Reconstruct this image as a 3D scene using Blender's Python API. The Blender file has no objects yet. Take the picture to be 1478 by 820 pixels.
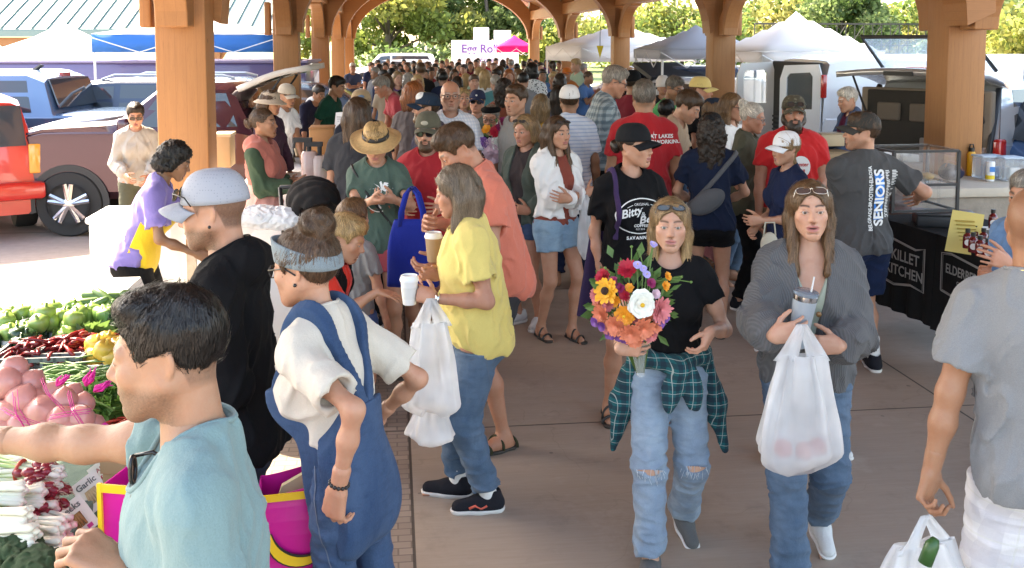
EXPO = 2.9
import bpy, bmesh, math, random, time
import numpy as np
from mathutils import Vector, Matrix
from mathutils.bvhtree import BVHTree
T0 = time.time()
R = math.radians
sc = bpy.context.scene
COL = sc.collection
world = bpy.data.worlds.new("World"); sc.world = world; world.use_nodes = True
F = 1437.0; CX = 739.0; HZ = 62.0; PITCH = R(5.0); CAMH = 2.25
PY0 = HZ + F * math.tan(PITCH)
cam_d = bpy.data.cameras.new("Camera"); cam = bpy.data.objects.new("Camera", cam_d); COL.objects.link(cam)
cam_d.sensor_fit = 'HORIZONTAL'; cam_d.sensor_width = 36.0; cam_d.lens = 36.0 * F / 1478.0
cam_d.shift_y = -(410.0 - PY0) / 1478.0
cam_d.clip_end = 2000; cam_d.clip_start = 0.05
cam.location = (0, 0, CAMH); cam.rotation_euler = (math.pi / 2 - PITCH, 0, 0)
sc.camera = cam
def ray(px, py):
 xc = (px - CX) / F; yc = -(py - PY0) / F
 return np.array([xc, math.cos(PITCH) + yc * math.sin(PITCH), -math.sin(PITCH) + yc * math.cos(PITCH)])
def at(px, py, Y):
 d = ray(px, py); t = Y / d[1]
 return np.array([d[0] * t, Y, CAMH + d[2] * t])
def at_z(px, py, z):
 d = ray(px, py); t = (z - CAMH) / d[2]
 return np.array([d[0] * t, d[1] * t, z])
PSI = math.atan((739 - 568) / F)
def S(lat, along, z=0.0):
 return np.array([lat * math.cos(PSI) - along * math.sin(PSI), lat * math.sin(PSI) + along * math.cos(PSI), z])
_M = {}
def nodes(name):
 m = bpy.data.materials.new(name); m.use_nodes = True
 nt = m.node_tree; b = nt.nodes['Principled BSDF']
 return m, nt, b
def N(nt, typ, **kw):
 n = nt.nodes.new(typ)
 for k, v in kw.items():
  if k.startswith('i_'):
   n.inputs[k[2:].replace('_', ' ')].default_value = v
  else: setattr(n, k, v)
 return n
def L(nt, a, b): nt.links.new(a, b)
def c4(c): return (c[0], c[1], c[2], 1.0)
def mixc(nt, fac, a, b, blend='MIX'):
 n = nt.nodes.new('ShaderNodeMix'); n.data_type = 'RGBA'; n.blend_type = blend
 for sock, v in ((n.inputs[0], fac), (n.inputs[6], a), (n.inputs[7], b)):
  if hasattr(v, 'is_output'): L(nt, v, sock)
  elif isinstance(v, (int, float)): sock.default_value = v
  else: sock.default_value = c4(v)
 return n.outputs[2]
def mathn(nt, op, a, b=0.0, clamp=False):
 n = nt.nodes.new('ShaderNodeMath'); n.operation = op; n.use_clamp = clamp
 for sock, v in ((n.inputs[0], a), (n.inputs[1], b)):
  if hasattr(v, 'is_output'): L(nt, v, sock)
  else: sock.default_value = v
 return n.outputs[0]
def noise(nt, scale, detail=3, rough=.5, vec=None, stretch=None, coord='Object'):
 tc = nt.nodes.new('ShaderNodeTexCoord'); out = tc.outputs[coord] if vec is None else vec
 if stretch:
  mp = nt.nodes.new('ShaderNodeMapping'); mp.inputs['Scale'].default_value = stretch
  L(nt, out, mp.inputs[0]); out = mp.outputs[0]
 n = nt.nodes.new('ShaderNodeTexNoise'); n.inputs['Scale'].default_value = scale
 n.inputs['Detail'].default_value = detail; n.inputs['Roughness'].default_value = rough
 L(nt, out, n.inputs['Vector']); return n.outputs['Fac']
def ramp(nt, fac, stops):
 n = nt.nodes.new('ShaderNodeValToRGB'); e = n.color_ramp.elements
 while len(e) < len(stops): e.new(0.5)
 for i, (p, c) in enumerate(stops):
  e[i].position = p; e[i].color = c4(c) if hasattr(c, '__len__') else (c, c, c, 1)
 L(nt, fac, n.inputs[0]); return n.outputs[0]
def bump(nt, b, h, strength=.3, dist=.01):
 n = nt.nodes.new('ShaderNodeBump'); n.inputs['Strength'].default_value = strength; n.inputs['Distance'].default_value = dist
 L(nt, h, n.inputs['Height']); L(nt, n.outputs[0], b.inputs['Normal'])
def sc3(c, k): return tuple(min(1, max(0, v * k)) for v in c)
def plain(name, c, rough=.5, metal=0, var=.12, scale=8, bumpk=0, spec=.5, coat=0, trans=0, alpha=None, emit=0, bscale=None, stretch=None):
 key = ('p', name, tuple(c), rough, metal)
 if key in _M: return _M[key]
 m, nt, b = nodes(name)
 f = noise(nt, scale, 4, .6, stretch=stretch)
 L(nt, mixc(nt, f, sc3(c, 1 - var), sc3(c, 1 + var)), b.inputs['Base Color'])
 b.inputs['Roughness'].default_value = rough; b.inputs['Metallic'].default_value = metal
 b.inputs['Specular IOR Level'].default_value = spec
 if coat: b.inputs['Coat Weight'].default_value = coat; b.inputs['Coat Roughness'].default_value = .04
 if trans: b.inputs['Transmission Weight'].default_value = trans
 if alpha is not None: b.inputs['Alpha'].default_value = alpha
 if bumpk: bump(nt, b, noise(nt, bscale or scale * 6, 4, .6), bumpk)
 if emit:
  b.inputs['Emission Color'].default_value = c4(c); b.inputs['Emission Strength'].default_value = emit
 _M[key] = m; return m
def cloth(name, c, c2=None, pat=None, rough=.85, scale=1.0, weave=1.0):
 """woven fabric: colour mottling, fine weave bump, optional pattern (stripe, plaid, gingham, print, denim, heather, knit)."""
 key = ('c', name, tuple(c), tuple(c2) if c2 else None, pat, scale)
 if key in _M: return _M[key]
 m, nt, b = nodes(name)
 tc = N(nt, 'ShaderNodeTexCoord'); v = tc.outputs['Object']
 sep = N(nt, 'ShaderNodeSeparateXYZ'); L(nt, v, sep.inputs[0])
 big = noise(nt, 5, 3, .6, vec=v); fine = noise(nt, 260, 2, .7, vec=v)
 col = mixc(nt, big, sc3(c, .88), sc3(c, 1.12))
 hgt = fine
 def stripes(sock, freq, lo, hi, ph=0.0):
  s = mathn(nt, 'FRACT', mathn(nt, 'MULTIPLY_ADD' if False else 'ADD', mathn(nt, 'MULTIPLY', sock, freq), ph + 50.0))
  return mathn(nt, 'MULTIPLY', mathn(nt, 'GREATER_THAN', s, lo), mathn(nt, 'LESS_THAN', s, hi))
 if pat == 'stripe':
  col = mixc(nt, stripes(sep.outputs[2], 22 * scale, .0, .38), col, c2)
 elif pat == 'thin':
  col = mixc(nt, mathn(nt, 'MULTIPLY', stripes(sep.outputs[2], 30 * scale, .0, .3), .75), col, c2)
 elif pat in ('plaid', 'gingham'):
  ux = mathn(nt, 'ADD', sep.outputs[0], mathn(nt, 'MULTIPLY', sep.outputs[1], .6))
  k = 14 * scale if pat == 'plaid' else 30 * scale
  a = stripes(ux, k, 0, .42); z = stripes(sep.outputs[2], k, 0, .42)
  col = mixc(nt, mathn(nt, 'MULTIPLY', a, .55), col, c2); col = mixc(nt, mathn(nt, 'MULTIPLY', z, .55), col, c2)
  if pat == 'plaid':
   a2 = stripes(ux, k, .67, .72); z2 = stripes(sep.outputs[2], k, .67, .72)
   col = mixc(nt, mathn(nt, 'MULTIPLY', mathn(nt, 'MAXIMUM', a2, z2), .5), col, (.55, .55, .50))
 elif pat == 'print':
  vo = N(nt, 'ShaderNodeTexVoronoi'); vo.inputs['Scale'].default_value = 34 * scale; L(nt, v, vo.inputs['Vector'])
  col = mixc(nt, mathn(nt, 'LESS_THAN', vo.outputs['Distance'], .34), col, c2)
 elif pat == 'heather':
  col = mixc(nt, ramp(nt, noise(nt, 420, 2, .8, vec=v), [(.35, 0.0), (.7, 1.0)]), col, c2 or sc3(c, .6))
 elif pat == 'denim':
  fade = ramp(nt, noise(nt, 7, 3, .6, vec=v, stretch=(1, 1, .45)), [(.38, 0.0), (.68, 1.0)])
  col = mixc(nt, mathn(nt, 'MULTIPLY', fade, .7), col, c2 or sc3(c, 1.9))
  grain = noise(nt, 520, 2, .7, vec=v, stretch=(1, 1, .3))
  col = mixc(nt, ramp(nt, grain, [(.35, 0.0), (.72, .22)]), col, sc3(c2 or c, 1.4)); wl = noise(nt, 30, 3, .6, vec=v, stretch=(.5, .5, 1.6))
  col = mixc(nt, ramp(nt, wl, [(.50, 0.0), (.70, .30)]), col, sc3(c, .62))
 elif pat == 'knit':
  rib = mathn(nt, 'SINE', mathn(nt, 'MULTIPLY', mathn(nt, 'ADD', sep.outputs[0], mathn(nt, 'MULTIPLY', sep.outputs[1], .7)), 640))
  rib = mathn(nt, 'MULTIPLY_ADD' if False else 'ADD', mathn(nt, 'MULTIPLY', rib, .5), .5)
  col = mixc(nt, rib, sc3(c, .84), sc3(c, 1.08))
  hgt = mathn(nt, 'ADD', mathn(nt, 'MULTIPLY', rib, 2.0), fine)
 elif pat == 'split':
  col = mixc(nt, mathn(nt, 'LESS_THAN', sep.outputs[2], scale), col, c2)
 col = mixc(nt, mathn(nt, 'MULTIPLY', fine, .35), col, sc3(c, .7), 'MULTIPLY') if pat is None and sum(c) < 2.0 else col
 L(nt, col, b.inputs['Base Color'])
 b.inputs['Roughness'].default_value = rough; b.inputs['Specular IOR Level'].default_value = .25 if sum(c) > .2 else .12
 b.inputs['Sheen Weight'].default_value = min(.15, sum(c) * .2); b.inputs['Sheen Roughness'].default_value = .5
 crease = noise(nt, 22, 4, .55, vec=v, stretch=(1, 1, .6))
 hh = mathn(nt, 'ADD', mathn(nt, 'MULTIPLY', hgt, .12 * weave), crease)
 bump(nt, b, hh, .55, .012)
 _M[key] = m; return m
def skin_mat():
 if 'skin' in _M: return _M['skin']
 m, nt, b = nodes('skin')
 at_ = N(nt, 'ShaderNodeAttribute', attribute_name='Col')
 f = noise(nt, 30, 4, .65); f2 = noise(nt, 7, 3, .5)
 col = mixc(nt, ramp(nt, f, [(.3, 0.0), (.75, .38)]), at_.outputs['Color'], (.84, .58, .47), 'MULTIPLY')
 col = mixc(nt, ramp(nt, f2, [(.35, 0.0), (.7, .22)]), col, (.9, .64, .54), 'MULTIPLY')
 L(nt, col, b.inputs['Base Color'])
 rg = mathn(nt, 'ADD', mathn(nt, 'MULTIPLY', f, .2), .36)
 L(nt, rg, b.inputs['Roughness']); b.inputs['Specular IOR Level'].default_value = .4
 b.inputs['Subsurface Weight'].default_value = .15
 b.inputs['Subsurface Radius'].default_value = (.012, .005, .003); b.inputs['Subsurface Scale'].default_value = 1.0
 bump(nt, b, noise(nt, 170, 4, .7), .28, .004)
 _M['skin'] = m; return m
def vcol_mat(name, rough=.5, spec=.5):
 key = ('v', name)
 if key in _M: return _M[key]
 m, nt, b = nodes(name)
 a = N(nt, 'ShaderNodeAttribute', attribute_name='Col'); L(nt, a.outputs['Color'], b.inputs['Base Color'])
 b.inputs['Roughness'].default_value = rough; b.inputs['Specular IOR Level'].default_value = spec
 _M[key] = m; return m
def hair_mat(c):
 key = ('h', tuple(c))
 if key in _M: return _M[key]
 m, nt, b = nodes('hair')
 f = noise(nt, 70, 3, .7, stretch=(1, 1, .12)); f2 = noise(nt, 12, 2, .6, stretch=(1, 1, .3))
 at_ = N(nt, 'ShaderNodeAttribute', attribute_name='Col')
 k = mixc(nt, f, (.45, .45, .45), (1.6, 1.55, 1.45)); k2 = mixc(nt, f2, (.75, .75, .75), (1.25, 1.2, 1.15))
 col = mixc(nt, 1.0, mixc(nt, 1.0, at_.outputs['Color'], k, 'MULTIPLY'), k2, 'MULTIPLY')
 L(nt, col, b.inputs['Base Color']); b.inputs['Roughness'].default_value = .42
 b.inputs['Specular IOR Level'].default_value = .35
 bump(nt, b, f, .6, .01)
 _M[key] = m; return m
def tag(o, label=None, cat=None, group=None, kind=None):
 if label: o['label'] = label
 if cat: o['category'] = cat
 if group: o['group'] = group
 if kind: o['kind'] = kind
 return o
def thing(name, label, cat, loc=(0, 0, 0), rotz=0.0, group=None):
 o = bpy.data.objects.new(name, None); COL.objects.link(o); o.empty_display_size = .1
 o.location = tuple(loc); o.rotation_euler = (0, 0, rotz)
 return tag(o, label, cat, group)
def mesh_obj(name, verts, faces, mat, parent=None, smooth=True, col=None, mats=None, midx=None):
 me = bpy.data.meshes.new(name)
 verts = np.asarray(verts, dtype=np.float32)
 if isinstance(faces, np.ndarray) and faces.ndim == 2:
  nf, k = faces.shape
  me.vertices.add(len(verts)); me.vertices.foreach_set('co', verts.ravel())
  me.loops.add(nf * k); me.loops.foreach_set('vertex_index', faces.astype(np.int32).ravel())
  me.polygons.add(nf); me.polygons.foreach_set('loop_start', np.arange(0, nf * k, k, dtype=np.int32))
  me.update(calc_edges=True)
 else:
  me.from_pydata([tuple(v) for v in verts.tolist()], [], [tuple(f) for f in faces])
 if smooth: me.polygons.foreach_set('use_smooth', np.ones(len(me.polygons), dtype=bool))
 if col is not None:
  ca = me.color_attributes.new('Col', 'FLOAT_COLOR', 'POINT')
  cc = np.ones((len(verts), 4), np.float32); cc[:, :3] = col
  ca.data.foreach_set('color', cc.ravel())
 for mm in (mats or [mat]): me.materials.append(mm)
 if midx is not None: me.polygons.foreach_set('material_index', np.asarray(midx, dtype=np.int32))
 me.validate(); me.update()
 o = bpy.data.objects.new(name, me); COL.objects.link(o)
 if parent is not None: o.parent = parent
 return o
class MB:
 """collects shapes and links them as one mesh"""
 def __init__(s): s.v = []; s.f = []; s.m = []; s.cur = 0
 def add(s, vs, fs):
  o = len(s.v); s.v += [tuple(map(float, v)) for v in vs]; s.f += [tuple(i + o for i in f) for f in fs]; s.m += [s.cur] * len(fs)
  return s
 def box(s, c, d, rz=0.0, M=None, bev=0.0):
  x, y, z = d[0] / 2, d[1] / 2, d[2] / 2
  if bev:
   b = min(bev, .45 * min(d)); vs = []
   bm = bmesh.new(); bmesh.ops.create_cube(bm, size=1.0)
   for v in bm.verts: v.co = Vector((v.co.x * d[0], v.co.y * d[1], v.co.z * d[2]))
   bmesh.ops.bevel(bm, geom=bm.edges[:], offset=b, segments=2, affect='EDGES', profile=.5)
   bm.verts.index_update(); vs = [v.co.copy() for v in bm.verts]; fs = [[v.index for v in f.verts] for f in bm.faces]; bm.free()
  else:
   vs = [Vector((sx * x, sy * y, sz * z)) for sx in (-1, 1) for sy in (-1, 1) for sz in (-1, 1)]
   fs = [(0, 1, 3, 2), (4, 6, 7, 5), (0, 4, 5, 1), (2, 3, 7, 6), (0, 2, 6, 4), (1, 5, 7, 3)]
  Mx = Matrix(M).to_3x3() if M is not None else Matrix.Rotation(rz, 3, 'Z')
  return s.add([Mx @ Vector(v) + Vector(c) for v in vs], fs)
 def tube(s, pts, r, n=8, cap=True, ry=None):
  pts = [Vector(p) for p in pts]; rs = r if hasattr(r, '__len__') else [r] * len(pts)
  o = []; prev = None; k = len(pts)
  for i, p in enumerate(pts):
   t = (pts[min(i + 1, k - 1)] - pts[max(i - 1, 0)])
   t = t.normalized() if t.length > 1e-9 else Vector((0, 0, 1))
   if prev is None:
    a = Vector((0, 0, 1)) if abs(t.z) < .9 else Vector((1, 0, 0))
    u = t.cross(a).normalized()
   else:
    u = (prev - t * prev.dot(t)); u = u.normalized() if u.length > 1e-6 else t.orthogonal().normalized()
   w = t.cross(u); prev = u
   for j in range(n):
    an = 2 * math.pi * j / n
    o.append(p + u * math.cos(an) * rs[i] + w * math.sin(an) * rs[i] * (ry or 1))
  fs = [(i * n + j, i * n + (j + 1) % n, (i + 1) * n + (j + 1) % n, (i + 1) * n + j) for i in range(k - 1) for j in range(n)]
  if cap: fs += [tuple(range(n))[::-1], tuple((k - 1) * n + j for j in range(n))]
  return s.add(o, fs)
 def lathe(s, prof, c=(0, 0, 0), n=24, M=None, sx=1.0, sy=1.0):
  vs = []; k = len(prof); Mx = Matrix(M).to_3x3() if M is not None else Matrix.Identity(3)
  for (r, z) in prof:
   for j in range(n):
    a = 2 * math.pi * j / n
    vs.append(Mx @ Vector((r * math.cos(a) * sx, r * math.sin(a) * sy, z)) + Vector(c))
  fs = [(i * n + j, i * n + (j + 1) % n, (i + 1) * n + (j + 1) % n, (i + 1) * n + j) for i in range(k - 1) for j in range(n)]
  fs += [tuple(range(n))[::-1], tuple((k - 1) * n + j for j in range(n))]
  return s.add(vs, fs)
 def prism(s, poly, t, M=None, c=(0, 0, 0)):
  """polygon in local XZ extruded by t along local Y (centred)"""
  n = len(poly); Mx = Matrix(M).to_3x3() if M is not None else Matrix.Identity(3)
  vs = [Mx @ Vector((p[0], -t / 2, p[1])) + Vector(c) for p in poly] + [Mx @ Vector((p[0], t / 2, p[1])) + Vector(c) for p in poly]
  fs = [tuple(range(n)), tuple(range(2 * n - 1, n - 1, -1))] + [((i + 1) % n, i, n + i, n + (i + 1) % n) for i in range(n)]
  return s.add(vs, fs)
 def sheet(s, grid):
  """grid[i][j] of points -> quads"""
  a = len(grid); b = len(grid[0])
  return s.add([p for row in grid for p in row], [(i * b + j, i * b + j + 1, (i + 1) * b + j + 1, (i + 1) * b + j) for i in range(a - 1) for j in range(b - 1)])
 def sphere(s, c, r, n=10, M=None):
  r = r if hasattr(r, '__len__') else (r, r, r); Mx = Matrix(M).to_3x3() if M is not None else Matrix.Identity(3)
  vs = []
  for i in range(n + 1):
   th = math.pi * (i if 0 < i < n else (i + (.02 if i == 0 else -.02))) / n
   for j in range(2 * n):
    a = math.pi * j / n
    vs.append(Mx @ Vector((r[0] * math.sin(th) * math.cos(a), r[1] * math.sin(th) * math.sin(a), -r[2] * math.cos(th))) + Vector(c))
  m = 2 * n
  fs = [(i * m + j, i * m + (j + 1) % m, (i + 1) * m + (j + 1) % m, (i + 1) * m + j) for i in range(n) for j in range(m)]
  return s.add(vs, fs)
 def build(s, name, mat, parent=None, smooth=False, mats=None, bevel=0, solid=0, auto=None, label=None):
  o = mesh_obj(name, s.v, s.f, mat, parent, smooth, mats=mats, midx=s.m if mats else None)
  if solid:
   md = o.modifiers.new('s', 'SOLIDIFY'); md.thickness = solid; md.offset = 0
  if bevel:
   md = o.modifiers.new('b', 'BEVEL'); md.width = bevel; md.segments = 2; md.limit_method = 'ANGLE'; md.angle_limit = R(40)
  if auto:
   o.data.polygons.foreach_set('use_smooth', np.ones(len(o.data.polygons), dtype=bool))
   o.data.set_sharp_from_angle(angle=R(auto))
  if label: o['label'] = label
  return o
def rotM(x=0, y=0, z=0):
 return (Matrix.Rotation(z, 3, 'Z') @ Matrix.Rotation(y, 3, 'Y') @ Matrix.Rotation(x, 3, 'X'))
def npM(m): return np.array([[m[i][j] for j in range(3)] for i in range(3)], dtype=np.float64)
def rX(a): c, s = math.cos(a), math.sin(a); return np.array([[1, 0, 0], [0, c, -s], [0, s, c]])
def rY(a): c, s = math.cos(a), math.sin(a); return np.array([[c, 0, s], [0, 1, 0], [-s, 0, c]])
def rZ(a): c, s = math.cos(a), math.sin(a); return np.array([[c, -s, 0], [s, c, 0], [0, 0, 1]])
def nrm(v):
 v = np.asarray(v, float); l = np.linalg.norm(v); return v / l if l > 1e-9 else v
class Vol:
 def __init__(s, lo, hi, h):
  s.h = h; s.lo = np.asarray(lo, float); n = np.maximum(4, np.ceil((np.asarray(hi) - s.lo) / h).astype(int) + 1); s.n = n
  s.ax = [(s.lo[i] + h * np.arange(n[i])).astype(np.float32) for i in range(3)]
  s.D = np.full(tuple(n), 1.0, np.float32)
 def sub(s, lo, hi):
  sl = []
  for i in range(3):
   a = int(max(0, math.floor((lo[i] - s.lo[i]) / s.h))); b = int(min(s.n[i], math.ceil((hi[i] - s.lo[i]) / s.h) + 1))
   if b <= a: return None
   sl.append(slice(a, b))
  return tuple(sl)
 def P(s, sl=None):
  sl = sl or (slice(None),) * 3
  return s.ax[0][sl[0]][:, None, None], s.ax[1][sl[1]][None, :, None], s.ax[2][sl[2]][None, None, :]
 def put(s, fn, lo, hi, k=0.0, op='u'):
  m = k + 2.5 * s.h; sl = s.sub(np.asarray(lo) - m, np.asarray(hi) + m)
  if sl is None: return
  d = fn(*s.P(sl)); a = s.D[sl]
  if op == 'u':
   r = np.minimum(a, d)
   if k > 0: hh = np.maximum(k - np.abs(a - d), 0) / k; r = r - hh * hh * k * .25
  elif op == 's':
   d = -d; r = np.maximum(a, d)
   if k > 0: hh = np.maximum(k - np.abs(a - d), 0) / k; r = r + hh * hh * k * .25
  s.D[sl] = r
 def cone(s, a, b, ra, rb, k=0.0, op='u', off=0.0):
  a = np.asarray(a, float); b = np.asarray(b, float); ra += off; rb += off; m = max(ra, rb)
  ba = b - a; L2 = float(ba @ ba) + 1e-9
  def fn(x, y, z):
   px, py, pz = x - np.float32(a[0]), y - np.float32(a[1]), z - np.float32(a[2])
   t = np.clip((px * np.float32(ba[0]) + py * np.float32(ba[1]) + pz * np.float32(ba[2])) / np.float32(L2), 0, 1)
   dx, dy, dz = px - t * np.float32(ba[0]), py - t * np.float32(ba[1]), pz - t * np.float32(ba[2])
   return np.sqrt(dx * dx + dy * dy + dz * dz) - (np.float32(ra) + t * np.float32(rb - ra))
  s.put(fn, np.minimum(a, b) - m, np.maximum(a, b) + m, k, op)
 def ell(s, c, r, M=None, k=0.0, op='u', off=0.0):
  c = np.asarray(c, float); r = np.asarray(r, float) + off
  Mx = np.eye(3) if M is None else M
  ext = np.sqrt(((Mx * r[None, :]) ** 2).sum(1))
  def fn(x, y, z):
   px, py, pz = x - np.float32(c[0]), y - np.float32(c[1]), z - np.float32(c[2])
   q = [(px * np.float32(Mx[0, i]) + py * np.float32(Mx[1, i]) + pz * np.float32(Mx[2, i])) / np.float32(r[i]) for i in range(3)]
   k0 = np.sqrt(q[0] ** 2 + q[1] ** 2 + q[2] ** 2)
   k1 = np.sqrt((q[0] / np.float32(r[0])) ** 2 + (q[1] / np.float32(r[1])) ** 2 + (q[2] / np.float32(r[2])) ** 2)
   return k0 * (k0 - 1) / np.maximum(k1, 1e-6)
  s.put(fn, c - ext, c + ext, k, op)
 def half(s, p, n, k=0.0, lo=None, hi=None):
  """keep the side opposite to n"""
  n = nrm(n); p = np.asarray(p, float)
  sl = s.sub(lo, hi) if lo is not None else (slice(None),) * 3
  if sl is None: return
  x, y, z = s.P(sl)
  d = (x - np.float32(p[0])) * np.float32(n[0]) + (y - np.float32(p[1])) * np.float32(n[1]) + (z - np.float32(p[2])) * np.float32(n[2])
  s.D[sl] = np.maximum(s.D[sl], d)
 def mesh(s, smooth=0):
  return surface_nets(s.D, s.lo, s.h, smooth)
_CE = [(a, b) for a in range(8) for b in range(a + 1, 8) if bin(a ^ b).count('1') == 1]
def surface_nets(D, lo, h, smooth=0):
 neg = D < 0
 nx, ny, nz = D.shape
 cnt = np.zeros((nx - 1, ny - 1, nz - 1), np.int8)
 for c in range(8):
  i, j, k = c & 1, (c >> 1) & 1, (c >> 2) & 1
  cnt += neg[i:nx - 1 + i, j:ny - 1 + j, k:nz - 1 + k]
 act = (cnt > 0) & (cnt < 8)
 idx = np.argwhere(act)
 if len(idx) == 0: return np.zeros((0, 3)), np.zeros((0, 4), int)
 I, J, K = idx.T
 vals = np.stack([D[I + (c & 1), J + ((c >> 1) & 1), K + ((c >> 2) & 1)] for c in range(8)], 1).astype(np.float64)
 acc = np.zeros((len(idx), 3)); num = np.zeros(len(idx))
 off = np.array([[c & 1, (c >> 1) & 1, (c >> 2) & 1] for c in range(8)], float)
 for a, b in _CE:
  va, vb = vals[:, a], vals[:, b]; m = (va < 0) != (vb < 0)
  t = np.where(m, va / np.where(m, va - vb, 1), 0)
  acc += np.where(m[:, None], off[a] + t[:, None] * (off[b] - off[a]), 0); num += m
 verts = (idx + acc / num[:, None]) * h + lo
 vid = np.full(act.shape, -1, np.int64); vid[I, J, K] = np.arange(len(idx))
 quads = []
 for ax in range(3):
  sl0 = [slice(1, -1)] * 3; sl0[ax] = slice(0, -1); sl1 = [slice(1, -1)] * 3; sl1[ax] = slice(1, None)
  a = neg[tuple(sl0)]; b = neg[tuple(sl1)]
  e = np.argwhere(a != b)
  if len(e) == 0: continue
  flip = a[tuple(e.T)]
  o = [1, 1, 1]; o[ax] = 0; e = e + np.array(o)
  u, v = (ax + 1) % 3, (ax + 2) % 3
  du = np.zeros(3, int); du[u] = 1; dv = np.zeros(3, int); dv[v] = 1
  q = np.stack([vid[tuple((e - du - dv).T)], vid[tuple((e - dv).T)], vid[tuple(e.T)], vid[tuple((e - du).T)]], 1)
  q = np.where(flip[:, None], q, q[:, ::-1])
  quads.append(q)
 F_ = np.concatenate(quads); F_ = F_[(F_ >= 0).all(1)]
 for _ in range(smooth): verts = lap(verts, F_)
 return verts, F_
def lap(v, f, w=.5):
 s = np.zeros_like(v); n = np.zeros(len(v))
 for i in range(4):
  a, b = f[:, i], f[:, (i + 1) % 4]
  for c in range(3):
   s[:, c] += np.bincount(a, v[b, c], len(v)) + np.bincount(b, v[a, c], len(v))
  n += np.bincount(a, minlength=len(v)) + np.bincount(b, minlength=len(v))
 return v * (1 - w) + w * s / np.maximum(n, 1)[:, None]
def vnoise(p, seed, freq):
 """cheap smooth 3-d noise in -1..1 (warped sines)"""
 p = np.asarray(p); rs = np.random.RandomState(seed); a = rs.uniform(0, 6.28, 9)
 x, y, z = p[..., 0] * freq, p[..., 1] * freq, p[..., 2] * freq
 x2 = x + 1.3 * np.sin(1.1 * y + a[0]) + .6 * np.sin(2.3 * z + a[1]); y2 = y + 1.3 * np.sin(1.2 * z + a[2]) + .6 * np.sin(2.1 * x + a[3]); z2 = z + 1.3 * np.sin(1.15 * x + a[4]) + .6 * np.sin(2.2 * y + a[5])
 return (np.sin(x2 + a[6]) * np.sin(y2 + a[7]) + np.sin(z2 + a[8]) * np.cos(x2 * .7 + y2 * .8)) * .5
V_BODY = [.010, .013, .018, .028]; V_HEAD = [.0029, .0042, .0068, .0105]; V_HAND = [.0036, .0050, .0085, .013]; V_TOP = [.0072, .0095, .015, .025]
SK = dict(fair=(.47, .255, .165), pale=(.51, .295, .205), tan=(.34, .175, .10), olive=(.37, .21, .13), brown=(.23, .122, .068), ruddy=(.44, .22, .14), dark=(.16, .085, .055))
HC = dict(black=(.012, .010, .009), dark=(.030, .019, .013), brown=(.075, .042, .024), light=(.17, .098, .05), blonde=(.40, .27, .13), dirty=(.26, .17, .09), grey=(.27, .25, .23), white=(.62, .59, .54), red=(.30, .10, .035), auburn=(.15, .06, .03), salt=(.15, .135, .12))
def ik(a, b, l1, l2, pole):
 a, b = np.asarray(a, float), np.asarray(b, float); d = b - a; L_ = np.linalg.norm(d); m = (l1 + l2) * .999
 if L_ > m: b = a + d / L_ * m; d = b - a; L_ = m
 L_ = max(L_, abs(l1 - l2) + .01)
 u = d / np.linalg.norm(d); p = np.asarray(pole, float); p = p - u * (p @ u); p = nrm(p)
 x = (l1 * l1 - l2 * l2 + L_ * L_) / (2 * L_); y = math.sqrt(max(0, l1 * l1 - x * x))
 return a + u * x + p * y, b
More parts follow.
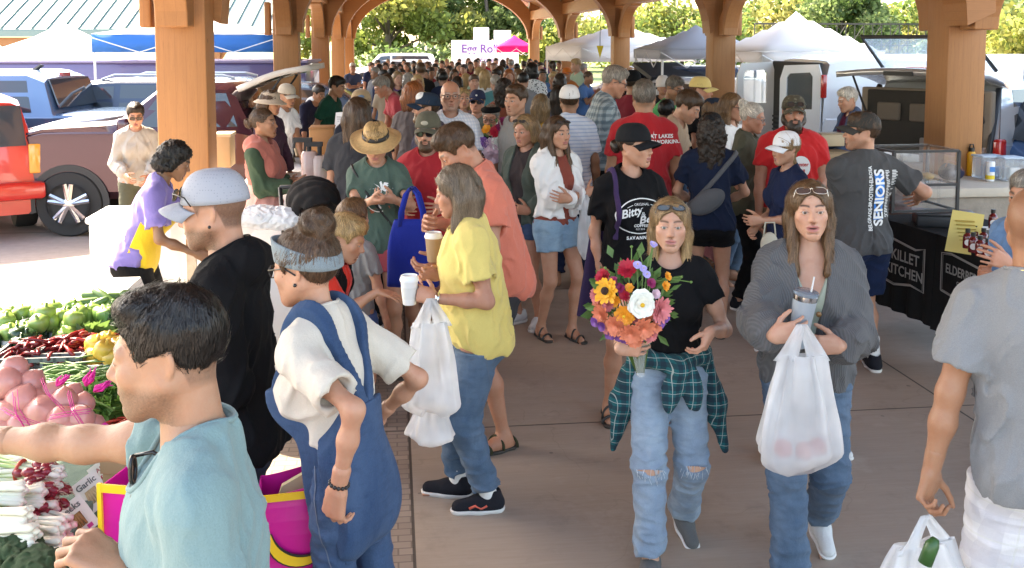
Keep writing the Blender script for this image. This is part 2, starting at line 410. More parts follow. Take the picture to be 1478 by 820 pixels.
class Person:
 def __init__(s, label, px, top, d, rot=0, sex='m', skin='fair', lod=1, h=None, lean=0, side=0, twist=0, hy=0, hp=0, hr=0, hs=1.0, girth=1.0, belly=0.0, bust=1.0,
R=None, L=None, legs=None, hat=0.0, group=None, shade=1.0, seed=None, name='person', hipx=0.0, jaw=1.0, stub=0, lips=1.0, brow='dark', eye=(.10, .055, .03), mouth=0.0, cheeks=1.0, nose=1.0, face=True, neck=1.0, gaze=(0, 0), foot_out=.25, hip=1.0, shw=1.0, cat='person'):
  s.__dict__.update(locals()); del s.__dict__['top']; del s.__dict__['s']; s.rot = R_(rot); s.seed = seed if seed is not None else (int(px * 7 + top * 13) % 9973)
  s.nose *= .9 if sex == 'f' else 1.0; s.rs = np.random.RandomState(s.seed); s.fem = sex == 'f'
  s.skinc = np.array(SK[skin]) * shade if isinstance(skin, str) else np.array(skin)
  s.kid = {}
  s.Rp = rX(R_(lean) * .45) @ rY(R_(side) * .5); s.Rc = rZ(R_(twist)) @ rX(R_(lean)) @ rY(R_(side))
  s.p0 = np.array([hipx, R_(lean) * .10, .93]); s.W = s.p0 + s.Rp @ np.array([0, 0, .14])
  s.C = lambda x, y, z: s.W + s.Rc @ np.array([x, y, z])
  s.Pv = lambda x, y, z: s.p0 + s.Rp @ np.array([x, y, z])
  s.nb = s.C(0, .018, .395)
  s.Rh = rZ(R_(hy)) @ rX(R_(lean) * .35 + R_(hp)) @ rY(R_(hr))
  nk = nrm(.5 * s.Rc[:, 2] + .5 * s.Rh[:, 2])
  s.hc = s.nb + nk * .105 * neck + s.Rh @ np.array([0, -.022, .062 * hs])
  s.sh = {'R': s.C(-.166 * (.92 if s.fem else 1.04) * shw, .012, .318), 'L': s.C(.166 * (.92 if s.fem else 1.04) * shw, .012, .318)}
  topl = s.hc + s.Rh @ np.array([0, .01, .124 * hs]) + np.array([0, 0, hat])
  topl[2] = max(topl[2], (s.hc + np.array([0, 0, .115 * hs + hat]))[2])
  w = at(px, top, d)
  s.s = (h / 1.75) if h else w[2] / topl[2]
  s.Rz = rZ(s.rot); s.loc = np.array([w[0], w[1], 0]) - s.s * (s.Rz @ np.array([topl[0], topl[1], 0]))
  s.root = thing(name, label, cat, s.loc, s.rot, group)
  s.ar = {}
  for k, a in (('R', R), ('L', L)):
   a = dict(a or {}); sg = -1 if k == 'R' else 1
   S0 = s.sh[k]
   if 'w' in a: wt = s.tgt(a['w'])
   else: wt = s.C(sg * (.225 + .02 * girth), -.02, .318) + np.array([0, -.06, -.525])
   pole = np.array(a.get('pole', (sg * .5, .8, -.15)), float)
   f = 1.0
   el, wr = ik(S0, wt, .285 * f, .255 * f, pole)
   fd = nrm(a['fd']) if 'fd' in a else nrm(wr - el)
   if 'fp' in a: fd = nrm(s.tgt(a['fp']) - wr)
   pn = np.array(a.get('pn', (-sg, 0.15, 0)), float); pn = nrm(pn - fd * (pn @ fd))
   s.ar[k] = dict(S=S0, E=el, W=wr, fd=fd, pn=pn, curl=a.get('curl', .35), side=sg, on=a.get('on', True), thumb=a.get('thumb', .35), spread=a.get('spread', .0), th=a.get('th'))
  s.lg = {}
  lgd = legs or {}
  for k, sg in (('R', -1), ('L', 1)):
   H = s.Pv(sg * .088, 0, -.03); a = lgd.get(k, {})
   t = np.array(a.get('a', (sg * .105 + hipx * .3, .03, .085)), float)
   if 'px' in a: t = s.tgt(a['px'])
   K, A = ik(H, t, .425, .42, a.get('pole', (sg * .15, -1, 0)))
   s.lg[k] = dict(H=H, K=K, A=A, yaw=R_(a.get('yaw', sg * foot_out * 57)), pitch=R_(a.get('pitch', 0)), side=sg)
 def tgt(s, t):
  if isinstance(t[0], str):
   if t[0] == 'px': w = at(t[1], t[2], s.d + t[3])
   elif t[0] == 'c': return s.C(*t[1:])
   elif t[0] == 'h': return s.hc + s.Rh @ np.array(t[1:])
   else: w = np.array(t[1:])
   return s.Rz.T @ (w - s.loc) / s.s
  return np.array(t, float)
 def world(s, p): return s.Rz @ (np.asarray(p) * s.s) + s.loc
 def obj(s, name, v, f, mat, parent=None, col=None, smooth=True, **k):
  return mesh_obj(name, np.asarray(v) * s.s, f, mat, parent or s.root, smooth, col=col, **k)
 def torso(s, v, off=0.0, k=.05, up=True, low=True, soft=0.0):
  g = s.girth; f = s.fem; b = s.belly
  if low:
   v.ell(s.Pv(0, .0, -.01), np.array([.168 if f else .155, .105 * s.hip, .12]) * (g, g, 1), s.Rp, k, off=off)
   for sg in (-1, 1): v.ell(s.Pv(sg * .078, .05 * s.hip, -.06), np.array([.085, .082 * s.hip, .095]) * (g, g, 1), s.Rp, k, off=off)
  v.ell(s.C(0, -.005, .0), np.array([.122 if f else .138, .092, .16]) * (g, g, 1), s.Rc, k + .02, off=off + soft)
  if b: v.ell(s.C(0, -.05, -.02), np.array([.13 + .1 * b, .075 + .11 * b, .13 + .05 * b]), s.Rc, k + .03, off=off)
  if up:
   v.ell(s.C(0, .0, .20), np.array([.142 if f else .162, .108, .18]) * ((g + 1) / 2, (g + 1) / 2, 1), s.Rc, k, off=off + soft * .5)
   v.cone(s.sh['L'] * .86 + s.sh['R'] * .14, s.sh['R'] * .86 + s.sh['L'] * .14, .052, .052, k, off=off)
   for sg in ('L', 'R'):
    v.cone(s.nb + np.array([0, .008, -.0]), s.sh[sg] * .78 + s.nb * .22 + np.array([0, 0, .012]), .046, .040, k, off=off)
   if f:
    for sg in (-1, 1): v.ell(s.C(sg * .07, -.078, .185), np.array([.062, .055, .062]) * s.bust, s.Rc, .045, off=off)
   else: v.ell(s.C(0, -.055, .225), (.12, .055, .085), s.Rc, .05, off=off)
 def arm(s, v, k_, off=0.0, k=.03, fore=True):
  a = s.ar[k_]; g = (s.girth + 1) / 2 * (.81 if s.fem else .94); q = s.girth
  v.cone(a['S'], a['S'] * .45 + a['E'] * .55, .050 * g, .045 * g * (q + 1) / 2, k, off=off); v.cone(a['S'] * .55 + a['E'] * .45, a['E'], .046 * g * (q + 1) / 2, .038 * g, k, off=off)
  if fore:
   m = a['E'] * .62 + a['W'] * .38
   v.cone(a['E'], m, .037 * g, .0385 * g, .035, off=off); v.cone(m, a['W'], .0385 * g, .0255 * g, .03, off=off)
 def leg(s, v, k_, off=0.0, k=.04, shin=True):
  a = s.lg[k_]; g = s.girth
  v.cone(a['H'], a['K'], .088 * g, .055 * (g + 1) / 2, k, off=off)
  if shin:
   m = a['K'] * .68 + a['A'] * .32 + np.array([0, .012, 0])
   v.cone(a['K'], m, .051, .053 * (g + 1) / 2, .03, off=off); v.cone(m, a['A'], .052 * (g + 1) / 2, .034, .03, off=off)
 def footM(s, k_):
  a = s.lg[k_]; return rZ(a['yaw']) @ rX(a['pitch'])
 def foot(s, v, k_, off=0.0):
  a = s.lg[k_]; M = s.footM(k_); q = lambda x, y, z: a['A'] + M @ np.array([x, y, z - .085])
  v.cone(q(0, .035, .04), q(0, -.05, .045), .034, .032, .03, off=off); v.cone(q(0, -.03, .045), q(a['side'] * .004, -.135, .022), .034, .026, .03, off=off)
  v.cone(q(0, 0, .085), q(0, .005, .05), .036, .036, .03, off=off)
  if s.lod <= 1:
   for i in range(5):
    xx = a['side'] * (-.03 + .014 * i); L_ = .175 - .009 * i * i * .45
    v.cone(q(xx * .8, -.13, .018), q(xx, -L_, .013), .013 if i == 0 else .0095, .011 if i == 0 else .008, .006, off=off)
 def wrinkle(s, v, amp, kind='tee', seed=0):
  m = np.abs(v.D) < .03; I = np.argwhere(m)
  if len(I) == 0: return
  p = v.lo + I * v.h
  if kind == 'leg':
   n = vnoise(p * (.55, .55, 1.15), seed + s.seed, 24); n2 = vnoise(p * (.7, .7, 1.7), seed + 7 + s.seed, 52); kz = np.ones(len(p)) * .45
   for q in 'RL':
    a = s.lg[q]; kz += .9 * np.exp(-(np.linalg.norm(p - a['K'], axis=1) / .13) ** 2) + 1.0 * np.exp(-(np.linalg.norm(p - a['A'] - [0, 0, .06], axis=1) / .14) ** 2) + .6 * np.exp(-(np.linalg.norm(p - a['H'], axis=1) / .14) ** 2)
  else:
   sk_ = np.stack([p[:, 0] + .45 * p[:, 2] * np.sign(p[:, 0]), p[:, 1], p[:, 2]], 1); n = vnoise(sk_ * (1.25, 1.0, .50), seed + s.seed, 20); n2 = vnoise(p * (1.3, 1.0, .65), seed + 5 + s.seed, 42); kz = np.ones(len(p)) * .75
   for q in 'RL':
    a = s.ar[q]; kz += .8 * np.exp(-(np.linalg.norm(p - a['E'], axis=1) / .10) ** 2) + .5 * np.exp(-(np.linalg.norm(p - a['S'] + [0, 0, .12], axis=1) / .13) ** 2)
   kz += .6 * np.exp(-((p[:, 2] - s.p0[2] - .05) / .12) ** 2)
  w = ((1 - np.abs(n)) ** 3 * 1.5 + n2 * .35 - .35) * kz
  v.D[m] -= (amp * w).astype(np.float32)
 def vol(s, vox, pts, pad):
  pts = np.array(pts); return Vol(pts.min(0) - pad, pts.max(0) + pad, vox)
 def hand(s, k_):
  a = s.ar[k_]; W, fd, pn = a['W'], a['fd'], a['pn']; t = np.cross(fd, pn) * (1 if k_ == 'R' else -1)
  hsz = .93 if s.fem else 1.03
  fo = nrm(a['W'] - a['E']); v = Vol(W - .215, W + .215, V_HAND[s.lod]); c = a['curl']
  q = lambda u, w, n: W + (fd * u + t * w + pn * n) * hsz
  v.cone(W - fo * .06, W, .031 * (.88 if s.fem else 1), .0265 * (.9 if s.fem else 1), 0.0)
  bases = [(.088, .034), (.093, .0115), (.089, -.0115), (.080, -.033)]; lens = [(.040, .026, .020), (.044, .029, .021), (.041, .027, .020), (.032, .021, .018)]
  for (u, w) in bases: v.cone(q(.012, w * .55, 0), q(u, w, 0), .0155, .0118, .016)
  v.cone(q(.02, .0, .004), q(.07, 0, .004), .018, .014, .015); v.cone(q(.015, .018, .008), q(.055, .032, .006), .016, .012, .015)
  for i, ((u, w), ls) in enumerate(zip(bases, lens)):
   p = q(u, w, 0); ang = c * R_(52 + 5 * i) + R_(4); dr = nrm(fd + t * (.16 + a['spread']) * (1.5 - i) * .5)
   for j, l in enumerate(ls):
    d_ = dr * math.cos(ang) + pn * math.sin(ang); n = p + d_ * l * hsz
    r = (.0088, .0077, .0068)[j] * (1.0 if i < 3 else .88) * (.92 if s.fem else 1.05)
    v.cone(p, n, r, r * .92, .004); p = n; ang += c * R_((72, 50, 0)[j]) + R_(3)
  tb = q(.024, .030, .008); th = a['thumb'] if a['th'] is None else a['th']
  d1 = nrm(fd * .62 + t * (.85 - .5 * th) + pn * (.25 + .75 * th)); p1 = tb + d1 * .042 * hsz
  d2 = nrm(d1 + fd * .35 - t * .45 * th + pn * .2 * th); p2 = p1 + d2 * .032 * hsz; p3 = p2 + nrm(d2 + fd * .2 - t * .3 * th) * .025 * hsz
  v.cone(q(.012, .016, .006), tb, .016, .0145, .012); v.cone(tb, p1, .0135, .0112, .008); v.cone(p1, p2, .0105, .0096, .004); v.cone(p2, p3, .0094, .0078, .003)
  a['grip'] = q(.075, .0, .03 + .012 * c); a['knuck'] = q(.09, 0, -.012); a['t'] = t; a['tip'] = q(.13, 0, .02)
  vv, ff = v.mesh(1 if s.lod < 2 else 0)
  return vv, ff
 def head(s):
  f = s.fem; far = s.lod >= 3; v = Vol((-.105, -.150, -.19), (.105, .135, .145), V_HEAD[s.lod])
  jw = s.jaw * (.94 if f else 1.03)
  v.ell((0, .014, .034), (.077, .097, .089))
  v.ell((0, -.022, -.028 + (.002 if f else 0)), (.0665 * s.cheeks, .076, .083 if f else .087), k=.03)
  for g in (-1, 1):
   v.cone((g * .056 * jw, .005, -.045), (g * .020 * jw, -.072, -.098), .021, .017, .03)
   v.ell((g * .042 * s.cheeks, -.066, -.020), (.022, .020, .022), k=.025)
  v.ell((0, -.076, -.100), (.024 * jw, .020, .018), k=.022)
  v.ell((0, -.074, -.060), (.030, .023, .030), k=.034)
  if not far:
   for g in (-1, 1):
    v.cone((g * .010, -.089 if not f else -.0855, .022), (g * .046, -.074 if not f else -.071, .022), .010 if not f else .0075, .010 if not f else .0065, .016)
    v.ell((g * .0315, -.100, .004), (.019, .016 if not f else .0145, .0125), k=.014 if not f else .018, op='s')
   v.cone((0, -.086 if not f else -.0835, .016), (0, (-.1125 if not f else -.1095) * (.98 + .02 * s.nose), -.024), .0075 if not f else .0062, .0095 * s.nose, .014)
   v.ell((0, -.1125 if not f else -.1095, -.029), (.0088 * s.nose, .0095, .0085), k=.010)
   for g in (-1, 1): v.ell((g * .0112 * s.nose, -.1005, -.0325), (.0066, .0095, .0070), k=.009)
   v.ell((0, -.097, -.046), (.006, .008, .014), k=.012, op='s')
   lf = s.lips * (1.12 if f else .9); mo = s.mouth
   for g in (-1, 1): v.ell((g * .010, -.0945, -.0585 + mo * .3), (.0180, .0095, .0048 * lf), rY(g * R_(5)), k=.006)
   v.ell((0, -.0940, -.0700 - mo), (.0180, .0092, .0058 * lf), k=.007)
   for g in (-1, 1): v.ell((g * .010, -.106, -.0636 - mo * .4), (.0185, .014, .0011 + mo * .75), rY(g * R_(-7)), k=.004, op='s')
   v.ell((0, -.092, -.082 - mo), (.020, .006, .005), k=.010, op='s')
   for g in (-1, 1):
    v.ell((g * .0315, -.0815, .003), (.0160, .0150, .0140), k=.007)
    v.ell((g * .0318, -.0985, .0012), (.0132 if not f else .0140, .011, .0037 if not f else .0041), rY(g * R_(-4)), k=.0015, op='s')
  for g in (-1, 1):
   v.ell((g * .0745, .018, -.004), (.0065, .0165, .0285), rZ(g * R_(-24)) @ rX(R_(-12)), k=.006)
   if s.lod <= 1: v.ell((g * .0822, .013, -.001), (.006, .0095, .0175), rZ(g * R_(-24)) @ rX(R_(-12)), k=.005, op='s')
  nbl = s.Rh.T @ (s.nb - s.hc) / s.hs; nr = (.043 if f else .053) * (1 + (s.girth - 1) * .5)
  v.cone((0, .022, -.050), nbl, nr + .001, nr * 1.08 + .001, .025)
  vv, ff = v.mesh(1)
  return vv, ff
 def head_col(s, p):
  x, y, z = np.abs(p[:, 0]), p[:, 1], p[:, 2]; n = len(p); sk = s.skinc; c = np.tile(sk, (n, 1))
  def blend(m, col): m = np.clip(m, 0, 1)[:, None]; c[:] = c * (1 - m) + np.array(col) * m
  sm = lambda e0, e1, t: np.clip((t - e0) / (e1 - e0), 0, 1)
  front = sm(-.055, -.072, y)
  blend(.22 * np.exp(-((x - .045) ** 2 + (z + .025) ** 2) / .0005) * front, sk * (1.0, .62, .58))
  blend(.25 * np.exp(-(x ** 2 + (z + .03) ** 2) / .0002) * front, sk * (1.0, .68, .62))
  mo = s.mouth
  lm = np.clip(1.25 - (x / .0255) ** 2 - ((z - 3.5 * x * x + .0645 + mo * .4) / (.0112 + mo)) ** 2, 0, 1) * sm(-.078, -.086, y)
  blend(np.clip(lm * 2.2, 0, 1) * (.85 if s.fem else .3), np.array([.47, .18, .17]) * (sk.mean() / .42) ** .6)
  if mo: blend(np.clip(3 * (1 - (x / .018) ** 2 - ((z + .064 + mo * .4) / (.001 + mo * .62)) ** 2), 0, 1) * sm(-.102, -.094, y), (.05, .015, .015))
  bc = np.array(HC.get(s.brow, HC['dark'])); th = .0040 if s.fem else .0050
  arc = .0268 + .0040 * np.sin(np.clip((x - .010) / .040, 0, 1) * 2.7)
  bm_ = np.exp(-((z - arc) / th) ** 2) * sm(.009, .014, x) * sm(.054, .044, x) * front
  blend(np.clip(bm_ * 1.35, 0, .95), bc * 1.1 + sk * .08)
  ed = np.sqrt(((x - .0318) / .0150) ** 2 + ((z - .0012) / .0056) ** 2)
  blend(np.exp(-((ed - 1.0) / .26) ** 2) * (z > .0005) * front * (.85 if s.fem else .6), (.03, .018, .012))
  blend(np.exp(-(((x - .0075) / .0034) ** 2 + ((z + .0375) / .0025) ** 2)) * (y < -.088) * .6, sk * .3)
  if s.stub:
   jawm = sm(-.030, -.052, z + .25 * np.clip(x - .045, 0, 1)) * sm(.03, .0, y) * sm(-.150, -.118, z)
   mou = np.clip(1.2 - (x / .024) ** 2 - ((z + .0645) / .011) ** 2, 0, 1)
   nose = sm(-.097, -.104, y) * (z > -.042)
   nn = vnoise(p, 3, 900) * .3 + .7
   blend(jawm * (1 - np.clip(mou * 2, 0, 1)) * (1 - nose) * s.stub * nn, bc * 1.2 + sk * .12)
  if 'buzz' in s.kid:
   ys = [-.12, -.075, -.045, -.03, -.015, .03, .045, .12]; zs = [.072, .066, .045, .0, .022, .025, -.05, -.075]
   m = sm(-.012, .006, z - np.interp(y, ys, zs)) * s.kid['buzz'] * (vnoise(p, 5, 700) * .2 + .8)
   blend(m, bc * 1.2 + sk * .10)
  return np.clip(c, 0, 1)
 def body(s, top_cut=None):
  pts = [s.p0, s.hc, s.nb] + [a[j] for a in s.ar.values() for j in 'SEW'] + [a[j] for a in s.lg.values() for j in 'HKA']
  v = s.vol(V_BODY[s.lod], pts, .27)
  s.torso(v, -.004)
  v.cone(s.nb - s.Rc[:, 2] * .03, s.nb * .6 + s.hc * .4, .048 if s.fem else .056, .042 if s.fem else .051, .03)
  for k in 'RL':
   s.leg(v, k, -.004); s.foot(v, k)
  for k in 'RL':
   if s.ar[k]['on']: s.arm(v, k)
  vs, fs = v.mesh(1); cols = [np.tile(s.skinc, (len(vs), 1))]
  V_, F_ = [vs], [fs]; n = len(vs)
  hv, hf = s.head(); cols.append(s.head_col(hv)); hv = (hv * s.hs) @ s.Rh.T + s.hc
  V_.append(hv); F_.append(hf + n); n += len(hv)
  for k in 'RL':
   if s.ar[k]['on']:
    a, b = s.hand(k); V_.append(a); F_.append(b + n); n += len(a)
    kn = np.exp(-(np.linalg.norm(a - s.ar[k]['knuck'], axis=1) / .03) ** 2)[:, None] * .25
    cols.append(s.skinc * (1 - kn) + s.skinc * np.array([1.02, .72, .66]) * kn)
  s.body_o = s.obj('body', np.concatenate(V_), np.concatenate(F_), skin_mat(), col=np.concatenate(cols))
  if s.lod <= 2 and s.face: s.eyes()
  return s
 def H(s, p): return (np.asarray(p) * s.hs) @ s.Rh.T + s.hc
 def hobj(s, name, mb, mat, parent=None, smooth=True, **k):
  return s.obj(name, s.H(np.array(mb.v)), mb.f, mat, parent, smooth=smooth, **k)
 def eyes(s):
  gz = getattr(s, 'gaze', (0, 0))
  for g in (-1, 1):
   mb = MB().sphere((g * .0315, -.0828, .003), .0133, 10)
   p = np.array(mb.v); q = p - np.array([g * .0315, -.0828, .003]); q = q / .0133
   a = np.hypot(q[:, 0] - gz[0], q[:, 2] - gz[1]); fr = q[:, 1] < 0
   vs, cs, fs = [], [], []; rings = [0, .16, .20, .42, .47, .6, .8, 1.0]; nn = 16
   for r in rings:
    for j in range(nn):
     an = 2 * math.pi * j / nn; rr = max(r, .01)
     u = np.array([rr * math.cos(an) + gz[0] * .6, 0, rr * math.sin(an) + gz[1] * .6]); yy = -math.sqrt(max(0, 1 - min(1, u[0] ** 2 + u[2] ** 2)))
     vs.append((g * .0315 + u[0] * .0133, -.0828 + yy * .0133, .003 + u[2] * .0133))
     cs.append((.008, .007, .006) if r <= .165 else (np.array(s.eye) if r < .43 else (np.array(s.eye) * .3 if r < .48 else (.52, .48, .45))))
   for i in range(len(rings) - 1):
    for j in range(nn): fs.append((i * nn + j, i * nn + (j + 1) % nn, (i + 1) * nn + (j + 1) % nn, (i + 1) * nn + j))
   s.obj('eye', s.H(np.array(vs)), fs, vcol_mat('eye', .12, .6), col=np.array(cs))
 def top(s, mat, name='shirt', sleeve=.6, loose=.009, hem=-.06, neck=(.072, .0), wr=.009, slv=(.056, .062), open_=None, seed=0, vox=None, wide=0.0, k=.03, hood=False, nz=.405, cuff=None, vneck=None, tuck=False, flare=0.0, save=None, tank=False, lab=None, nofront=None):
  g = s.girth; pts = [s.Pv(0, 0, -.12), s.nb] + [s.sh['R'], s.sh['L']]
  for q in 'RL':
   a = s.ar[q]
   if sleeve > 0: pts += [a['S'], a['E']]
   if sleeve > 1: pts += [a['W']]
  v = s.vol(vox or V_TOP[s.lod], pts, .22)
  s.torso(v, loose + (.0 if tuck else .004), k=.05, soft=wide + .008)
  if flare: v.ell(s.Pv(0, -.01, hem + .02), (.17 * g + flare, .13 * g + flare, .13), s.Rp, .06, off=loose)
  v.half(s.Pv(0, 0, hem), -s.Rp[:, 2])
  for q in 'RL':
   a = s.ar[q]; E, W, S0 = a['E'], a['W'], a['S']
   if tank or sleeve <= 0: continue
   r0, r1 = slv[0] * (g + 1) / 2, slv[1] * (g + 1) / 2
   if sleeve <= 1.0:
    e = S0 + (E - S0) * sleeve; s.flat(v, S0, e, r0, r1, k)
   else:
    tt = sleeve - 1.0; e = E + (W - E) * tt
    v.cone(S0, E, r0, (r0 + r1) / 2 * .92, k); s.flat(v, E, e, (r0 + r1) / 2 * .92, r1 if cuff is None else cuff, .02)
    if cuff and cuff < r1: v.cone(E, E + (W - E) * tt * .75, r1, r1 * .95, .03)
  if hood:
   v.ell(s.C(0, .095, .385), (.115, .065, .075), s.Rc @ rX(R_(25)), .03)
   for q in 'LR': v.cone(s.C(.06 * (1 if q == 'L' else -1), .06, .415), s.C(.055 * (1 if q == 'L' else -1), -.055, .345), .036, .026, .03)
  s.wrinkle(v, wr * (1 if s.lod < 2 else .6), 'tee', seed)
  if neck: v.ell(s.C(0, -.005 - neck[1] * .4, nz + .02), (neck[0], neck[0] + .01 + neck[1], .048 + neck[1] * .55), s.Rc @ rX(R_(28)), .006, op='s')
  if vneck or open_:
   x, y, z = v.P(); x, y, z = x - s.W[0], y - s.W[1], z - s.W[2]; Rc = s.Rc.astype(np.float32)
   cx = x * Rc[0, 0] + y * Rc[1, 0] + z * Rc[2, 0]; cy = x * Rc[0, 1] + y * Rc[1, 1] + z * Rc[2, 1]; cz = x * Rc[0, 2] + y * Rc[1, 2] + z * Rc[2, 2]
   if vneck:
    wd = (cz - (.36 - vneck[0])) / vneck[0] * vneck[1]
    d_ = np.maximum(np.abs(cx) - wd, cy - .0) * .8
   else:
    wd = np.interp(cz, [-.25, .0, .36, .45], [open_[0], open_[0], open_[1], open_[1]]).astype(np.float32)
    d_ = np.maximum(np.abs(cx) - wd, cy - .0) * .8
   v.D = np.maximum(v.D, -d_)
  if save: s.kid[save] = v
  vs, fs = v.mesh(1 if s.lod < 2 else 0)
  o = s.obj(name, vs, fs, mat)
  if lab: o['label'] = lab
  if neck and s.lod <= 1 and not (vneck or open_):
   M_ = s.Rc @ rX(R_(28)); c_ = s.C(0, -.005 - neck[1] * .4, nz + .02); q_ = ((vs - c_) @ M_) / np.array([neck[0], neck[0] + .01 + neck[1], .048 + neck[1] * .55]); k_ = np.linalg.norm(q_, axis=1); an = np.arctan2(q_[:, 1], q_[:, 0]); pl = []
   for i in range(32):
    m_ = (np.abs(((an - 2 * math.pi * i / 32 + math.pi) % (2 * math.pi)) - math.pi) < .14) & (k_ < 1.22)
    if m_.any():
     b_ = np.argsort(np.abs(k_[m_] - 1.07))[:6]; pl.append(vs[m_][b_].mean(0))
   if len(pl) > 24:
    pl = np.array(pl)
    for _ in range(2): pl = (np.roll(pl, 1, 0) + pl * 2 + np.roll(pl, -1, 0)) / 4
    mb = MB(); mb.tube(list(pl) + [pl[0]], .0062, 6, cap=False); s.obj('collar', np.array(mb.v), mb.f, mat, o)
  s.kid[name] = (vs, fs); s.hemz = hem; s.tuckd = tuck or hem > .03; return o
 def flat(s, v, a, b, ra, rb, k):
  """cone with a flat open-looking end at b"""
  u = nrm(np.asarray(b) - a); m = max(ra, rb) + .01
  e = np.asarray(b); Lx = float(np.linalg.norm(e - np.asarray(a))); kk = rb + (rb - ra) * .3
  tmp = Vol(np.minimum(a, e) - m - k - 4 * v.h, np.maximum(a, e) + m + k + 4 * v.h, v.h)
  lo = np.round((tmp.lo - v.lo) / v.h) * v.h + v.lo; tmp = Vol(lo, np.maximum(a, e) + m + k + 4 * v.h, v.h)
  tmp.cone(a, e + u * kk, ra, rb + (rb - ra) * kk / max(Lx, .05))
  if s.lod <= 1: tmp.cone(e - u * .022, e + u * kk, rb + .0028, rb + .0028)
  tmp.half(e, u)
  if s.lod <= 1 and Lx > .06:
   wt = .015 if s.lod == 0 else .019
   i2 = Vol(tmp.lo, tmp.lo + tmp.h * (tmp.n - 1), tmp.h); i2.D = np.full_like(tmp.D, 1.0)
   i2.cone(e - u * .012, e + u * .03, rb - wt, rb - wt); tmp.D = np.maximum(tmp.D, -i2.D)
  st = np.round((tmp.lo - v.lo) / v.h).astype(int); en = st + tmp.D.shape
  s0 = np.maximum(st, 0); e0 = np.minimum(en, v.n)
  if (e0 <= s0).any(): return
  A = v.D[s0[0]:e0[0], s0[1]:e0[1], s0[2]:e0[2]]; B = tmp.D[s0[0] - st[0]:e0[0] - st[0], s0[1] - st[1]:e0[1] - st[1], s0[2] - st[2]:e0[2] - st[2]]
  r = np.minimum(A, B); hh = np.maximum(k - np.abs(A - B), 0) / max(k, 1e-4); v.D[s0[0]:e0[0], s0[1]:e0[1], s0[2]:e0[2]] = r - hh * hh * k * .25
 def bottom(s, mat, name='trousers', length=1.9, loose=.004, waist=.09, r=(.108, .078, .066), wr=.008, seed=3, vox=None, save=None, lab=None):
  """length: 0..1 along the thigh, 1..2 along the shin; r: radii at hip, knee, hem"""
  g = s.girth; pts = [s.Pv(0, 0, .12)]
  for q in 'RL': pts += [s.lg[q][j] for j in ('H', 'K', 'A')]
  v = s.vol(vox or V_TOP[s.lod], pts, .2)
  if not getattr(s, 'tuckd', True): waist = min(waist, s.hemz + .03)
  s.torso(v, loose, k=.05, up=False)
  v.half(s.Pv(0, 0, waist), s.Rp[:, 2])
  for q in 'RL':
   a = s.lg[q]; Hh, K, A = a['H'], a['K'], a['A']; r0 = r[0] * g * .93; r1 = r[1] * (g + 1) / 2
   if length <= 1: s.flat(v, Hh, Hh + (K - Hh) * length, r0, r1, .045)
   else:
    e = K + (A - K) * (length - 1)
    v.cone(Hh, K, r0, r1, .045); s.flat(v, K, e, r1, r[2], .035)
  v.half(s.Pv(0, 0, waist), s.Rp[:, 2]); s.wrinkle(v, wr * (1 if s.lod < 2 else .6), 'leg', seed)
  if save: s.kid[save] = v
  vs, fs = v.mesh(1 if s.lod < 2 else 0); s.kid[name] = (vs, fs)
  o = s.obj(name, vs, fs, mat)
  if lab: o['label'] = lab
  return o
 def band(s, mat, name, fn, off, parts='top', thick=.006, vox=None, k=.05, wide=0, legs=False, parent=None):
  """a strip lying on the clothed torso: fn(cx, cy, cz) < 0 inside, in chest coordinates"""
  pts = [s.Pv(0, 0, -.15), s.nb, s.sh['R'], s.sh['L']]
  v = s.vol(vox or V_TOP[s.lod] * .85, pts, .2)
  s.torso(v, off, k=.06, soft=wide); lo = v.D.copy()
  x, y, z = v.P(); x, y, z = x - s.W[0], y - s.W[1], z - s.W[2]; Rc = s.Rc.astype(np.float32)
  cx = x * Rc[0, 0] + y * Rc[1, 0] + z * Rc[2, 0]; cy = x * Rc[0, 1] + y * Rc[1, 1] + z * Rc[2, 1]; cz = x * Rc[0, 2] + y * Rc[1, 2] + z * Rc[2, 2]
  v.D = np.maximum(np.maximum(v.D - thick, -(lo + thick * 2.5)), fn(cx, cy, cz).astype(np.float32))
  vs, fs = v.mesh(1)
  if len(vs): return s.obj(name, vs, fs, mat, parent)
 def shoes(s, mat, sole=None, kind='shoe', name='shoe'):
  for q in 'RL':
   a = s.lg[q]; M = s.footM(q); b = a['side']
   vx = [.0055, .0075, .012, .02][s.lod]
   v = Vol((-.075, -.24, -.02), (.075, .12, .17), vx); w = Vol((-.075, -.24, -.02), (.075, .12, .09), vx)
   if kind == 'shoe':
    v.cone((0, .04, .048), (0, -.05, .05), .040, .040, .03); v.cone((0, -.04, .05), (b * .004, -.155, .036), .042, .034, .03); v.cone((0, .012, .055), (0, .02, .098), .044, .042, .03)
    v.half((0, 0, .020), (0, 0, -1)); v.ell((0, .012, .120), (.030, .040, .035), op='s', k=.01)
   else:
    for yy, hh, rr in ((-.12, .036, .009), (-.045, .066, .009)) + (((.04, .05, .008),) if kind == 'sandal' else ()):
     for i in range(12):
      t0, t1 = math.pi * i / 12, math.pi * (i + 1) / 12; wd = .047 if yy < -.1 else .043
      v.cone((math.cos(t0) * wd, yy + .02 * math.cos(t0), .022 + math.sin(t0) * hh), (math.cos(t1) * wd, yy + .02 * math.cos(t1), .022 + math.sin(t1) * hh), rr, rr)
   w.cone((0, .038, .03), (0, -.05, .03), .044, .044, .03); w.cone((0, -.05, .03), (b * .004, -.155, .03), .046, .042, .03)
   w.half((0, 0, .026 if kind == 'shoe' else .022), (0, 0, 1)); w.half((0, 0, 0), (0, 0, -1))
   P = lambda p: (p - np.array([0, 0, .085])) @ M.T + a['A']
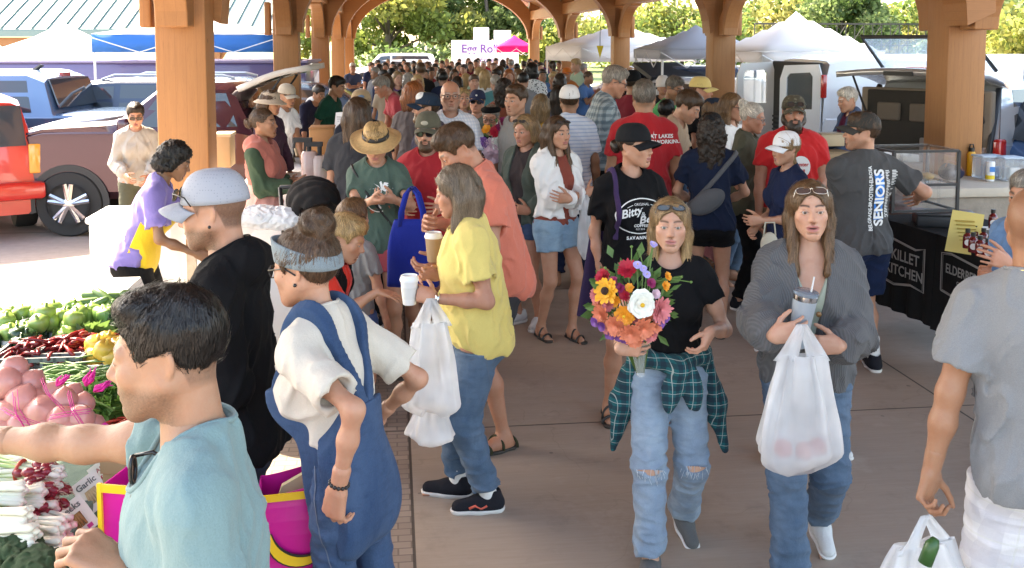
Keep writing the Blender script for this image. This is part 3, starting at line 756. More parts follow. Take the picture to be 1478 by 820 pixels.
   vs, fs = v.mesh(1); o = s.obj(name if kind == 'shoe' else 'sandal', P(vs), fs, mat)
   ws, wf = w.mesh(0); s.obj('sole', P(ws), wf, sole or plain('rubber', (.6, .58, .55), .7), o)
   if kind == 'shoe' and s.lod <= 1:
    mb = MB()
    for i in range(4):
     yy = -.035 - .022 * i; zz = .098 - .013 * i
     mb.tube([(-.020, yy, zz - .006), (0, yy - .004, zz + .0015), (.020, yy, zz - .006)], .0032, 5)
    s.obj('laces', P(np.array(mb.v)), mb.f, plain('laces', (.62, .62, .62), .8), o)
 def socks(s, mat, h=.45):
  for q in 'RL':
   a = s.lg[q]; v = Vol(np.minimum(a['A'], a['K']) - .09, np.maximum(a['A'], a['K']) + .09, V_TOP[s.lod] * .8)
   e = a['A'] + (a['K'] - a['A']) * h; s.flat(v, a['A'] - (e - a['A']) * .2, e, .041, .05, .01)
   vs, fs = v.mesh(1); s.obj('sock', vs, fs, mat)
 def hair(s, style, c, length=.2, vol=1.0, strands=None, fy=-.010, part=0.0, front=.0, c2=None, seed=1):
  col = np.array(HC[c]) if isinstance(c, str) else np.array(c); lod = s.lod; g = s.Rh.T @ np.array([0, 0, -1.0])
  if style == 'buzz': s.kid['buzz'] = .9; return
  if style in ('short', 'crop') and not s.fem: s.kid['buzz'] = .55
  lo = np.array([-.17, -.17, -.16]); hi = np.array([.17, .20, .25])
  longish = style in ('long', 'bob', 'tail', 'braid', 'curly')
  if longish: lo = np.minimum(lo, g * (length + .12) - .12); hi = np.maximum(hi, g * (length + .12) + .12)
  v = Vol(lo, hi, V_HEAD[lod] * 1.25)
  off = {'short': .010, 'crop': .006, 'tied': .006}.get(style, .010) * vol
  v.ell((0, .014, .034 + (.004 if style == 'short' else 0)), (.077, .097, .089), off=off)
  if style in ('short',): v.ell((part * .02, -.035, .095), (.055, .05, .03), k=.02, off=off * .5)
  x, y, z = v.P(); ys = [-.14, -.080, -.052, -.034, -.018, .028, .046, .14]; fz = .067 + front
  zs = [fz, fz - .004, .034 + front * .6, -.012, .018, .022, -.060, -.078]
  if longish or style == 'tied': zs = [fz + .016, fz + .012, .045 + front * .5, .0, .005, .01, -.075, -.085]
  zl = np.interp(y.ravel(), ys, zs).astype(np.float32)[None, :, None]
  v.D = np.maximum(v.D, (zl + (-13.0 if longish else 2.0) * (x * x) * (y < -.045) - z) * .75)
  if style in ('long', 'bob', 'curly', 'tail', 'braid'):
   gs = g * length
   if style in ('long', 'bob', 'curly'):
    for q in (-1, 1):
     a, b = np.array([q * .058, -.012, .050]), np.array([q * .074, .008, -.045]); e = np.array([q * (.078 if fy > -.05 else .070), fy if style == 'long' else .01, -.03]) + gs
     v.cone(a, b, .024 * vol, .026 * vol, .03); v.cone(b, e, .026 * vol, .024 * vol, .03)
     v.cone((q * .045, .06, .03), (q * .055, .075, -.05), .045, .045, .03); v.cone((q * .055, .075, -.05), np.array([q * .058, .07, -.04]) + gs, .045 * vol, .034, .03)
    v.cone((0, .08, .0), np.array([0, .085, -.03]) + gs, .05, .04, .03)
    v.ell((0, -.112, -.035), (.064, .098, .112), op='s', k=.008)
    v.ell((0, -.05, -.20), (.055, .10, .11), op='s', k=.01)
   elif style == 'tail':
    v.cone((0, .105, .045), (0, .135, .03), .024, .03, .02); v.cone((0, .135, .03), np.array([0, .12, .0]) + gs * .5, .033, .034, .03); v.cone(np.array([0, .12, .0]) + gs * .5, np.array([0, .11, 0]) + gs, .034, .012, .02)
   else:
    for i in range(9):
     t = i / 9; p = np.array([.07 * s.kid.get('bs', 1), .05, -.05]) + gs * t
     v.ell(p + np.array([.006 * (-1) ** i, 0, 0]), (.021, .019, .024 - .008 * t), k=.008)
  if style == 'bun':
   pass
  if style in ('bun', 'tied'):
   b = s.kid.get('bun', (0, .075, .125))
   v.ell(b, (.050 * vol, .046 * vol, .044 * vol), k=.018)
   for i in range(7):
    an = i * .9; v.ell(np.array(b) + np.array([.034 * math.cos(an), .026 * math.sin(an * 1.3), .024 * math.sin(an)]) * vol, (.024, .020, .024), k=.01)
  m = np.abs(v.D) < .025; I = np.argwhere(m); p = v.lo + I * v.h
  if len(I):
   if style == 'curly': n = np.abs(vnoise(p, s.seed, 95)) * .9 + vnoise(p, s.seed + 3, 40) * .5; amp = .016
   elif longish: n = vnoise(p * (1, 1, .14), s.seed, 130) * .6 + vnoise(p * (1, 1, .25), s.seed + 2, 60); amp = .0042
   else: n = vnoise(p * (1, .45, .8), s.seed, 120) * .7 + vnoise(p, s.seed + 1, 50) * .7; amp = .0036
   v.D[m] -= (amp * n).astype(np.float32)
  vs, fs = v.mesh(1)
  rr = s.rs; cc = np.tile(col, (len(vs), 1)) * (1 + .25 * vnoise(vs * (1, 1, .2), s.seed + 9, 60)[:, None])
  if c2 is not None:
   t = np.clip((vs @ np.array(g) + .02) / max(length, .05), 0, 1)[:, None]; cc = cc * (1 - t) + np.array(HC[c2] if isinstance(c2, str) else c2) * t
  s.hair_o = s.obj('hair', s.H(vs), fs, hair_mat(tuple(col)), col=cc * (.62 if lod < 2 else .9)); s.kid['hairmesh'] = (vs, fs)
  ns = strands if strands is not None else {0: 7500, 1: 1100, 2: 0, 3: 0}[lod]
  if ns and len(vs):
   bvh = BVHTree.FromPolygons([Vector(p) for p in vs], fs.tolist())
   st = rr.randint(0, len(vs), ns); RV, RF, RC = [], [], []
   steps = 9 if longish else 5; ds = .016 if longish else .009
   crown = np.array([0, .04, .13])
   bun = np.array(s.kid.get('bun', (0, .075, .125)))
   for i in st:
    p = vs[i] + 0; wd = rr.uniform(.0005, .0011) * (1.6 if lod else 1); tone = rr.uniform(.6, 1.5); pl = []; lift = rr.uniform(.0004, .0036) if rr.rand() < .93 else rr.uniform(.004, .010)
    jit = rr.normal(0, .18, 3)
    for j in range(steps):
     loc, nor, _, _ = bvh.find_nearest(Vector(p))
     if loc is None: break
     nn = np.array(nor); q = np.array(loc)
     if style in ('bun', 'tied'): dr = bun - q if np.linalg.norm(q - bun) > .06 else np.cross(q - bun, [0.3, 1, 0.2])
     elif longish and (q[2] < .06): dr = g * 1.0 + .15 * np.array([q[0] * 4, 0, 0])
     elif longish: dr = np.array([np.sign(q[0] - part * .03 + 1e-4) * 1.0, .25, -.3])
     else: dr = (q - crown) + np.array([0, -.02, .0])
     dr = nrm(dr) + jit * (2.2 if style == 'curly' else 1); dr = dr - nn * (dr @ nn); dr = nrm(dr)
     pl.append((q + nn * (lift * (1.2 - .6 * j / steps)), np.cross(nn, dr)))
     p = q + dr * ds
    if len(pl) < 3: continue
    b0 = len(RV)
    for j, (q, sd) in enumerate(pl):
     ww = wd * (1 - (j / (len(pl) - .5)) ** 2 * .8); RV += [q - sd * ww, q + sd * ww]
     cj = cc[i] * tone; RC += [cj, cj]
    RF += [(b0 + 2 * j, b0 + 2 * j + 1, b0 + 2 * j + 3, b0 + 2 * j + 2) for j in range(len(pl) - 1)]
   o = s.obj('hair_strands', s.H(np.array(RV)), RF, hair_mat(tuple(col)), s.hair_o, col=np.clip(np.array(RC), 0, 1), smooth=False); o['kind'] = 'stuff'
  return s.hair_o
 def beard(s, c, big=1.0, low=0.0):
  v = Vol((-.1, -.16, -.2), (.1, .06, .03), V_HEAD[s.lod] * 1.2); off = .008 * big
  for g in (-1, 1):
   v.cone((g * .062, .0, -.025), (g * .054, -.02, -.062), .014, .020, .02, off=off); v.cone((g * .056, -.012, -.058), (g * .020, -.074, -.100), .020, .018, .03, off=off)
   v.cone((g * .004, -.098, -.047), (g * .026, -.088, -.060), .0055, .006, .008, off=.001 * big)
   v.cone((g * .026, -.088, -.058), (g * .030, -.08, -.09), .009, .012, .015, off=off * .4)
  v.ell((0, -.078, -.105 - low), (.032, .024, .022 + low), k=.03, off=off)
  v.ell((0, -.11, -.0640), (.021, .03, .0105), op='s', k=.004)
  m = np.abs(v.D) < .02; I = np.argwhere(m); p = v.lo + I * v.h; v.D[m] -= (.003 * vnoise(p, 4, 240)).astype(np.float32)
  vs, fs = v.mesh(0); col = np.array(HC[c] if isinstance(c, str) else c)
  s.obj('beard', s.H(vs), fs, hair_mat(tuple(col)), col=np.tile(col, (len(vs), 1)) * (1 + .4 * vnoise(vs, 3, 300)[:, None]))
 def cap(s, mat, brim=None, back=False, name='cap', tilt=-6, bl=.075, n=28, hgt=.104):
  M = rX(R_(tilt)); mb = MB(); prof = 9; vs = []
  rx, ry, c = .0875, .108, np.array([0, .012, .028])
  for i in range(prof + 1):
   t = i / prof * math.pi / 2; r = math.cos(t) ** .62 if i < prof else .02; z = hgt * math.sin(t) ** 1.05
   for j in range(n):
    a = 2 * math.pi * j / n; vs.append(M @ np.array([rx * r * math.cos(a), ry * r * math.sin(a), z]) + c)
  fs = [(i * n + j, i * n + (j + 1) % n, (i + 1) * n + (j + 1) % n, (i + 1) * n + j) for i in range(prof) for j in range(n)] + [tuple(prof * n + j for j in range(n))]
  mb.add(vs, fs); o = s.hobj(name, mb, mat); md = o.modifiers.new('s', 'SOLIDIFY'); md.thickness = .003; md.offset = 1
  sg = 1 if back else -1
  bm = MB(); g = []
  for i in range(7):
   row = []
   for j in range(17):
    a = R_(-68 + 136 * j / 16); t = i / 6; w = math.cos(a)
    x0, y0 = rx * math.sin(a), ry * math.cos(a); ext = bl * t * (w ** .55)
    zz = -.006 - .018 * t * (1 - w) - .10 * (math.sin(a) * .085) ** 2 / .085 - .03 * t * t * .6 - (x0 ** 2) * 2.6
    row.append(M @ np.array([x0 * (1 - .04 * t), sg * (y0 * .99 + ext), zz + .006]) + c)
   g.append(row)
  bm.sheet(g); b = s.hobj('brim', bm, brim or mat, o); md = b.modifiers.new('s', 'SOLIDIFY'); md.thickness = .0035
  if s.lod <= 1:
   k = MB().sphere(M @ np.array([0, 0, hgt]) + c, (.006, .006, .004), 6); s.hobj('button', k, mat, o)
  return o
 def lathe_hat(s, prof, mat, name='hat', c=(0, .012, .03), tilt=-5, sy=1.2, band=None, dip=0.0, n=40):
  mb = MB(); M = rX(R_(tilt)); mb.lathe(prof, (0, 0, 0), n, sy=sy)
  p = np.array(mb.v); r = np.hypot(p[:, 0], p[:, 1] / sy);
  if dip: p[:, 2] -= dip * np.clip(np.abs(p[:, 1]) / .16, 0, 1) ** 2 * (r > .095)
  if dip: p[:, 2] -= .022 * np.exp(-(p[:, 0] / .02) ** 2) * (p[:, 2] > .09)
  mb.v = [tuple(M @ q + np.array(c)) for q in p]; o = s.hobj(name, mb, mat)
  if band:
   b = MB().lathe([(.0905, .012), (.0915, .013), (.0895, .042), (.088, .042)], (0, 0, 0), n, sy=sy); b.v = [tuple(M @ np.array(q) + np.array(c)) for q in b.v]; s.hobj('hat_band', b, band, o)
  return o
 def glasses(s, lens, frame=(.01, .01, .01), pos='eyes', w=.026, hh=.019, dark=True, name=None, tilt=0, rx=None, metal=0):
  if pos == 'eyes': M, c = np.eye(3), np.array([0, -.103, .002])
  elif pos == 'head': M, c = rX(R_(-62)), np.array([0, -.072, .098])
  elif pos == 'cap': M, c = rX(R_(-20)), np.array([0, -.104, .075])
  else: M, c = pos
  mb = MB(); mb2 = MB()
  lm = plain('lens', lens, .08, 0, .02, spec=.8) if dark else plain('clear_lens', (.8, .85, .9), .03, 0, 0, trans=1, alpha=.18)
  for g in (-1, 1):
   pts = []
   for j in range(18):
    a = 2 * math.pi * j / 18; ca, sa = math.cos(a), math.sin(a); e = .75
    pts.append(np.array([g * .034 + w * np.sign(ca) * abs(ca) ** e, .006 * abs(g * .034 + w * ca) / .05, hh * np.sign(sa) * abs(sa) ** e - .002]))
   P = [M @ p + c for p in pts]; mb2.add(P + [p + M @ np.array([0, .002, 0]) for p in P], [tuple(range(18)), tuple(range(35, 17, -1))])
   mb.tube(P + [P[0]], .0022 if not metal else .0013, 6)
   back = (.088, .07, -.0) if pos in ('cap',) else ((.079, .105, .004) if pos == 'eyes' or pos == 'head' else (.072, .12, 0))
   e0 = M @ np.array([g * (.034 + w), .004, .006]) + c; e1 = M @ np.array([g * back[0], back[1] * .75, back[2] + .006]) + c; e2 = M @ np.array([g * back[0], back[1] * 1.1, back[2] - .018]) + c
   mb.tube([e0, e1, e2], .0024 if not metal else .0014, 6)
  mb.tube([M @ np.array([-.034 + w, 0, .004]) + c, M @ np.array([0, -.003, .007]) + c, M @ np.array([.034 - w, 0, .004]) + c], .0022, 6)
  nm = name or ('sunglasses' if dark else 'glasses')
  o = s.hobj(nm, mb, plain('glasses_frame', frame, .3, metal, .02)); s.hobj('lens', mb2, lm, o, smooth=False)
  return o
 def earring(s, c=(.8, .65, .3), r=.008):
  for g in (-1, 1):
   mb = MB(); pts = [(g * .080, .004 + r * math.cos(a), -.040 - r + r * math.sin(a)) for a in np.linspace(0, 2 * math.pi, 12)]; mb.tube(pts, .0013, 5); s.hobj('earring', mb, plain('gold', c, .25, 1, .02))
 def wristband(s, k, mat, name='wristband', r=.0315, wd=.018, back=.018, beads=False):
  a = s.ar[k]; u = nrm(a['W'] - a['E']); c = a['W'] - u * back; t = nrm(np.cross(u, [.3, .5, .8])); b = np.cross(u, t); mb = MB(); rr = r * (.9 if s.fem else 1.05) * (1 + (s.girth - 1) * .3)
  if beads:
   for i in range(14):
    an = 2 * math.pi * i / 14; mb.sphere(c + (t * math.cos(an) + b * math.sin(an)) * rr, .0062, 5)
  else: mb.tube([c - u * wd / 2, c + u * wd / 2], rr, 18)
  return s.obj(name, np.array(mb.v), mb.f, mat)
 def text(s, parts, on='shirt', origin=(0, -.2, .2), right=(1, 0, 0), up=(0, 0, 1), frame='c', name='print', mat=None, lift=.003):
  """parts: list of (string, size, x, y, font tweaks) or ('poly', pts) laid on the garment by projection"""
  return project_print(s, parts, on, origin, right, up, name, mat, lift)
R_ = math.radians
def text_mesh(txt, size, align='CENTER', shear=0.0, bold=0.0, sx=1.0, space=1.0):
 cu = bpy.data.curves.new('t', 'FONT'); cu.body = txt; cu.size = size; cu.align_x = align; cu.align_y = 'CENTER'; cu.shear = shear; cu.offset = bold; cu.resolution_u = 3; cu.space_character = space
 o = bpy.data.objects.new('t', cu); COL.objects.link(o); dg = bpy.context.evaluated_depsgraph_get(); dg.update()
 me = bpy.data.meshes.new_from_object(o.evaluated_get(dg))
 v = np.array([(p.co.x * sx, p.co.y) for p in me.vertices]); f = [tuple(p.vertices) for p in me.polygons]
 bpy.data.objects.remove(o); bpy.data.curves.remove(cu); bpy.data.meshes.remove(me)
 return v, f
def shapes2d(parts):
 V_, F_ = [], []; n = 0
 for it in parts:
  if it[0] == 'poly':
   p = np.array(it[1], float); V_.append(p); F_.append(tuple(range(n, n + len(p)))); n += len(p)
  elif it[0] == 'line':
   p = np.array(it[1], float); w = it[2]; k = len(p); q = []
   for i in range(k):
    t = nrm(p[min(i + 1, k - 1)] - p[max(i - 1, 0)]); nn = np.array([-t[1], t[0]]); q += [p[i] - nn * w / 2, p[i] + nn * w / 2]
   V_.append(np.array(q)); F_ += [(n + 2 * i, n + 2 * i + 2, n + 2 * i + 3, n + 2 * i + 1) for i in range(k - 1)]; n += 2 * k
  else:
   txt, size, x, y = it[:4]; kw = it[4] if len(it) > 4 else {}
   rot = kw.pop('rot', 0) if kw else 0
   v, f = text_mesh(txt, size, **kw)
   if len(v) == 0: continue
   if rot: c, s_ = math.cos(R_(rot)), math.sin(R_(rot)); v = v @ np.array([[c, s_], [-s_, c]])
   V_.append(v + (x, y)); F_ += [tuple(i + n for i in q) for q in f]; n += len(v)
 return np.concatenate(V_), F_
def project_print(s, parts, on, origin, right, up, name, mat, lift):
 vs, fs = s.kid[on]; p2, f2 = shapes2d(parts)
 bvh = BVHTree.FromPolygons([Vector(p) for p in vs], fs.tolist())
 tt = []; o = s.C(*origin); r = nrm(s.Rc @ np.array(right, float)); u = nrm(s.Rc @ np.array(up, float)); d = np.cross(u, r)
 out = []
 for a, b in p2:
  q = o + r * a + u * b; h = bvh.ray_cast(Vector(q), Vector(d), .6)
  if h[0] is None:
   out.append(q); tt.append(np.nan)
  else: out.append(np.array(h[0]) - d * lift); tt.append(h[3])
 tt = np.array(tt); f2 = [f for f in f2 if not np.isnan(tt[list(f)]).any() and np.ptp(tt[list(f)]) < .05]
 return s.obj(name, np.array(out), f2, mat, smooth=True)
SUN_EL, SUN_LAT, SUN_AL = R(44), -.70, .70
sd = S(SUN_LAT, SUN_AL, 0); sd = nrm(sd) * math.cos(SUN_EL); sd[2] = math.sin(SUN_EL)
sl = bpy.data.lights.new('Sun', 'SUN'); sl.energy = 3.5; sl.angle = R(.55); sl.color = (1, .93, .80)
so = bpy.data.objects.new('Sun', sl); COL.objects.link(so); so.rotation_euler = Vector(-sd).to_track_quat('-Z', 'Y').to_euler(); so.location = (0, 0, 30)
nt = world.node_tree; bg = nt.nodes['Background']; sky = nt.nodes.new('ShaderNodeTexSky'); sky.sky_type = 'NISHITA'; sky.sun_disc = False
sky.sun_elevation = SUN_EL; sky.sun_rotation = math.atan2(sd[0], sd[1]); sky.air_density = 1.0; sky.dust_density = 2.2; sky.ozone_density = .7
nt.links.new(sky.outputs[0], bg.inputs[0]); bg.inputs[1].default_value = .15
vs_ = sc.view_settings; vs_.view_transform = 'Standard'; vs_.look = 'None'; vs_.gamma = 1; vs_.exposure = EXPO; vs_.use_curve_mapping = False; vs_.use_white_balance = True; vs_.white_balance_temperature = 7600; vs_.white_balance_tint = 10
def wood_mat(name, c, ax=2, dark=.75):
 m, nt, b = nodes(name); st = [7, 7, 7]; st[ax] = .35
 f = noise(nt, 6, 5, .65, stretch=tuple(st)); f2 = noise(nt, 1.3, 2, .5); st2 = [40, 40, 40]; st2[ax] = 1.2
 f3 = noise(nt, 5, 3, .7, stretch=tuple(st2))
 col = mixc(nt, ramp(nt, f, [(.3, 0.0), (.7, 1.0)]), sc3(c, dark), sc3(c, 1.18)); col = mixc(nt, mathn(nt, 'MULTIPLY', f3, .5), col, sc3(c, .7)); col = mixc(nt, f2, col, sc3(c, .9))
 tc = N(nt, 'ShaderNodeTexCoord'); sp = N(nt, 'ShaderNodeSeparateXYZ'); L(nt, tc.outputs['Object'], sp.inputs[0])
 fr = mathn(nt, 'FRACT', mathn(nt, 'MULTIPLY', mathn(nt, 'ADD', sp.outputs[0 if ax == 2 else 2], 50.0), 1 / .09))
 col = mixc(nt, mathn(nt, 'MULTIPLY', mathn(nt, 'LESS_THAN', fr, .035), .35), col, sc3(c, .35))
 vk = N(nt, 'ShaderNodeTexVoronoi'); vk.inputs['Scale'].default_value = 2.6; L(nt, tc.outputs['Object'], vk.inputs['Vector']); col = mixc(nt, ramp(nt, vk.outputs['Distance'], [(.03, .75), (.075, 0.0)]), col, sc3(c, .28))
 ck = noise(nt, 9, 3, .6, stretch=tuple(st2)); col = mixc(nt, ramp(nt, ck, [(.62, 0.0), (.70, .55)]), col, sc3(c, .38))
 L(nt, col, b.inputs['Base Color']); b.inputs['Roughness'].default_value = .48; b.inputs['Specular IOR Level'].default_value = .4
 bump(nt, b, f3, .15, .01); return m
WOOD = wood_mat('glulam_timber', (.37, .165, .058)); WOODH = wood_mat('glulam_beam', (.38, .17, .06), ax=0); WOODD = wood_mat('dark_roof_boards', (.36, .20, .10), ax=1)
def ground_mat():
 m, nt, b = nodes('parking_concrete')
 f = noise(nt, .35, 4, .6); f2 = noise(nt, 9, 5, .65); f3 = noise(nt, 120, 2, .6)
 col = mixc(nt, f, (.30, .235, .20), (.42, .34, .29)); col = mixc(nt, ramp(nt, f2, [(.4, 0.0), (.75, .5)]), col, (.22, .18, .155))
 tc = N(nt, 'ShaderNodeTexCoord'); sp = N(nt, 'ShaderNodeSeparateXYZ'); L(nt, tc.outputs['Object'], sp.inputs[0])
 for ax, per in ((0, 4.5), (1, 4.5)):
  fr = mathn(nt, 'FRACT', mathn(nt, 'ADD', mathn(nt, 'MULTIPLY', sp.outputs[ax], 1 / per), 100.27))
  col = mixc(nt, mathn(nt, 'MULTIPLY', mathn(nt, 'LESS_THAN', fr, .006), .7), col, (.08, .06, .05))
 L(nt, col, b.inputs['Base Color']); b.inputs['Roughness'].default_value = .85; bump(nt, b, f3, .2, .004); return m
def floor_mat():
 m, nt, b = nodes('brushed_brown_concrete')
 tc = N(nt, 'ShaderNodeTexCoord'); sp = N(nt, 'ShaderNodeSeparateXYZ'); L(nt, tc.outputs['Object'], sp.inputs[0]); X, Y = sp.outputs[0], sp.outputs[1]
 f = noise(nt, .8, 4, .6); f2 = noise(nt, 14, 4, .7, stretch=(.15, 1, 1)); f3 = noise(nt, 90, 3, .7, stretch=(.05, 1, 1)); f4 = noise(nt, 3.2, 5, .7)
 col = mixc(nt, f, (.285, .226, .176), (.372, .298, .236)); col = mixc(nt, ramp(nt, f2, [(.35, 0.0), (.8, .35)]), col, (.22, .178, .150))
 col = mixc(nt, ramp(nt, f3, [(.3, 0.0), (.8, .22)]), col, (.52, .44, .38)); col = mixc(nt, ramp(nt, f4, [(.56, 0.0), (.74, .45)]), col, (.20, .16, .135))
 vo = N(nt, 'ShaderNodeTexVoronoi'); vo.inputs['Scale'].default_value = 3.1; L(nt, tc.outputs['Object'], vo.inputs['Vector'])
 col = mixc(nt, mathn(nt, 'MULTIPLY', mathn(nt, 'LESS_THAN', vo.outputs['Distance'], .045), .5), col, (.06, .05, .045))
 v2 = N(nt, 'ShaderNodeTexVoronoi', feature='DISTANCE_TO_EDGE'); v2.inputs['Scale'].default_value = .55; mp = N(nt, 'ShaderNodeVectorMath', operation='ADD'); L(nt, tc.outputs['Object'], mp.inputs[0]); nz = N(nt, 'ShaderNodeTexNoise'); nz.inputs['Scale'].default_value = 2.2; L(nt, tc.outputs['Object'], nz.inputs['Vector']); L(nt, nz.outputs['Color'], mp.inputs[1]); L(nt, mp.outputs[0], v2.inputs['Vector'])
 col = mixc(nt, mathn(nt, 'MULTIPLY', mathn(nt, 'LESS_THAN', v2.outputs['Distance'], .0022), mathn(nt, 'MULTIPLY', f, .35)), col, (.12, .10, .085))
 st = noise(nt, 1.7, 6, .75); col = mixc(nt, ramp(nt, st, [(.58, 0.0), (.72, .35)]), col, (.14, .11, .09)); col = mixc(nt, ramp(nt, st, [(.30, .30), (.42, 0.0)]), col, (.50, .43, .37))
 inb = mathn(nt, 'MULTIPLY', mathn(nt, 'GREATER_THAN', X, -1.05), mathn(nt, 'LESS_THAN', X, .07))
 br = N(nt, 'ShaderNodeTexBrick'); br.inputs['Scale'].default_value = 4.2; br.inputs['Mortar Size'].default_value = .018; L(nt, tc.outputs['Object'], br.inputs['Vector'])
 br.inputs['Color1'].default_value = (.22, .172, .145, 1); br.inputs['Color2'].default_value = (.30, .24, .20, 1); br.inputs['Mortar'].default_value = (.12, .095, .08, 1)
 col = mixc(nt, mathn(nt, 'MULTIPLY', inb, .8), col, br.outputs['Color'])
 def line(sock, pos, per, w):
  fr = mathn(nt, 'FRACT', mathn(nt, 'ADD', mathn(nt, 'MULTIPLY', mathn(nt, 'SUBTRACT', sock, pos - w / 2), 1 / per), 100.0)); return mathn(nt, 'LESS_THAN', fr, w / per)
 j = mathn(nt, 'MAXIMUM', line(Y, 5.64, 3.2, .014), line(X, .07, 3.35, .014))
 col = mixc(nt, mathn(nt, 'MULTIPLY', j, .85), col, (.03, .024, .02))
 L(nt, col, b.inputs['Base Color']); b.inputs['Roughness'].default_value = .62; b.inputs['Specular IOR Level'].default_value = .35
 bump(nt, b, mathn(nt, 'SUBTRACT', f3, mathn(nt, 'MULTIPLY', j, 2.0)), .25, .006); return m
def sheet(name, pts, mat, kind='structure', sub=None):
 mb = MB(); mb.add(pts, [tuple(range(len(pts)))]); o = mb.build(name, mat); o['kind'] = kind; return o
o = sheet('ground', [(-600, -60, 0), (600, -60, 0), (600, 900, 0), (-600, 900, 0)], ground_mat()); o.rotation_euler[2] = PSI
o = sheet('pavement', [(-3.1, -3, .006), (7.2, -3, .006), (7.2, 44, .006), (-3.1, 44, .006)], floor_mat()); o.rotation_euler[2] = PSI
o = sheet('grass_verge', [(-300, 55, .008), (300, 55, .008), (300, 300, .008), (-300, 300, .008)], plain('lawn', (.09, .14, .035), .95, scale=.8, var=.35)); o.rotation_euler[2] = PSI
LATL, LATR, ALS = -1.8, 5.85, [9.4 + 8 * k for k in range(5)]
def frameM(): return Matrix.Rotation(PSI, 3, 'Z')
STONE = plain('limestone', (.52, .45, .36), .85, scale=5, var=.18, bumpk=.3); RUB = plain('rubble_stone', (.30, .25, .20), .9, scale=9, var=.4, bumpk=.6)
def arc_strip(cx, cz, ra, rb, t, a0, a1, n=18, inner=None):
 """curved timber: quarter-ellipse band in the local XZ plane, thickness t inwards"""
 return [(cx + ra * math.cos(a0 + (a1 - a0) * i / n), cz + rb * math.sin(a0 + (a1 - a0) * i / n)) for i in range(n + 1)]
ordn = ['first', 'second', 'third', 'fourth', 'fifth']
for side, lat in (('left', LATL), ('right', LATR)):
 for k, al in enumerate(ALS):
  if k == 0: lat, al = (-1.79, 8.95) if side == 'left' else (5.83, 9.8)
  else: lat = LATL if side == 'left' else LATR
  root = thing('timber_column', f'{ordn[k]} thick orange timber column from the camera in the {side} row' if k else f'nearest and broadest timber column of the {side} row', 'column', S(lat, al, 0), PSI, 'timber columns of the pavilion')
  q = 1 if side == 'left' else -1
  mb = MB(); mb.box((0, 0, 2.55), (.42, .42, 4.3), bev=.02); mb.build('post', WOOD, root, True, auto=40)
  mb = MB();
  w = .8 if side == 'left' else (1.9 if k == 0 else .62)
  if not (side == 'left' and k == 0):
   mb.box((0, 0, .39), (w, w, .78)); mb.build('pier', RUB, root, bevel=.03)
   MB().box((0, 0, .83), (w + .12, w + .12, .10), bev=.03).build('pier_cap', STONE, root, True, auto=40)
  else: MB().box((0, 0, .25), (.7, .7, .5), bev=.02).build('pier', RUB, root, True, auto=40)
  for sg in (-1, 1):
   ro = 1.15; P = []
   inn = [(.27 + .26 + ro * (1 - math.cos(a)), 2.40 + .75 * math.sin(a)) for a in np.linspace(0, math.pi / 2, 12)]
   out = [(.27, 3.1), (.27, 2.40)]
   poly = [(.27, 2.38), (.53, 2.38)] + inn[1:] + [(1.68, 3.22), (.95, 3.22)] + [(.60, 2.98), (.42, 2.80), (.27, 2.68)]
   mb = MB(); mb.prism([(sg * x, z) for x, z in (poly if sg > 0 else poly[::-1])], .26, rotM(z=math.pi / 2)); mb.build('brace', WOOD, root, bevel=.012)
  mb = MB().box((q * -.31, 0, 2.66), (.10, .2, .56), bev=.02); mb.build('corbel', WOOD, root, True, auto=40)
  mb = MB().box((0, -.31, 2.75), (.13, .10, .75), bev=.02); mb.build('corbel', WOOD, root, True, auto=40)
AW = (LATR - LATL) / 2
for k, al in enumerate(ALS):
 root = thing('timber_arch', f'curved timber arch spanning the aisle at the {ordn[k]} pair of columns' if k < 4 else 'orange timber arch closing the far end of the pavilion', 'arch', S((LATL + LATR) / 2, al, 0), PSI, 'timber arches over the aisle')
 ai, bi = AW - .27, 2.0; n = 30
 inn = [(ai * math.cos(t), 2.42 + bi * math.sin(t)) for t in np.linspace(0, math.pi, n)]
 out = [((AW + .02) * math.cos(t) * (1 + .0 * t), 2.55 + (bi + .42) * math.sin(t) ** .8) for t in np.linspace(0, math.pi, n)]
 mb = MB()
 for i in range(n - 1):
  mb.prism([inn[i], out[i], out[i + 1], inn[i + 1]], .42)
 bm = bmesh.new()
 o = mb.build('arch_rib', WOODH, root, False)
 for g in (-1, 1):
  mb = MB(); mb.tube([(g * (AW - .2), 0, 4.35), (g * (AW - 2.2), 0, 4.95), (0, 0, 5.95)], .12, 4); mb.build('rafter', WOODH, root)
root = thing('pavilion_roof', 'long timber gable roof sheltering the aisle and its columns', 'roof', S(2.025, 20, 0), PSI)
A0, A1 = 2.4, 42.2  # front end cut short, shaped to let sky light onto the foreground
for g, lat in ((-1, LATL), (1, LATR)):
 mb = MB().box((lat - 2.025, (A0 + A1) / 2 - 20, 3.38), (.40, A1 - A0, .36)); mb.build('eave_beam', wood_mat('eave_timber', (.40, .18, .06), ax=1), root, bevel=.015)
 x0, x1 = (-AW - 1.25 if g < 0 else AW + .6), 0; z0, z1 = 3.50, 5.9  # eave overhangs shaped for where sun and roof shade fall
 mb = MB(); mb.prism([(x0, z0), (x1, z1), (x1, z1 + .22), (x0, z0 + .22)], A1 - A0 + 2.4, c=(0, (A0 + A1) / 2 - 20, 0)); mb.build('roof_slab', WOODD, root)
 for i in range(12):
  y = A0 + .4 + i * (A1 - A0 - .8) / 11 - 20
  mb = MB(); mb.prism([(g * (AW + .7), z0 - .14 + .12), (0, z1 - .22), (0, z1 - .02), (g * (AW + .7), z0 + .1)], .12, c=(0, y, 0)); mb.build('rafter', WOODH, root)
rng = np.random.RandomState(11)
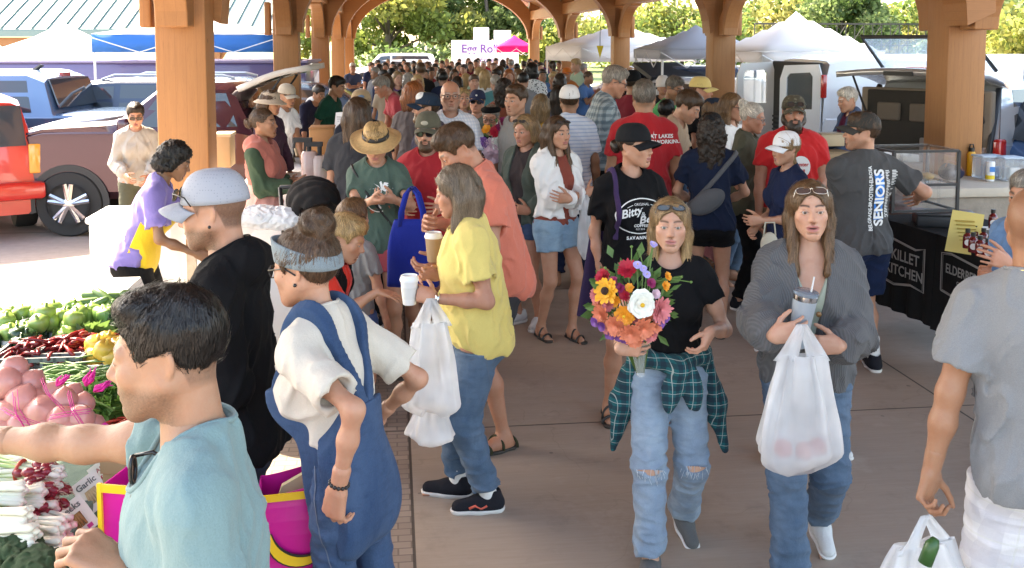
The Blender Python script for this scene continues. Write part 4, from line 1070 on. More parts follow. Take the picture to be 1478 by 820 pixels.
def leaf_mat(name, c, var=.5):
 m, nt, b = nodes(name); a = N(nt, 'ShaderNodeAttribute', attribute_name='Col'); L(nt, a.outputs['Color'], b.inputs['Base Color'])
 b.inputs['Roughness'].default_value = .55; b.inputs['Specular IOR Level'].default_value = .3
 tr = N(nt, 'ShaderNodeBsdfTranslucent'); L(nt, a.outputs['Color'], tr.inputs['Color']); mx = N(nt, 'ShaderNodeMixShader'); mx.inputs[0].default_value = .52
 L(nt, b.outputs[0], mx.inputs[1]); L(nt, tr.outputs[0], mx.inputs[2]); L(nt, mx.outputs[0], nt.nodes['Material Output'].inputs['Surface']); return m
LEAF = leaf_mat('leaves', (.1, .15, .04)); BARK = plain('bark', (.13, .10, .075), .9, scale=12, var=.3, bumpk=.5)
def leaves(clumps, n, size, cols, parent, name='crown', rs=None):
 """clumps: (centre, radius); leaf-sized faces spread through each clump's shell"""
 rs = rs or rng; k = len(clumps); idx = rs.randint(0, k, n); C_ = np.array([c for c, r in clumps])[idx]; R0 = np.array([r for c, r in clumps])[idx]
 d = rs.normal(size=(n, 3)); d /= np.linalg.norm(d, axis=1)[:, None]; rad = rs.uniform(.25, 1, n) ** .5
 p = C_ + d * (R0 * rad[:, None] if R0.ndim > 1 else (R0 * rad)[:, None])
 u = rs.normal(size=(n, 3)); u /= np.linalg.norm(u, axis=1)[:, None]; w = np.cross(u, rs.normal(size=(n, 3))); w /= np.linalg.norm(w, axis=1)[:, None]
 sz = size * rs.uniform(.6, 1.4, n)[:, None]
 v = np.stack([p - u * sz * .5, p + w * sz * .32, p + u * sz * .55, p - w * sz * .32], 1).reshape(-1, 3)
 f = np.arange(4 * n).reshape(n, 4); ct = np.array(cols)[rs.randint(0, len(cols), k)][idx] * rs.uniform(.6, 1.4, (n, 1))
 return mesh_obj(name, v, f, LEAF, parent, False, col=np.repeat(ct, 4, 0))
def tree(label, px, d, base_w, top_y, n=7000, size=.3, cols=None, grp=None, cat='tree', low=.25, name='tree'):
 b = at(px, 62, d); zt = at(px, top_y, d)[2]; root = thing(name, label, cat, (b[0], b[1], 0), rng.uniform(0, 6), grp); H = zt
 mb = MB(); w = base_w / 2
 mb.tube([(0, 0, -.05), (.05, .02, H * .3), (0, .1, H * .75)], [H * .035, H * .026, H * .01], 8)
 cl = []
 for i in range(26):
  a = rng.uniform(0, 6.28); zz = rng.uniform(low, .93); env = math.sin(min(1, (1.04 - zz) / .55) * math.pi / 2) ** .8
  rr = w * env * rng.uniform(.25, .85); c = np.array([math.cos(a) * rr, math.sin(a) * rr, H * zz]); cl.append((c, np.array([1, 1, .75]) * w * rng.uniform(.20, .38)))
  if i % 3 == 0: mb.tube([(0, 0, H * zz * .55), tuple(c * .6 + np.array([0, 0, H * zz * .28])), tuple(c)], [H * .014, H * .009, H * .004], 5)
 mb.build('trunk', BARK, root, True); leaves(cl, n, size, cols or [(.10, .15, .03), (.16, .19, .035), (.07, .11, .03)], root)
 return root
SUNNY = [(.20, .25, .06), (.28, .29, .07), (.14, .20, .05), (.30, .28, .08)]; DEEP = [(.08, .13, .04), (.13, .19, .07), (.17, .22, .08)]
for args in [('tall sunlit yellow green tree left of the far arch opening', 560, 62, 9, -60, 9000, .34, SUNNY), ('broad pale green tree in the middle of the far arch opening', 640, 70, 12, -70, 13000, .36, SUNNY + DEEP),
('dark leafy tree right of centre through the far arch behind the egg roll stand', 705, 66, 9, -40, 9000, .34, DEEP + SUNNY[:2]), ('leafy tree just left of the far arch glimpsed between columns', 505, 66, 8, -30, 5000, .36, SUNNY),
('bright tree glimpsed behind the white tents right of the arch', 800, 80, 9, 10, 5000, .4, SUNNY), ('sunlit tree above the grey canopy between the third and second right columns', 985, 85, 14, 6, 7000, .42, SUNNY),
('pale tree above the white canopy right of the second right column', 1130, 95, 17, -4, 7000, .5, SUNNY), ('rounded dark green tree behind the bridge railing', 1215, 80, 9, -22, 7000, .42, DEEP),
('bushy light green tree behind the raised hatch window', 1290, 88, 12, 12, 6000, .45, SUNNY), ('bushy green tree right of the nearest right column', 1440, 60, 10, 10, 8000, .36, DEEP + SUNNY[:1]),
('sunlit yellow green shrubby tree at the far right edge', 1500, 52, 8, 22, 6000, .34, SUNNY), ('low dense tree filling the gap behind the raised tailgate', 1350, 92, 12, 26, 5000, .45, DEEP), ('light tree behind the maroon car between white tents', 900, 90, 14, 30, 5000, .45, SUNNY)]:
 lb, px, d, w, ty, n, szz, cols = args; tree(lb, px, d, w, ty, n, szz, cols, 'trees beyond the market')
tree('low clipped bush below the trees through the far arch', 610, 56, 7, 72, 4000, .3, DEEP, None, 'bush', .05, 'bush')
def canopy(label, px, d, w, dp, ez, pz, mat, val=.22, vmat=None, legs=True, grp='market tents', rot=None, name='tent_canopy', legm=None, px_is_mid=True, curve=0.0):
 b = at(px, 62, d); root = thing(name, label, 'tent', (b[0], b[1], 0), PSI if rot is None else R(rot), grp); n = 10
 mb = MB(); W, D_ = w / 2, dp / 2; g = []
 for i in range(n + 1):
  row = []
  for j in range(n + 1):
   x, y = -1 + 2 * i / n, -1 + 2 * j / n; t = max(abs(x), abs(y)); z = pz + (ez - pz) * (t ** .85) - curve * math.sin(math.pi * t) + .012 * math.sin(7 * x + 5 * y)
   row.append((x * W, y * D_, z))
  g.append(row)
 mb.sheet(g); o = mb.build('canopy_top', mat, root, True); md = o.modifiers.new('s', 'SOLIDIFY'); md.thickness = .01
 vb = MB()
 for (a, b_) in (((-W, -D_), (W, -D_)), ((W, -D_), (W, D_)), ((W, D_), (-W, D_)), ((-W, D_), (-W, -D_))):
  vb.sheet([[(a[0] + (b_[0] - a[0]) * t / 8, a[1] + (b_[1] - a[1]) * t / 8, ez - val * s_ + .01 * math.sin(t * 3.1) * s_) for s_ in (0, 1)] for t in range(9)])
 o = vb.build('valance', vmat or mat, root, True); md = o.modifiers.new('s', 'SOLIDIFY'); md.thickness = .01
 if legs:
  for x in (-1, 1):
   for y in (-1, 1):
    MB().tube([(x * (W - .04), y * (D_ - .04), 0), (x * (W - .04), y * (D_ - .04), ez)], .025, 6).build('leg', legm or plain('white_pole', (.75, .75, .75), .4), root)
  tb = MB()
  for (a, b_) in (((-W, -D_), (W, -D_)), ((W, -D_), (W, D_)), ((W, D_), (-W, D_)), ((-W, D_), (-W, -D_))):
   for i in range(4):
    t0, t1 = i / 4, (i + 1) / 4; f = lambda t: (a[0] + (b_[0] - a[0]) * t, a[1] + (b_[1] - a[1]) * t)
    p, q = f(t0), f(t1); zz = (ez - .06, ez - .36); tb.tube([(*p, zz[i % 2]), (*q, zz[1 - i % 2])], .012, 5)
  tb.build('truss', legm or plain('white_pole', (.75, .75, .75), .4), root)
 return root
def fabric(name, c):
 m, nt, b = nodes(name); f = noise(nt, 1.5, 3, .5); L(nt, mixc(nt, f, sc3(c, .92), sc3(c, 1.05)), b.inputs['Base Color']); b.inputs['Roughness'].default_value = .7
 tr = N(nt, 'ShaderNodeBsdfTranslucent'); tr.inputs[0].default_value = c4(c); mx = N(nt, 'ShaderNodeMixShader'); mx.inputs[0].default_value = .55
 L(nt, b.outputs[0], mx.inputs[1]); L(nt, tr.outputs[0], mx.inputs[2]); L(nt, mx.outputs[0], nt.nodes['Material Output'].inputs['Surface']); return m
WHT = fabric('white_canopy', (.88, .88, .88)); BLU = fabric('blue_canopy', (.07, .30, .70)); GRY = fabric('grey_canopy', (.68, .69, .73)); PNK = fabric('pink_canopy', (.80, .015, .28))
canopy('white peaked canopy behind the parked pickups at the left', 92, 24, 5.2, 4.2, 1.72, 2.72, WHT, .12, curve=.12)
canopy('white topped tent with a blue valance left of the second left column', 292, 22, 3.7, 3.4, 2.42, 2.85, WHT, .36, BLU)
canopy('white peaked canopy between the third and fourth right columns', 892, 31, 3.6, 3.6, 2.15, 2.85, WHT, .45, rot=15)
canopy('grey white canopy left of the second right column', 1004, 21, 2.1, 2.4, 2.12, 2.62, GRY, .20, rot=6)
canopy('broad white canopy over the open cargo van', 1148, 18.5, 2.25, 2.4, 2.1, 2.82, WHT, .20, rot=8)
canopy('small bright pink canopy beside the egg roll stand', 742, 46, 1.75, 1.7, 2.05, 2.60, PNK, .22, name='tent_canopy')
b = at(700, 62, 49); root = thing('food_stand', 'white egg roll stand with violet lettering beyond the arch', 'food stand', (b[0], b[1], 0), 0)
WP = plain('white_panel', (.80, .80, .80), .5, var=.03)
MB().box((.0, .6, 1.2), (3.3, 1.2, 2.35), bev=.03).build('stand_body', WP, root, True, auto=40); MB().box((-.2, .6, 2.7), (.75, .8, .62)).build('roof_vent', WP, root); MB().box((.85, .6, 2.62), (.85, .8, .5)).build('roof_vent', WP, root)
VIO = plain('violet_paint', (.16, .08, .34), .5, var=.03)
v2, f2 = shapes2d([('Egg Rolls', .56, -.15, 1.95, dict(bold=.012)), ('Express', .30, .2, 1.42, dict(shear=.3))])
mesh_obj('lettering', [(x, -.006, z) for x, z in v2], f2, VIO, root, False)
b = at(170, 62, 36); root = thing('market_shelter', 'open shelter with a pale green seamed metal roof at the far left', 'shelter', (b[0], b[1], 0), R(-1))
TEAL = plain('green_metal_roof', (.17, .25, .235), .45, .1, .06, 2)
mb = MB(); mb.add([(-9, -2.2, 2.72), (7, -2.2, 2.72), (7, 2.5, 5.3), (-9, 2.5, 5.3), (-9, -2.2, 2.62), (7, -2.2, 2.62), (7, 2.5, 5.2), (-9, 2.5, 5.2)], [(0, 1, 2, 3), (7, 6, 5, 4), (0, 4, 5, 1), (1, 5, 6, 2), (2, 6, 7, 3), (3, 7, 4, 0)]); mb.build('metal_roof', TEAL, root)
mb = MB()
for i in range(31):
 x = -8.9 + i * .53; mb.prism([(-2.2, 2.72), (2.5, 5.3), (2.5, 5.36), (-2.2, 2.78)], .035, rotM(z=math.pi / 2), (x, 0, .0))
mb.build('roof_seams', plain('seam_metal', (.10, .18, .165), .5, .1), root)
MB().box((-1, -2.22, 2.56), (16, .10, .22)).build('gutter', TEAL, root); MB().box((-1, -2.0, 2.30), (16, .2, .28)).build('fascia', WOODH, root)
for x in (-5.6, -2.6, .8, 4.2):
 mb = MB().box((x, -1.9, 1.1), (.24, .24, 2.2)); mb.build('post', WOOD, root)
 for g in (-1, 1): MB().tube([(x, -1.9, 1.55), (x + g * .25, -1.9, 1.95), (x + g * .6, -1.9, 2.2)], .07, 6).build('brace', WOOD, root)
b = at(1240, 62, 62); root = thing('truss_bridge', 'dark lattice bridge railing in front of the trees at right', 'bridge', (b[0], b[1], 0), R(8))
DK = plain('dark_steel', (.05, .045, .04), .6); mb = MB(); Wb = 6.8
mb.box((0, 0, 3.42), (2 * Wb, .15, .10)); mb.box((0, 0, 1.55), (2 * Wb, .15, .12)); mb.box((0, 0, 2.1), (2 * Wb, .1, .05)); mb.box((0, 0, 1.0), (2 * Wb, .8, 1.1)); mb.build('rail', DK, root)
mb = MB()
for i in range(24):
 x = -Wb + i * .59; mb.tube([(x, 0, 1.5), (x, 0, 3.4)], .035, 4)
 if i % 2 == 0: mb.tube([(x, .02, 1.55), (x + 1.18, .02, 3.35)], .03, 4)
mb.build('lattice', DK, root)
def paint(name, c, metal=.35, rough=.28):
 return plain(name, c, rough, metal, .04, 2, coat=.7)
GLASS = plain('tinted_glass', (.035, .045, .055), .04, 0, .05, spec=.9); CHROME = plain('chrome', (.62, .62, .64), .25, 1, .03); TYRE = plain('tyre_rubber', (.018, .018, .019), .8); BLK = plain('black_plastic', (.02, .02, .022), .55)
REDL = plain('red_lamp', (.45, .02, .015), .15, spec=.8); AMB = plain('amber_lamp', (.75, .30, .04), .15, spec=.8); PLATE = plain('plate_white', (.70, .70, .66), .4)
SILV = plain('silver_trim', (.62, .63, .64), .3, .6)
class Car:
 def __init__(s, label, px, d, yaw, L, W, prof, belt, mat, cat='car', name='parked_car', bottom=.28, grp='vehicles parked beside the pavilion', z0=0, anchor=0.0, tum=.30, aty=200):
  """prof: (x, top z) stations rear to front; yaw: direction the front points, degrees from +x; px: picture column of the anchor (x along the car)"""
  b = at(px, HZ, d); a = R(yaw); b = b - np.array([math.cos(a), math.sin(a), 0]) * anchor
  s.root = thing(name, label, cat, (b[0], b[1], z0), a, grp); s.W = W / 2; s.belt = belt; s.prof = prof; s.mat = mat; s.tum = tum; s.L = L
  mb = MB(); rings = []
  xs = [p[0] for p in prof]
  for (x, z) in prof:
   e = min(x - xs[0], xs[-1] - x); pinch = 1 - .06 * max(0, 1 - e / .5) ** 2; w = s.W * pinch
   bl = min(belt, z - .03); top = w - max(0, z - bl) * tum; zb = bottom
   half = [(w * .86, zb), (w * .985, zb + .10), (w, (zb + bl) * .5), (w * .985, bl - .02), (w * .965, bl), ((w * .965 + top) / 2, (bl + z) / 2), (top, z - .05), (top - .10, z), (top * .45, z + .02)]
   rings.append([(x, y, zz) for y, zz in half] + [(x, -y, zz) for y, zz in half[::-1]])
  n = len(rings[0])
  mb.sheet(rings)
  k = len(rings); mb.f += [((i + 1) * n, i * n, i * n + n - 1, (i + 1) * n + n - 1) for i in range(k - 1)]; mb.f += [tuple(range(n))[::-1], tuple((k - 1) * n + j for j in range(n))]; mb.m += [0] * (k + 1)
  s.body = mb.build('body', mat, s.root, True, auto=38)
 def hw(s, x, z):
  xs = [p[0] for p in s.prof]; t = np.interp(x, xs, [p[1] for p in s.prof]); e = min(x - xs[0], xs[-1] - x); w = s.W * (1 - .06 * max(0, 1 - e / .5) ** 2)
  bl = min(s.belt, t - .03); top = w - max(0, t - bl) * s.tum
  if z <= bl: return w * (.985 if z > bl - .05 else 1.0)
  return w * .965 + (top - w * .965) * (z - bl) / max(t - .05 - bl, .05)
 def window(s, poly, sides=(-1, 1), mat=None, name='window', lift=.006, parent=None):
  for g in sides:
   mb = MB(); P = [(x, g * (s.hw(x, z) + lift), z) for x, z in poly]; Q = [(x, g * (s.hw(x, z) - .02), z) for x, z in poly]; n = len(P)
   mb.add(P + Q, [tuple(range(n)), tuple(range(2 * n - 1, n - 1, -1))] + [(i, (i + 1) % n, n + (i + 1) % n, n + i) for i in range(n)]); mb.build(name, mat or GLASS, parent or s.root)
 def wheels(s, xs, r=.36, w=.24, spokes=5, rim=None, sides=(-1, 1)):
  for x in xs:
   for g in sides:
    mb = MB(); Y = g * (s.W - w * .42); M = rotM(x=math.pi / 2)
    mb.lathe([(r * .62, -w / 2), (r * .95, -w / 2), (r, -w * .38), (r, w * .38), (r * .95, w / 2), (r * .62, w / 2)], (x, Y, r), 36, M); t = mb.build('wheel', TYRE, s.root, True, auto=35)
    mb = MB(); yo = Y + g * w * .42
    mb.lathe([(r * .64, -.06), (r * .66, .03), (r * .60, .02), (r * .57, -.04)], (x, yo, r), 36, M); mb.f = [f for f in mb.f if len(f) == 4]; mb.m = mb.m[:len(mb.f)]
    MB().lathe([(.001, -.02), (r * .62, -.02), (r * .62, .0), (.001, .0)], (x, yo - g * .06, r), 28, M).build('rim_back_plate', BLK, t)  # black back plate, added behind the spokes so they stand out
    for i in range(spokes):
     a = 2 * math.pi * (i + .25) / spokes
     for da in (-.16, .16):
      mb.tube([(x + r * .08 * math.cos(a), yo + g * .015, r + r * .08 * math.sin(a)), (x + r * .62 * math.cos(a + da), yo + g * .02, r + r * .62 * math.sin(a + da))], [r * .09, r * .07], 6)
    mb.lathe([(r * .17, -.03), (r * .17, .035), (r * .10, .045), (.001, .045)], (x, yo, r), 20, rotM(x=-g * math.pi / 2)); mb.build('rim', rim or CHROME, t, True, auto=40)
    ar = MB()
    pts = [(x + (r + .075) * math.cos(a), g * (s.W + .004), r + (r + .075) * math.sin(a)) for a in np.linspace(-.25, math.pi + .25, 22)]
    pin = [(x + (r + .0) * math.cos(a), g * (s.W + .004), r + (r + .0) * math.sin(a)) for a in np.linspace(-.25, math.pi + .25, 22)]
    ar.sheet([pts, pin]); ar.build('wheel_arch', BLK, s.root, solid=.012)
 def part(s, name, mb, mat, **k): return mb.build(name, mat, s.root, **k)
suv = lambda L, h, hood=1.05, back=.12: [(-L / 2, .75), (-L / 2 + .04, 1.05), (-L / 2 + .10, h * .62), (-L / 2 + .28 + back, h - .06), (-L / 2 + .7, h), (L * .06, h), (L * .15, h - .05), (L * .26, hood + .06), (L * .30, hood), (L / 2 - .25, hood - .12), (L / 2 - .06, hood - .25), (L / 2, .6)]
c = Car('bright red boxy SUV at the left edge, seen from its rear corner', -72, 11.0, 124, 4.25, 1.76, [(-2.12, .62), (-2.10, 1.02), (-1.98, 1.56), (-1.75, 1.63), (.2, 1.63), (.45, 1.58), (.95, 1.08), (1.1, 1.04), (2.0, .98), (2.12, .6)], 1.02, paint('red_paint', (.52, .022, .016), .0), anchor=-2.12)
c.wheels((-1.25, 1.3), .37, .24); c.window([(-1.85, 1.08), (-.95, 1.08), (-.95, 1.52), (-1.7, 1.52)]); c.window([(-.85, 1.08), (.0, 1.08), (.0, 1.52), (-.85, 1.52)]); c.window([(.1, 1.08), (.8, 1.08), (.42, 1.5), (.1, 1.52)])
def rear_quad(x0, z0, x1, z1, y0, y1, lift=.012):
 return [(x0 - lift, y0, z0), (x0 - lift, y1, z0), (x1 - lift, y1 * .95, z1), (x1 - lift, y0 * .95, z1)]
mb = MB(); mb.add(rear_quad(-2.09, 1.07, -1.99, 1.53, -.72, .72), [(0, 1, 2, 3)]); rw = c.part('rear_window', mb, GLASS, solid=.02)
mb = MB().box((-2.17, 0, .56), (.22, 1.78, .2), bev=.05); c.part('bumper', mb, paint('red_paint', (.52, .022, .016), .0), smooth=True, auto=40)
for y in (-.80, .80):
 mb = MB().box((-2.13, y, .92), (.07, .13, .34), bev=.015); c.part('tail_light', mb, AMB if y < 0 else REDL, smooth=True, auto=40)
mb = MB().box((-2.135, -.05, .84), (.02, .32, .17)); pl = c.part('number_plate', mb, PLATE); MB().box((-2.13, -.05, .86), (.012, .48, .30), bev=.005).build('plate_recess', paint('dark_red', (.30, .012, .01), .0), pl)
v2, f2 = shapes2d([('785-NKR', .075, 0, 0, dict(bold=.002))]); mesh_obj('plate_number', [(-2.149, -.05 - x, .845 + y) for x, y in v2], f2, plain('plate_ink', (.08, .1, .3), .6), pl, False)
mb = MB().tube([(-2.09, .15, 1.12), (-2.10, -.05, 1.08), (-2.09, -.5, 1.12)], .014, 6); c.part('wiper', mb, BLK)
for i, y in enumerate((.42, .29, .16, .03, -.1)): MB().sphere((-2.10, y, 1.12), (.008, .055, .055), 8).build('round_sticker', plain('sticker_white' if i % 2 else 'sticker_blue', (.7, .7, .66) if i % 2 else (.25, .35, .4), .5), c.root, True)
mb = MB().box((-2.125, .30, .95), (.012, .14, .12)); c.part('sticker', mb, plain('sticker_pale', (.65, .62, .62), .5)); MB().sphere((-2.125, .30, .82), (.01, .045, .06), 8).build('sticker', plain('sticker_pale', (.65, .62, .62), .5), c.root, True)
mar = paint('maroon_paint', (.060, .022, .036), .35, .12)
c = Car('dark maroon SUV behind the nearest left column with its tailgate raised', 133, 12.4, 184, 2.95, 1.9, [(-1.28, .75), (-1.26, 1.1), (-1.20, 1.2), (-.98, 1.66), (-.85, 1.75), (-.2, 1.77), (-.05, 1.70), (.36, 1.36), (.5, 1.34), (1.2, 1.30), (1.58, 1.18), (1.68, .7)], 1.22, mar, bottom=.42, anchor=.93)
c.wheels((-.62, .93), .385, .27, 5); c.window([(-1.0, 1.27), (-.55, 1.27), (-.55, 1.66), (-.86, 1.66)]); c.window([(-.48, 1.27), (.18, 1.27), (-.06, 1.60), (-.48, 1.67)])
mb = MB(); mb.sheet([[(x, y, z + .012 - .03 * (abs(y) / .8) ** 2) for y in np.linspace(-.78, .78, 7)] for x, z in ((.40, 1.37), (.8, 1.345), (1.2, 1.31), (1.5, 1.23))]); c.part('bonnet', mb, plain('bonnet_painted_sheen', (.30, .30, .33), .22, .6), smooth=True, solid=.02)  # grey sheet over the maroon body; sky reflection put into its colour
for g in (-1, 1):
 MB().box((1.62, g * .74, 1.0), (.12, .28, .2), bev=.04).build('headlight', plain('lamp_glass', (.7, .7, .7), .08, .3), c.root, True); MB().box((.25, g * 1.03, 1.3), (.14, .2, .18), bev=.04).build('wing_mirror', mar, c.root, True)
 for x in (-.52, .3): MB().box((x, g * .965, .9), (.012, .01, .75)).build('door_gap', BLK, c.root)
 MB().tube([(-1.1, g * .72, 1.3), (-1.5, g * .70, 1.86)], .014, 6).build('gas_strut', BLK, c.root)
mb = MB(); mb.sheet([[(-.98 - .85 * t, y, 1.70 + .25 * t + .05 * math.sin(3.1 * t)) for y in np.linspace(-.76, .76, 5)] for t in np.linspace(0, 1, 7)]); tg = c.part('tailgate', mb, plain('pale_lining', (.55, .53, .50), .6), smooth=True, solid=.07)
mb = MB(); mb.add([(-1.2, -.58, 1.75), (-1.2, .58, 1.75), (-1.62, .54, 1.87), (-1.62, -.54, 1.87)], [(0, 1, 2, 3)]); mb.build('rear_window', GLASS, tg, solid=.012)
MB().box((-1.24, 0, 1.2), (.06, 1.5, .85), bev=.02).build('boot_shade_panel', plain('boot_painted_shade', (.015, .014, .013), .8), c.root)  # near-black slab on the closed tail paints the shade of the boot
blu = paint('steel_blue_paint', (.12, .20, .33), .4, .25)
c = Car('steel blue pickup cab with a dark rear window behind the red SUV', 105, 14.8, 182, 5.4, 1.9, [(-2.7, .8), (-2.68, 1.2), (-2.5, 1.25), (-.62, 1.25), (-.6, 1.30), (-.45, 1.74), (-.2, 1.84), (.9, 1.84), (1.1, 1.78), (1.7, 1.2), (2.5, 1.08), (2.7, .6)], 1.22, blu, cat='pickup', bottom=.42, anchor=-.55)
c.wheels((-1.6, 1.7), .38, .25); c.window([(-.30, 1.28), (.35, 1.28), (.35, 1.72), (-.2, 1.72)]); c.window([(.43, 1.28), (1.3, 1.28), (1.0, 1.70), (.43, 1.72)])
mb = MB(); mb.add([(-.645, -.78, 1.33), (-.645, .78, 1.33), (-.475, .70, 1.73), (-.475, -.70, 1.73)], [(0, 1, 2, 3)]); c.part('rear_window', mb, GLASS, solid=.02)
MB().box((-.42, 0, 1.79), (.05, .3, .05)).build('brake_light', REDL, c.root); MB().tube([(-.1, .3, 1.84), (-.2, .3, 1.92), (-.24, .3, 1.92)], [.04, .03, .01], 6).build('roof_antenna', BLK, c.root)
nav = paint('navy_paint', (.028, .042, .075), .4, .2)
c = Car('dark navy SUV with silver roof rails behind the maroon pickup bed', 205, 16.2, 178, 4.7, 1.85, suv(4.7, 1.68), 1.05, nav, bottom=.35)
c.wheels((-1.4, 1.45), .36, .24); c.window([(-1.95, 1.1), (-1.0, 1.1), (-1.0, 1.58), (-1.75, 1.56)]); c.window([(-.9, 1.1), (.05, 1.1), (.05, 1.6), (-.9, 1.6)]); c.window([(.15, 1.1), (1.05, 1.1), (.62, 1.56), (.15, 1.58)])
for g in (-1, 1): MB().tube([(-1.7, g * .62, 1.70), (-1.5, g * .62, 1.75), (.2, g * .62, 1.75), (.4, g * .62, 1.68)], .022, 6).build('roof_rail', SILV, c.root)
b = at(180, HZ, 22); root = thing('cargo_trailer', 'long purple trailer behind the parked pickups at left', 'trailer', (b[0], b[1], 0), R(3), 'vehicles parked beside the pavilion')
PUR = paint('purple_paint', (.10, .075, .19), .1, .45); MB().box((-.2, 0, 1.08), (8.6, 2.0, 1.5), bev=.06).build('body', PUR, root, True, auto=40); MB().box((-.2, 0, 1.85), (8.7, 2.05, .06), bev=.02).build('roof', plain('trailer_roof', (.2, .17, .3), .5), root)
for x in (-1, 0): MB().lathe([(.18, -.1), (.33, -.1), (.33, .1), (.18, .1)], (x, -1.0, .33), 20, rotM(x=math.pi / 2)).build('wheel', TYRE, root, True)
b = at(410, HZ, 20);
c = Car('plain dark blue sedan glimpsed behind the raised tailgate', 400, 19, 184, 4.6, 1.8, [(-2.3, .7), (-2.2, 1.0), (-1.7, 1.05), (-1.1, 1.42), (-.4, 1.5), (.5, 1.46), (1.2, 1.02), (2.1, .85), (2.3, .5)], .98, blu, bottom=.28); c.wheels((-1.4, 1.4), .33, .22); c.window([(-1.1, 1.02), (-.2, 1.02), (-.2, 1.42), (-.75, 1.38)]); c.window([(-.1, 1.02), (.95, 1.02), (.45, 1.40), (-.1, 1.43)])
c = Car('white cargo van with both windowed rear doors swung open', 1150, 15.4, 8, 5.6, 2.0, [(-2.8, .6), (-2.79, 1.1), (-2.74, 1.7), (-2.66, 1.98), (-2.4, 2.04), (1.2, 2.04), (1.5, 1.96), (2.1, 1.25), (2.5, 1.12), (2.75, .95), (2.8, .6)], 1.15, paint('white_van_paint', (.78, .78, .77), .0, .35), cat='van', bottom=.40, anchor=-2.8, tum=.14)
c.wheels((-1.7, 1.8), .36, .24, rim=SILV); c.window([(.8, 1.22), (1.75, 1.22), (1.45, 1.78), (.8, 1.8)])
mb = MB().box((-2.80, 0, 1.25), (.06, 1.72, 1.42), bev=.02); c.part('cargo_shade_panel', mb, plain('cargo_painted_shade', (.035, .033, .03), .8))  # dark slab over the closed rear; shade of the load bay is painted
MB().box((-2.86, 0, .48), (.14, 1.95, .16), bev=.04).build('bumper', BLK, c.root, True)
for g in (-1, 1): MB().box((-2.80, g * .95, 1.62), (.08, .10, .34), bev=.02).build('tail_light', REDL, c.root, True)
for i in range(6): MB().box((-2.84, 0, .72 + .07 * i), (.015, 1.6, .03)).build('cargo_slat', plain('slat_dark', (.06, .055, .05), .7), c.root)
for g, ang in ((1, 150), (-1, -115)):
 M = rotM(z=R(ang - 180 if g > 0 else ang + 180)); hx, hy = -2.82, g * (.93 if g < 0 else .80)
 def dl(u, w, z):
  v = rotM(z=R(172 if g > 0 else 140)) @ Vector((u, w, 0)); return (hx + v.x, hy + v.y, z)
 mb = MB(); W_ = .60
 poly = [(0, .62), (W_, .62), (W_, 1.72), (W_ - .06, 1.92), (.04, 1.94), (0, 1.8)]; hole = [(.12, 1.28), (W_ - .10, 1.28), (W_ - .10, 1.74), (W_ - .14, 1.80), (.16, 1.82), (.12, 1.76)]
 n = 6; vs = [dl(u, -.03, z) for u, z in poly] + [dl(u, -.03, z) for u, z in hole] + [dl(u, .03, z) for u, z in poly] + [dl(u, .03, z) for u, z in hole]
 fs = []
 for i in range(n):
  j = (i + 1) % n; fs += [(i, j, n + j, n + i), (2 * n + j, 2 * n + i, 3 * n + i, 3 * n + j), (i, 2 * n + i, 2 * n + j, j), (n + j, 3 * n + j, 3 * n + i, n + i)]
 mb.add(vs, fs); dr = c.part('rear_door', mb, paint('white_van_paint', (.78, .78, .77), .0, .35))
 mb = MB(); mb.add([dl(u, 0, z) for u, z in hole], [tuple(range(n))]); mb.build('door_window', plain('clear_pane', (.55, .65, .68), .05, 0, .02, trans=.85, alpha=.45), dr, solid=.008)
 mb = MB(); mb.add([dl(u, -.05, z) for u, z in [(.10, .66), (W_ - .08, .66), (W_ - .08, 1.2), (.10, 1.2)]], [(0, 1, 2, 3)]); mb.build('door_panel', plain('door_lining', (.05, .045, .04), .7) if g > 0 else plain('door_white', (.72, .72, .71), .4), dr, solid=.015)
 for zz in (.75, .85, .95, 1.05, 1.13):
  if g > 0: MB().tube([dl(.12, -.062, zz), dl(W_ - .1, -.062, zz)], .012, 5).build('lining_rib', plain('rib', (.10, .09, .08), .6), dr)
sil = paint('silver_paint', (.52, .53, .55), .5, .25)
c = Car('silver SUV with its liftgate and hatch glass raised behind the grey shirted man', 1352, 12.0, 40, 4.6, 1.86, [(-2.2, .75), (-2.18, 1.05), (-2.1, 1.15), (-1.75, 1.78), (-1.5, 1.84), (.3, 1.84), (.6, 1.76), (1.1, 1.15), (1.4, 1.08), (2.1, .9), (2.3, .6)], 1.10, sil, bottom=.36, anchor=-1.9)
c.wheels((-1.3, 1.4), .36, .24); c.window([(-1.7, 1.18), (-.9, 1.18), (-.9, 1.70), (-1.5, 1.70)], mat=plain('side_glass_dark', (.05, .05, .045), .08, spec=.8)); c.window([(-.8, 1.18), (.1, 1.18), (.1, 1.72), (-.8, 1.72)]); c.window([(.2, 1.18), (.95, 1.18), (.55, 1.68), (.2, 1.7)])
TAN = plain('tan_boot_lining', (.22, .17, .125), .8)
MB().box((-2.12, 0, 1.18), (.10, 1.62, 1.05), bev=.02).build('boot_lining', TAN, c.root); MB().box((-2.17, 0, 1.22), (.04, 1.44, .92), bev=.12).build('boot_inner_shade_panel', plain('boot_inner_painted_shade', (.03, .025, .02), .9), c.root, True)  # dark slab set on the lining paints the shade inside the boot
for y in (-.42, .0, .42): MB().box((-2.2, y, 1.42), (.05, .30, .22), bev=.05).build('headrest', plain('tan_seat', (.13, .10, .075), .8), c.root, True)
MB().box((-2.22, -.25, .98), (.05, .5, .3), bev=.02).build('loaded_box', plain('cargo_box', (.22, .2, .19), .7), c.root, True)
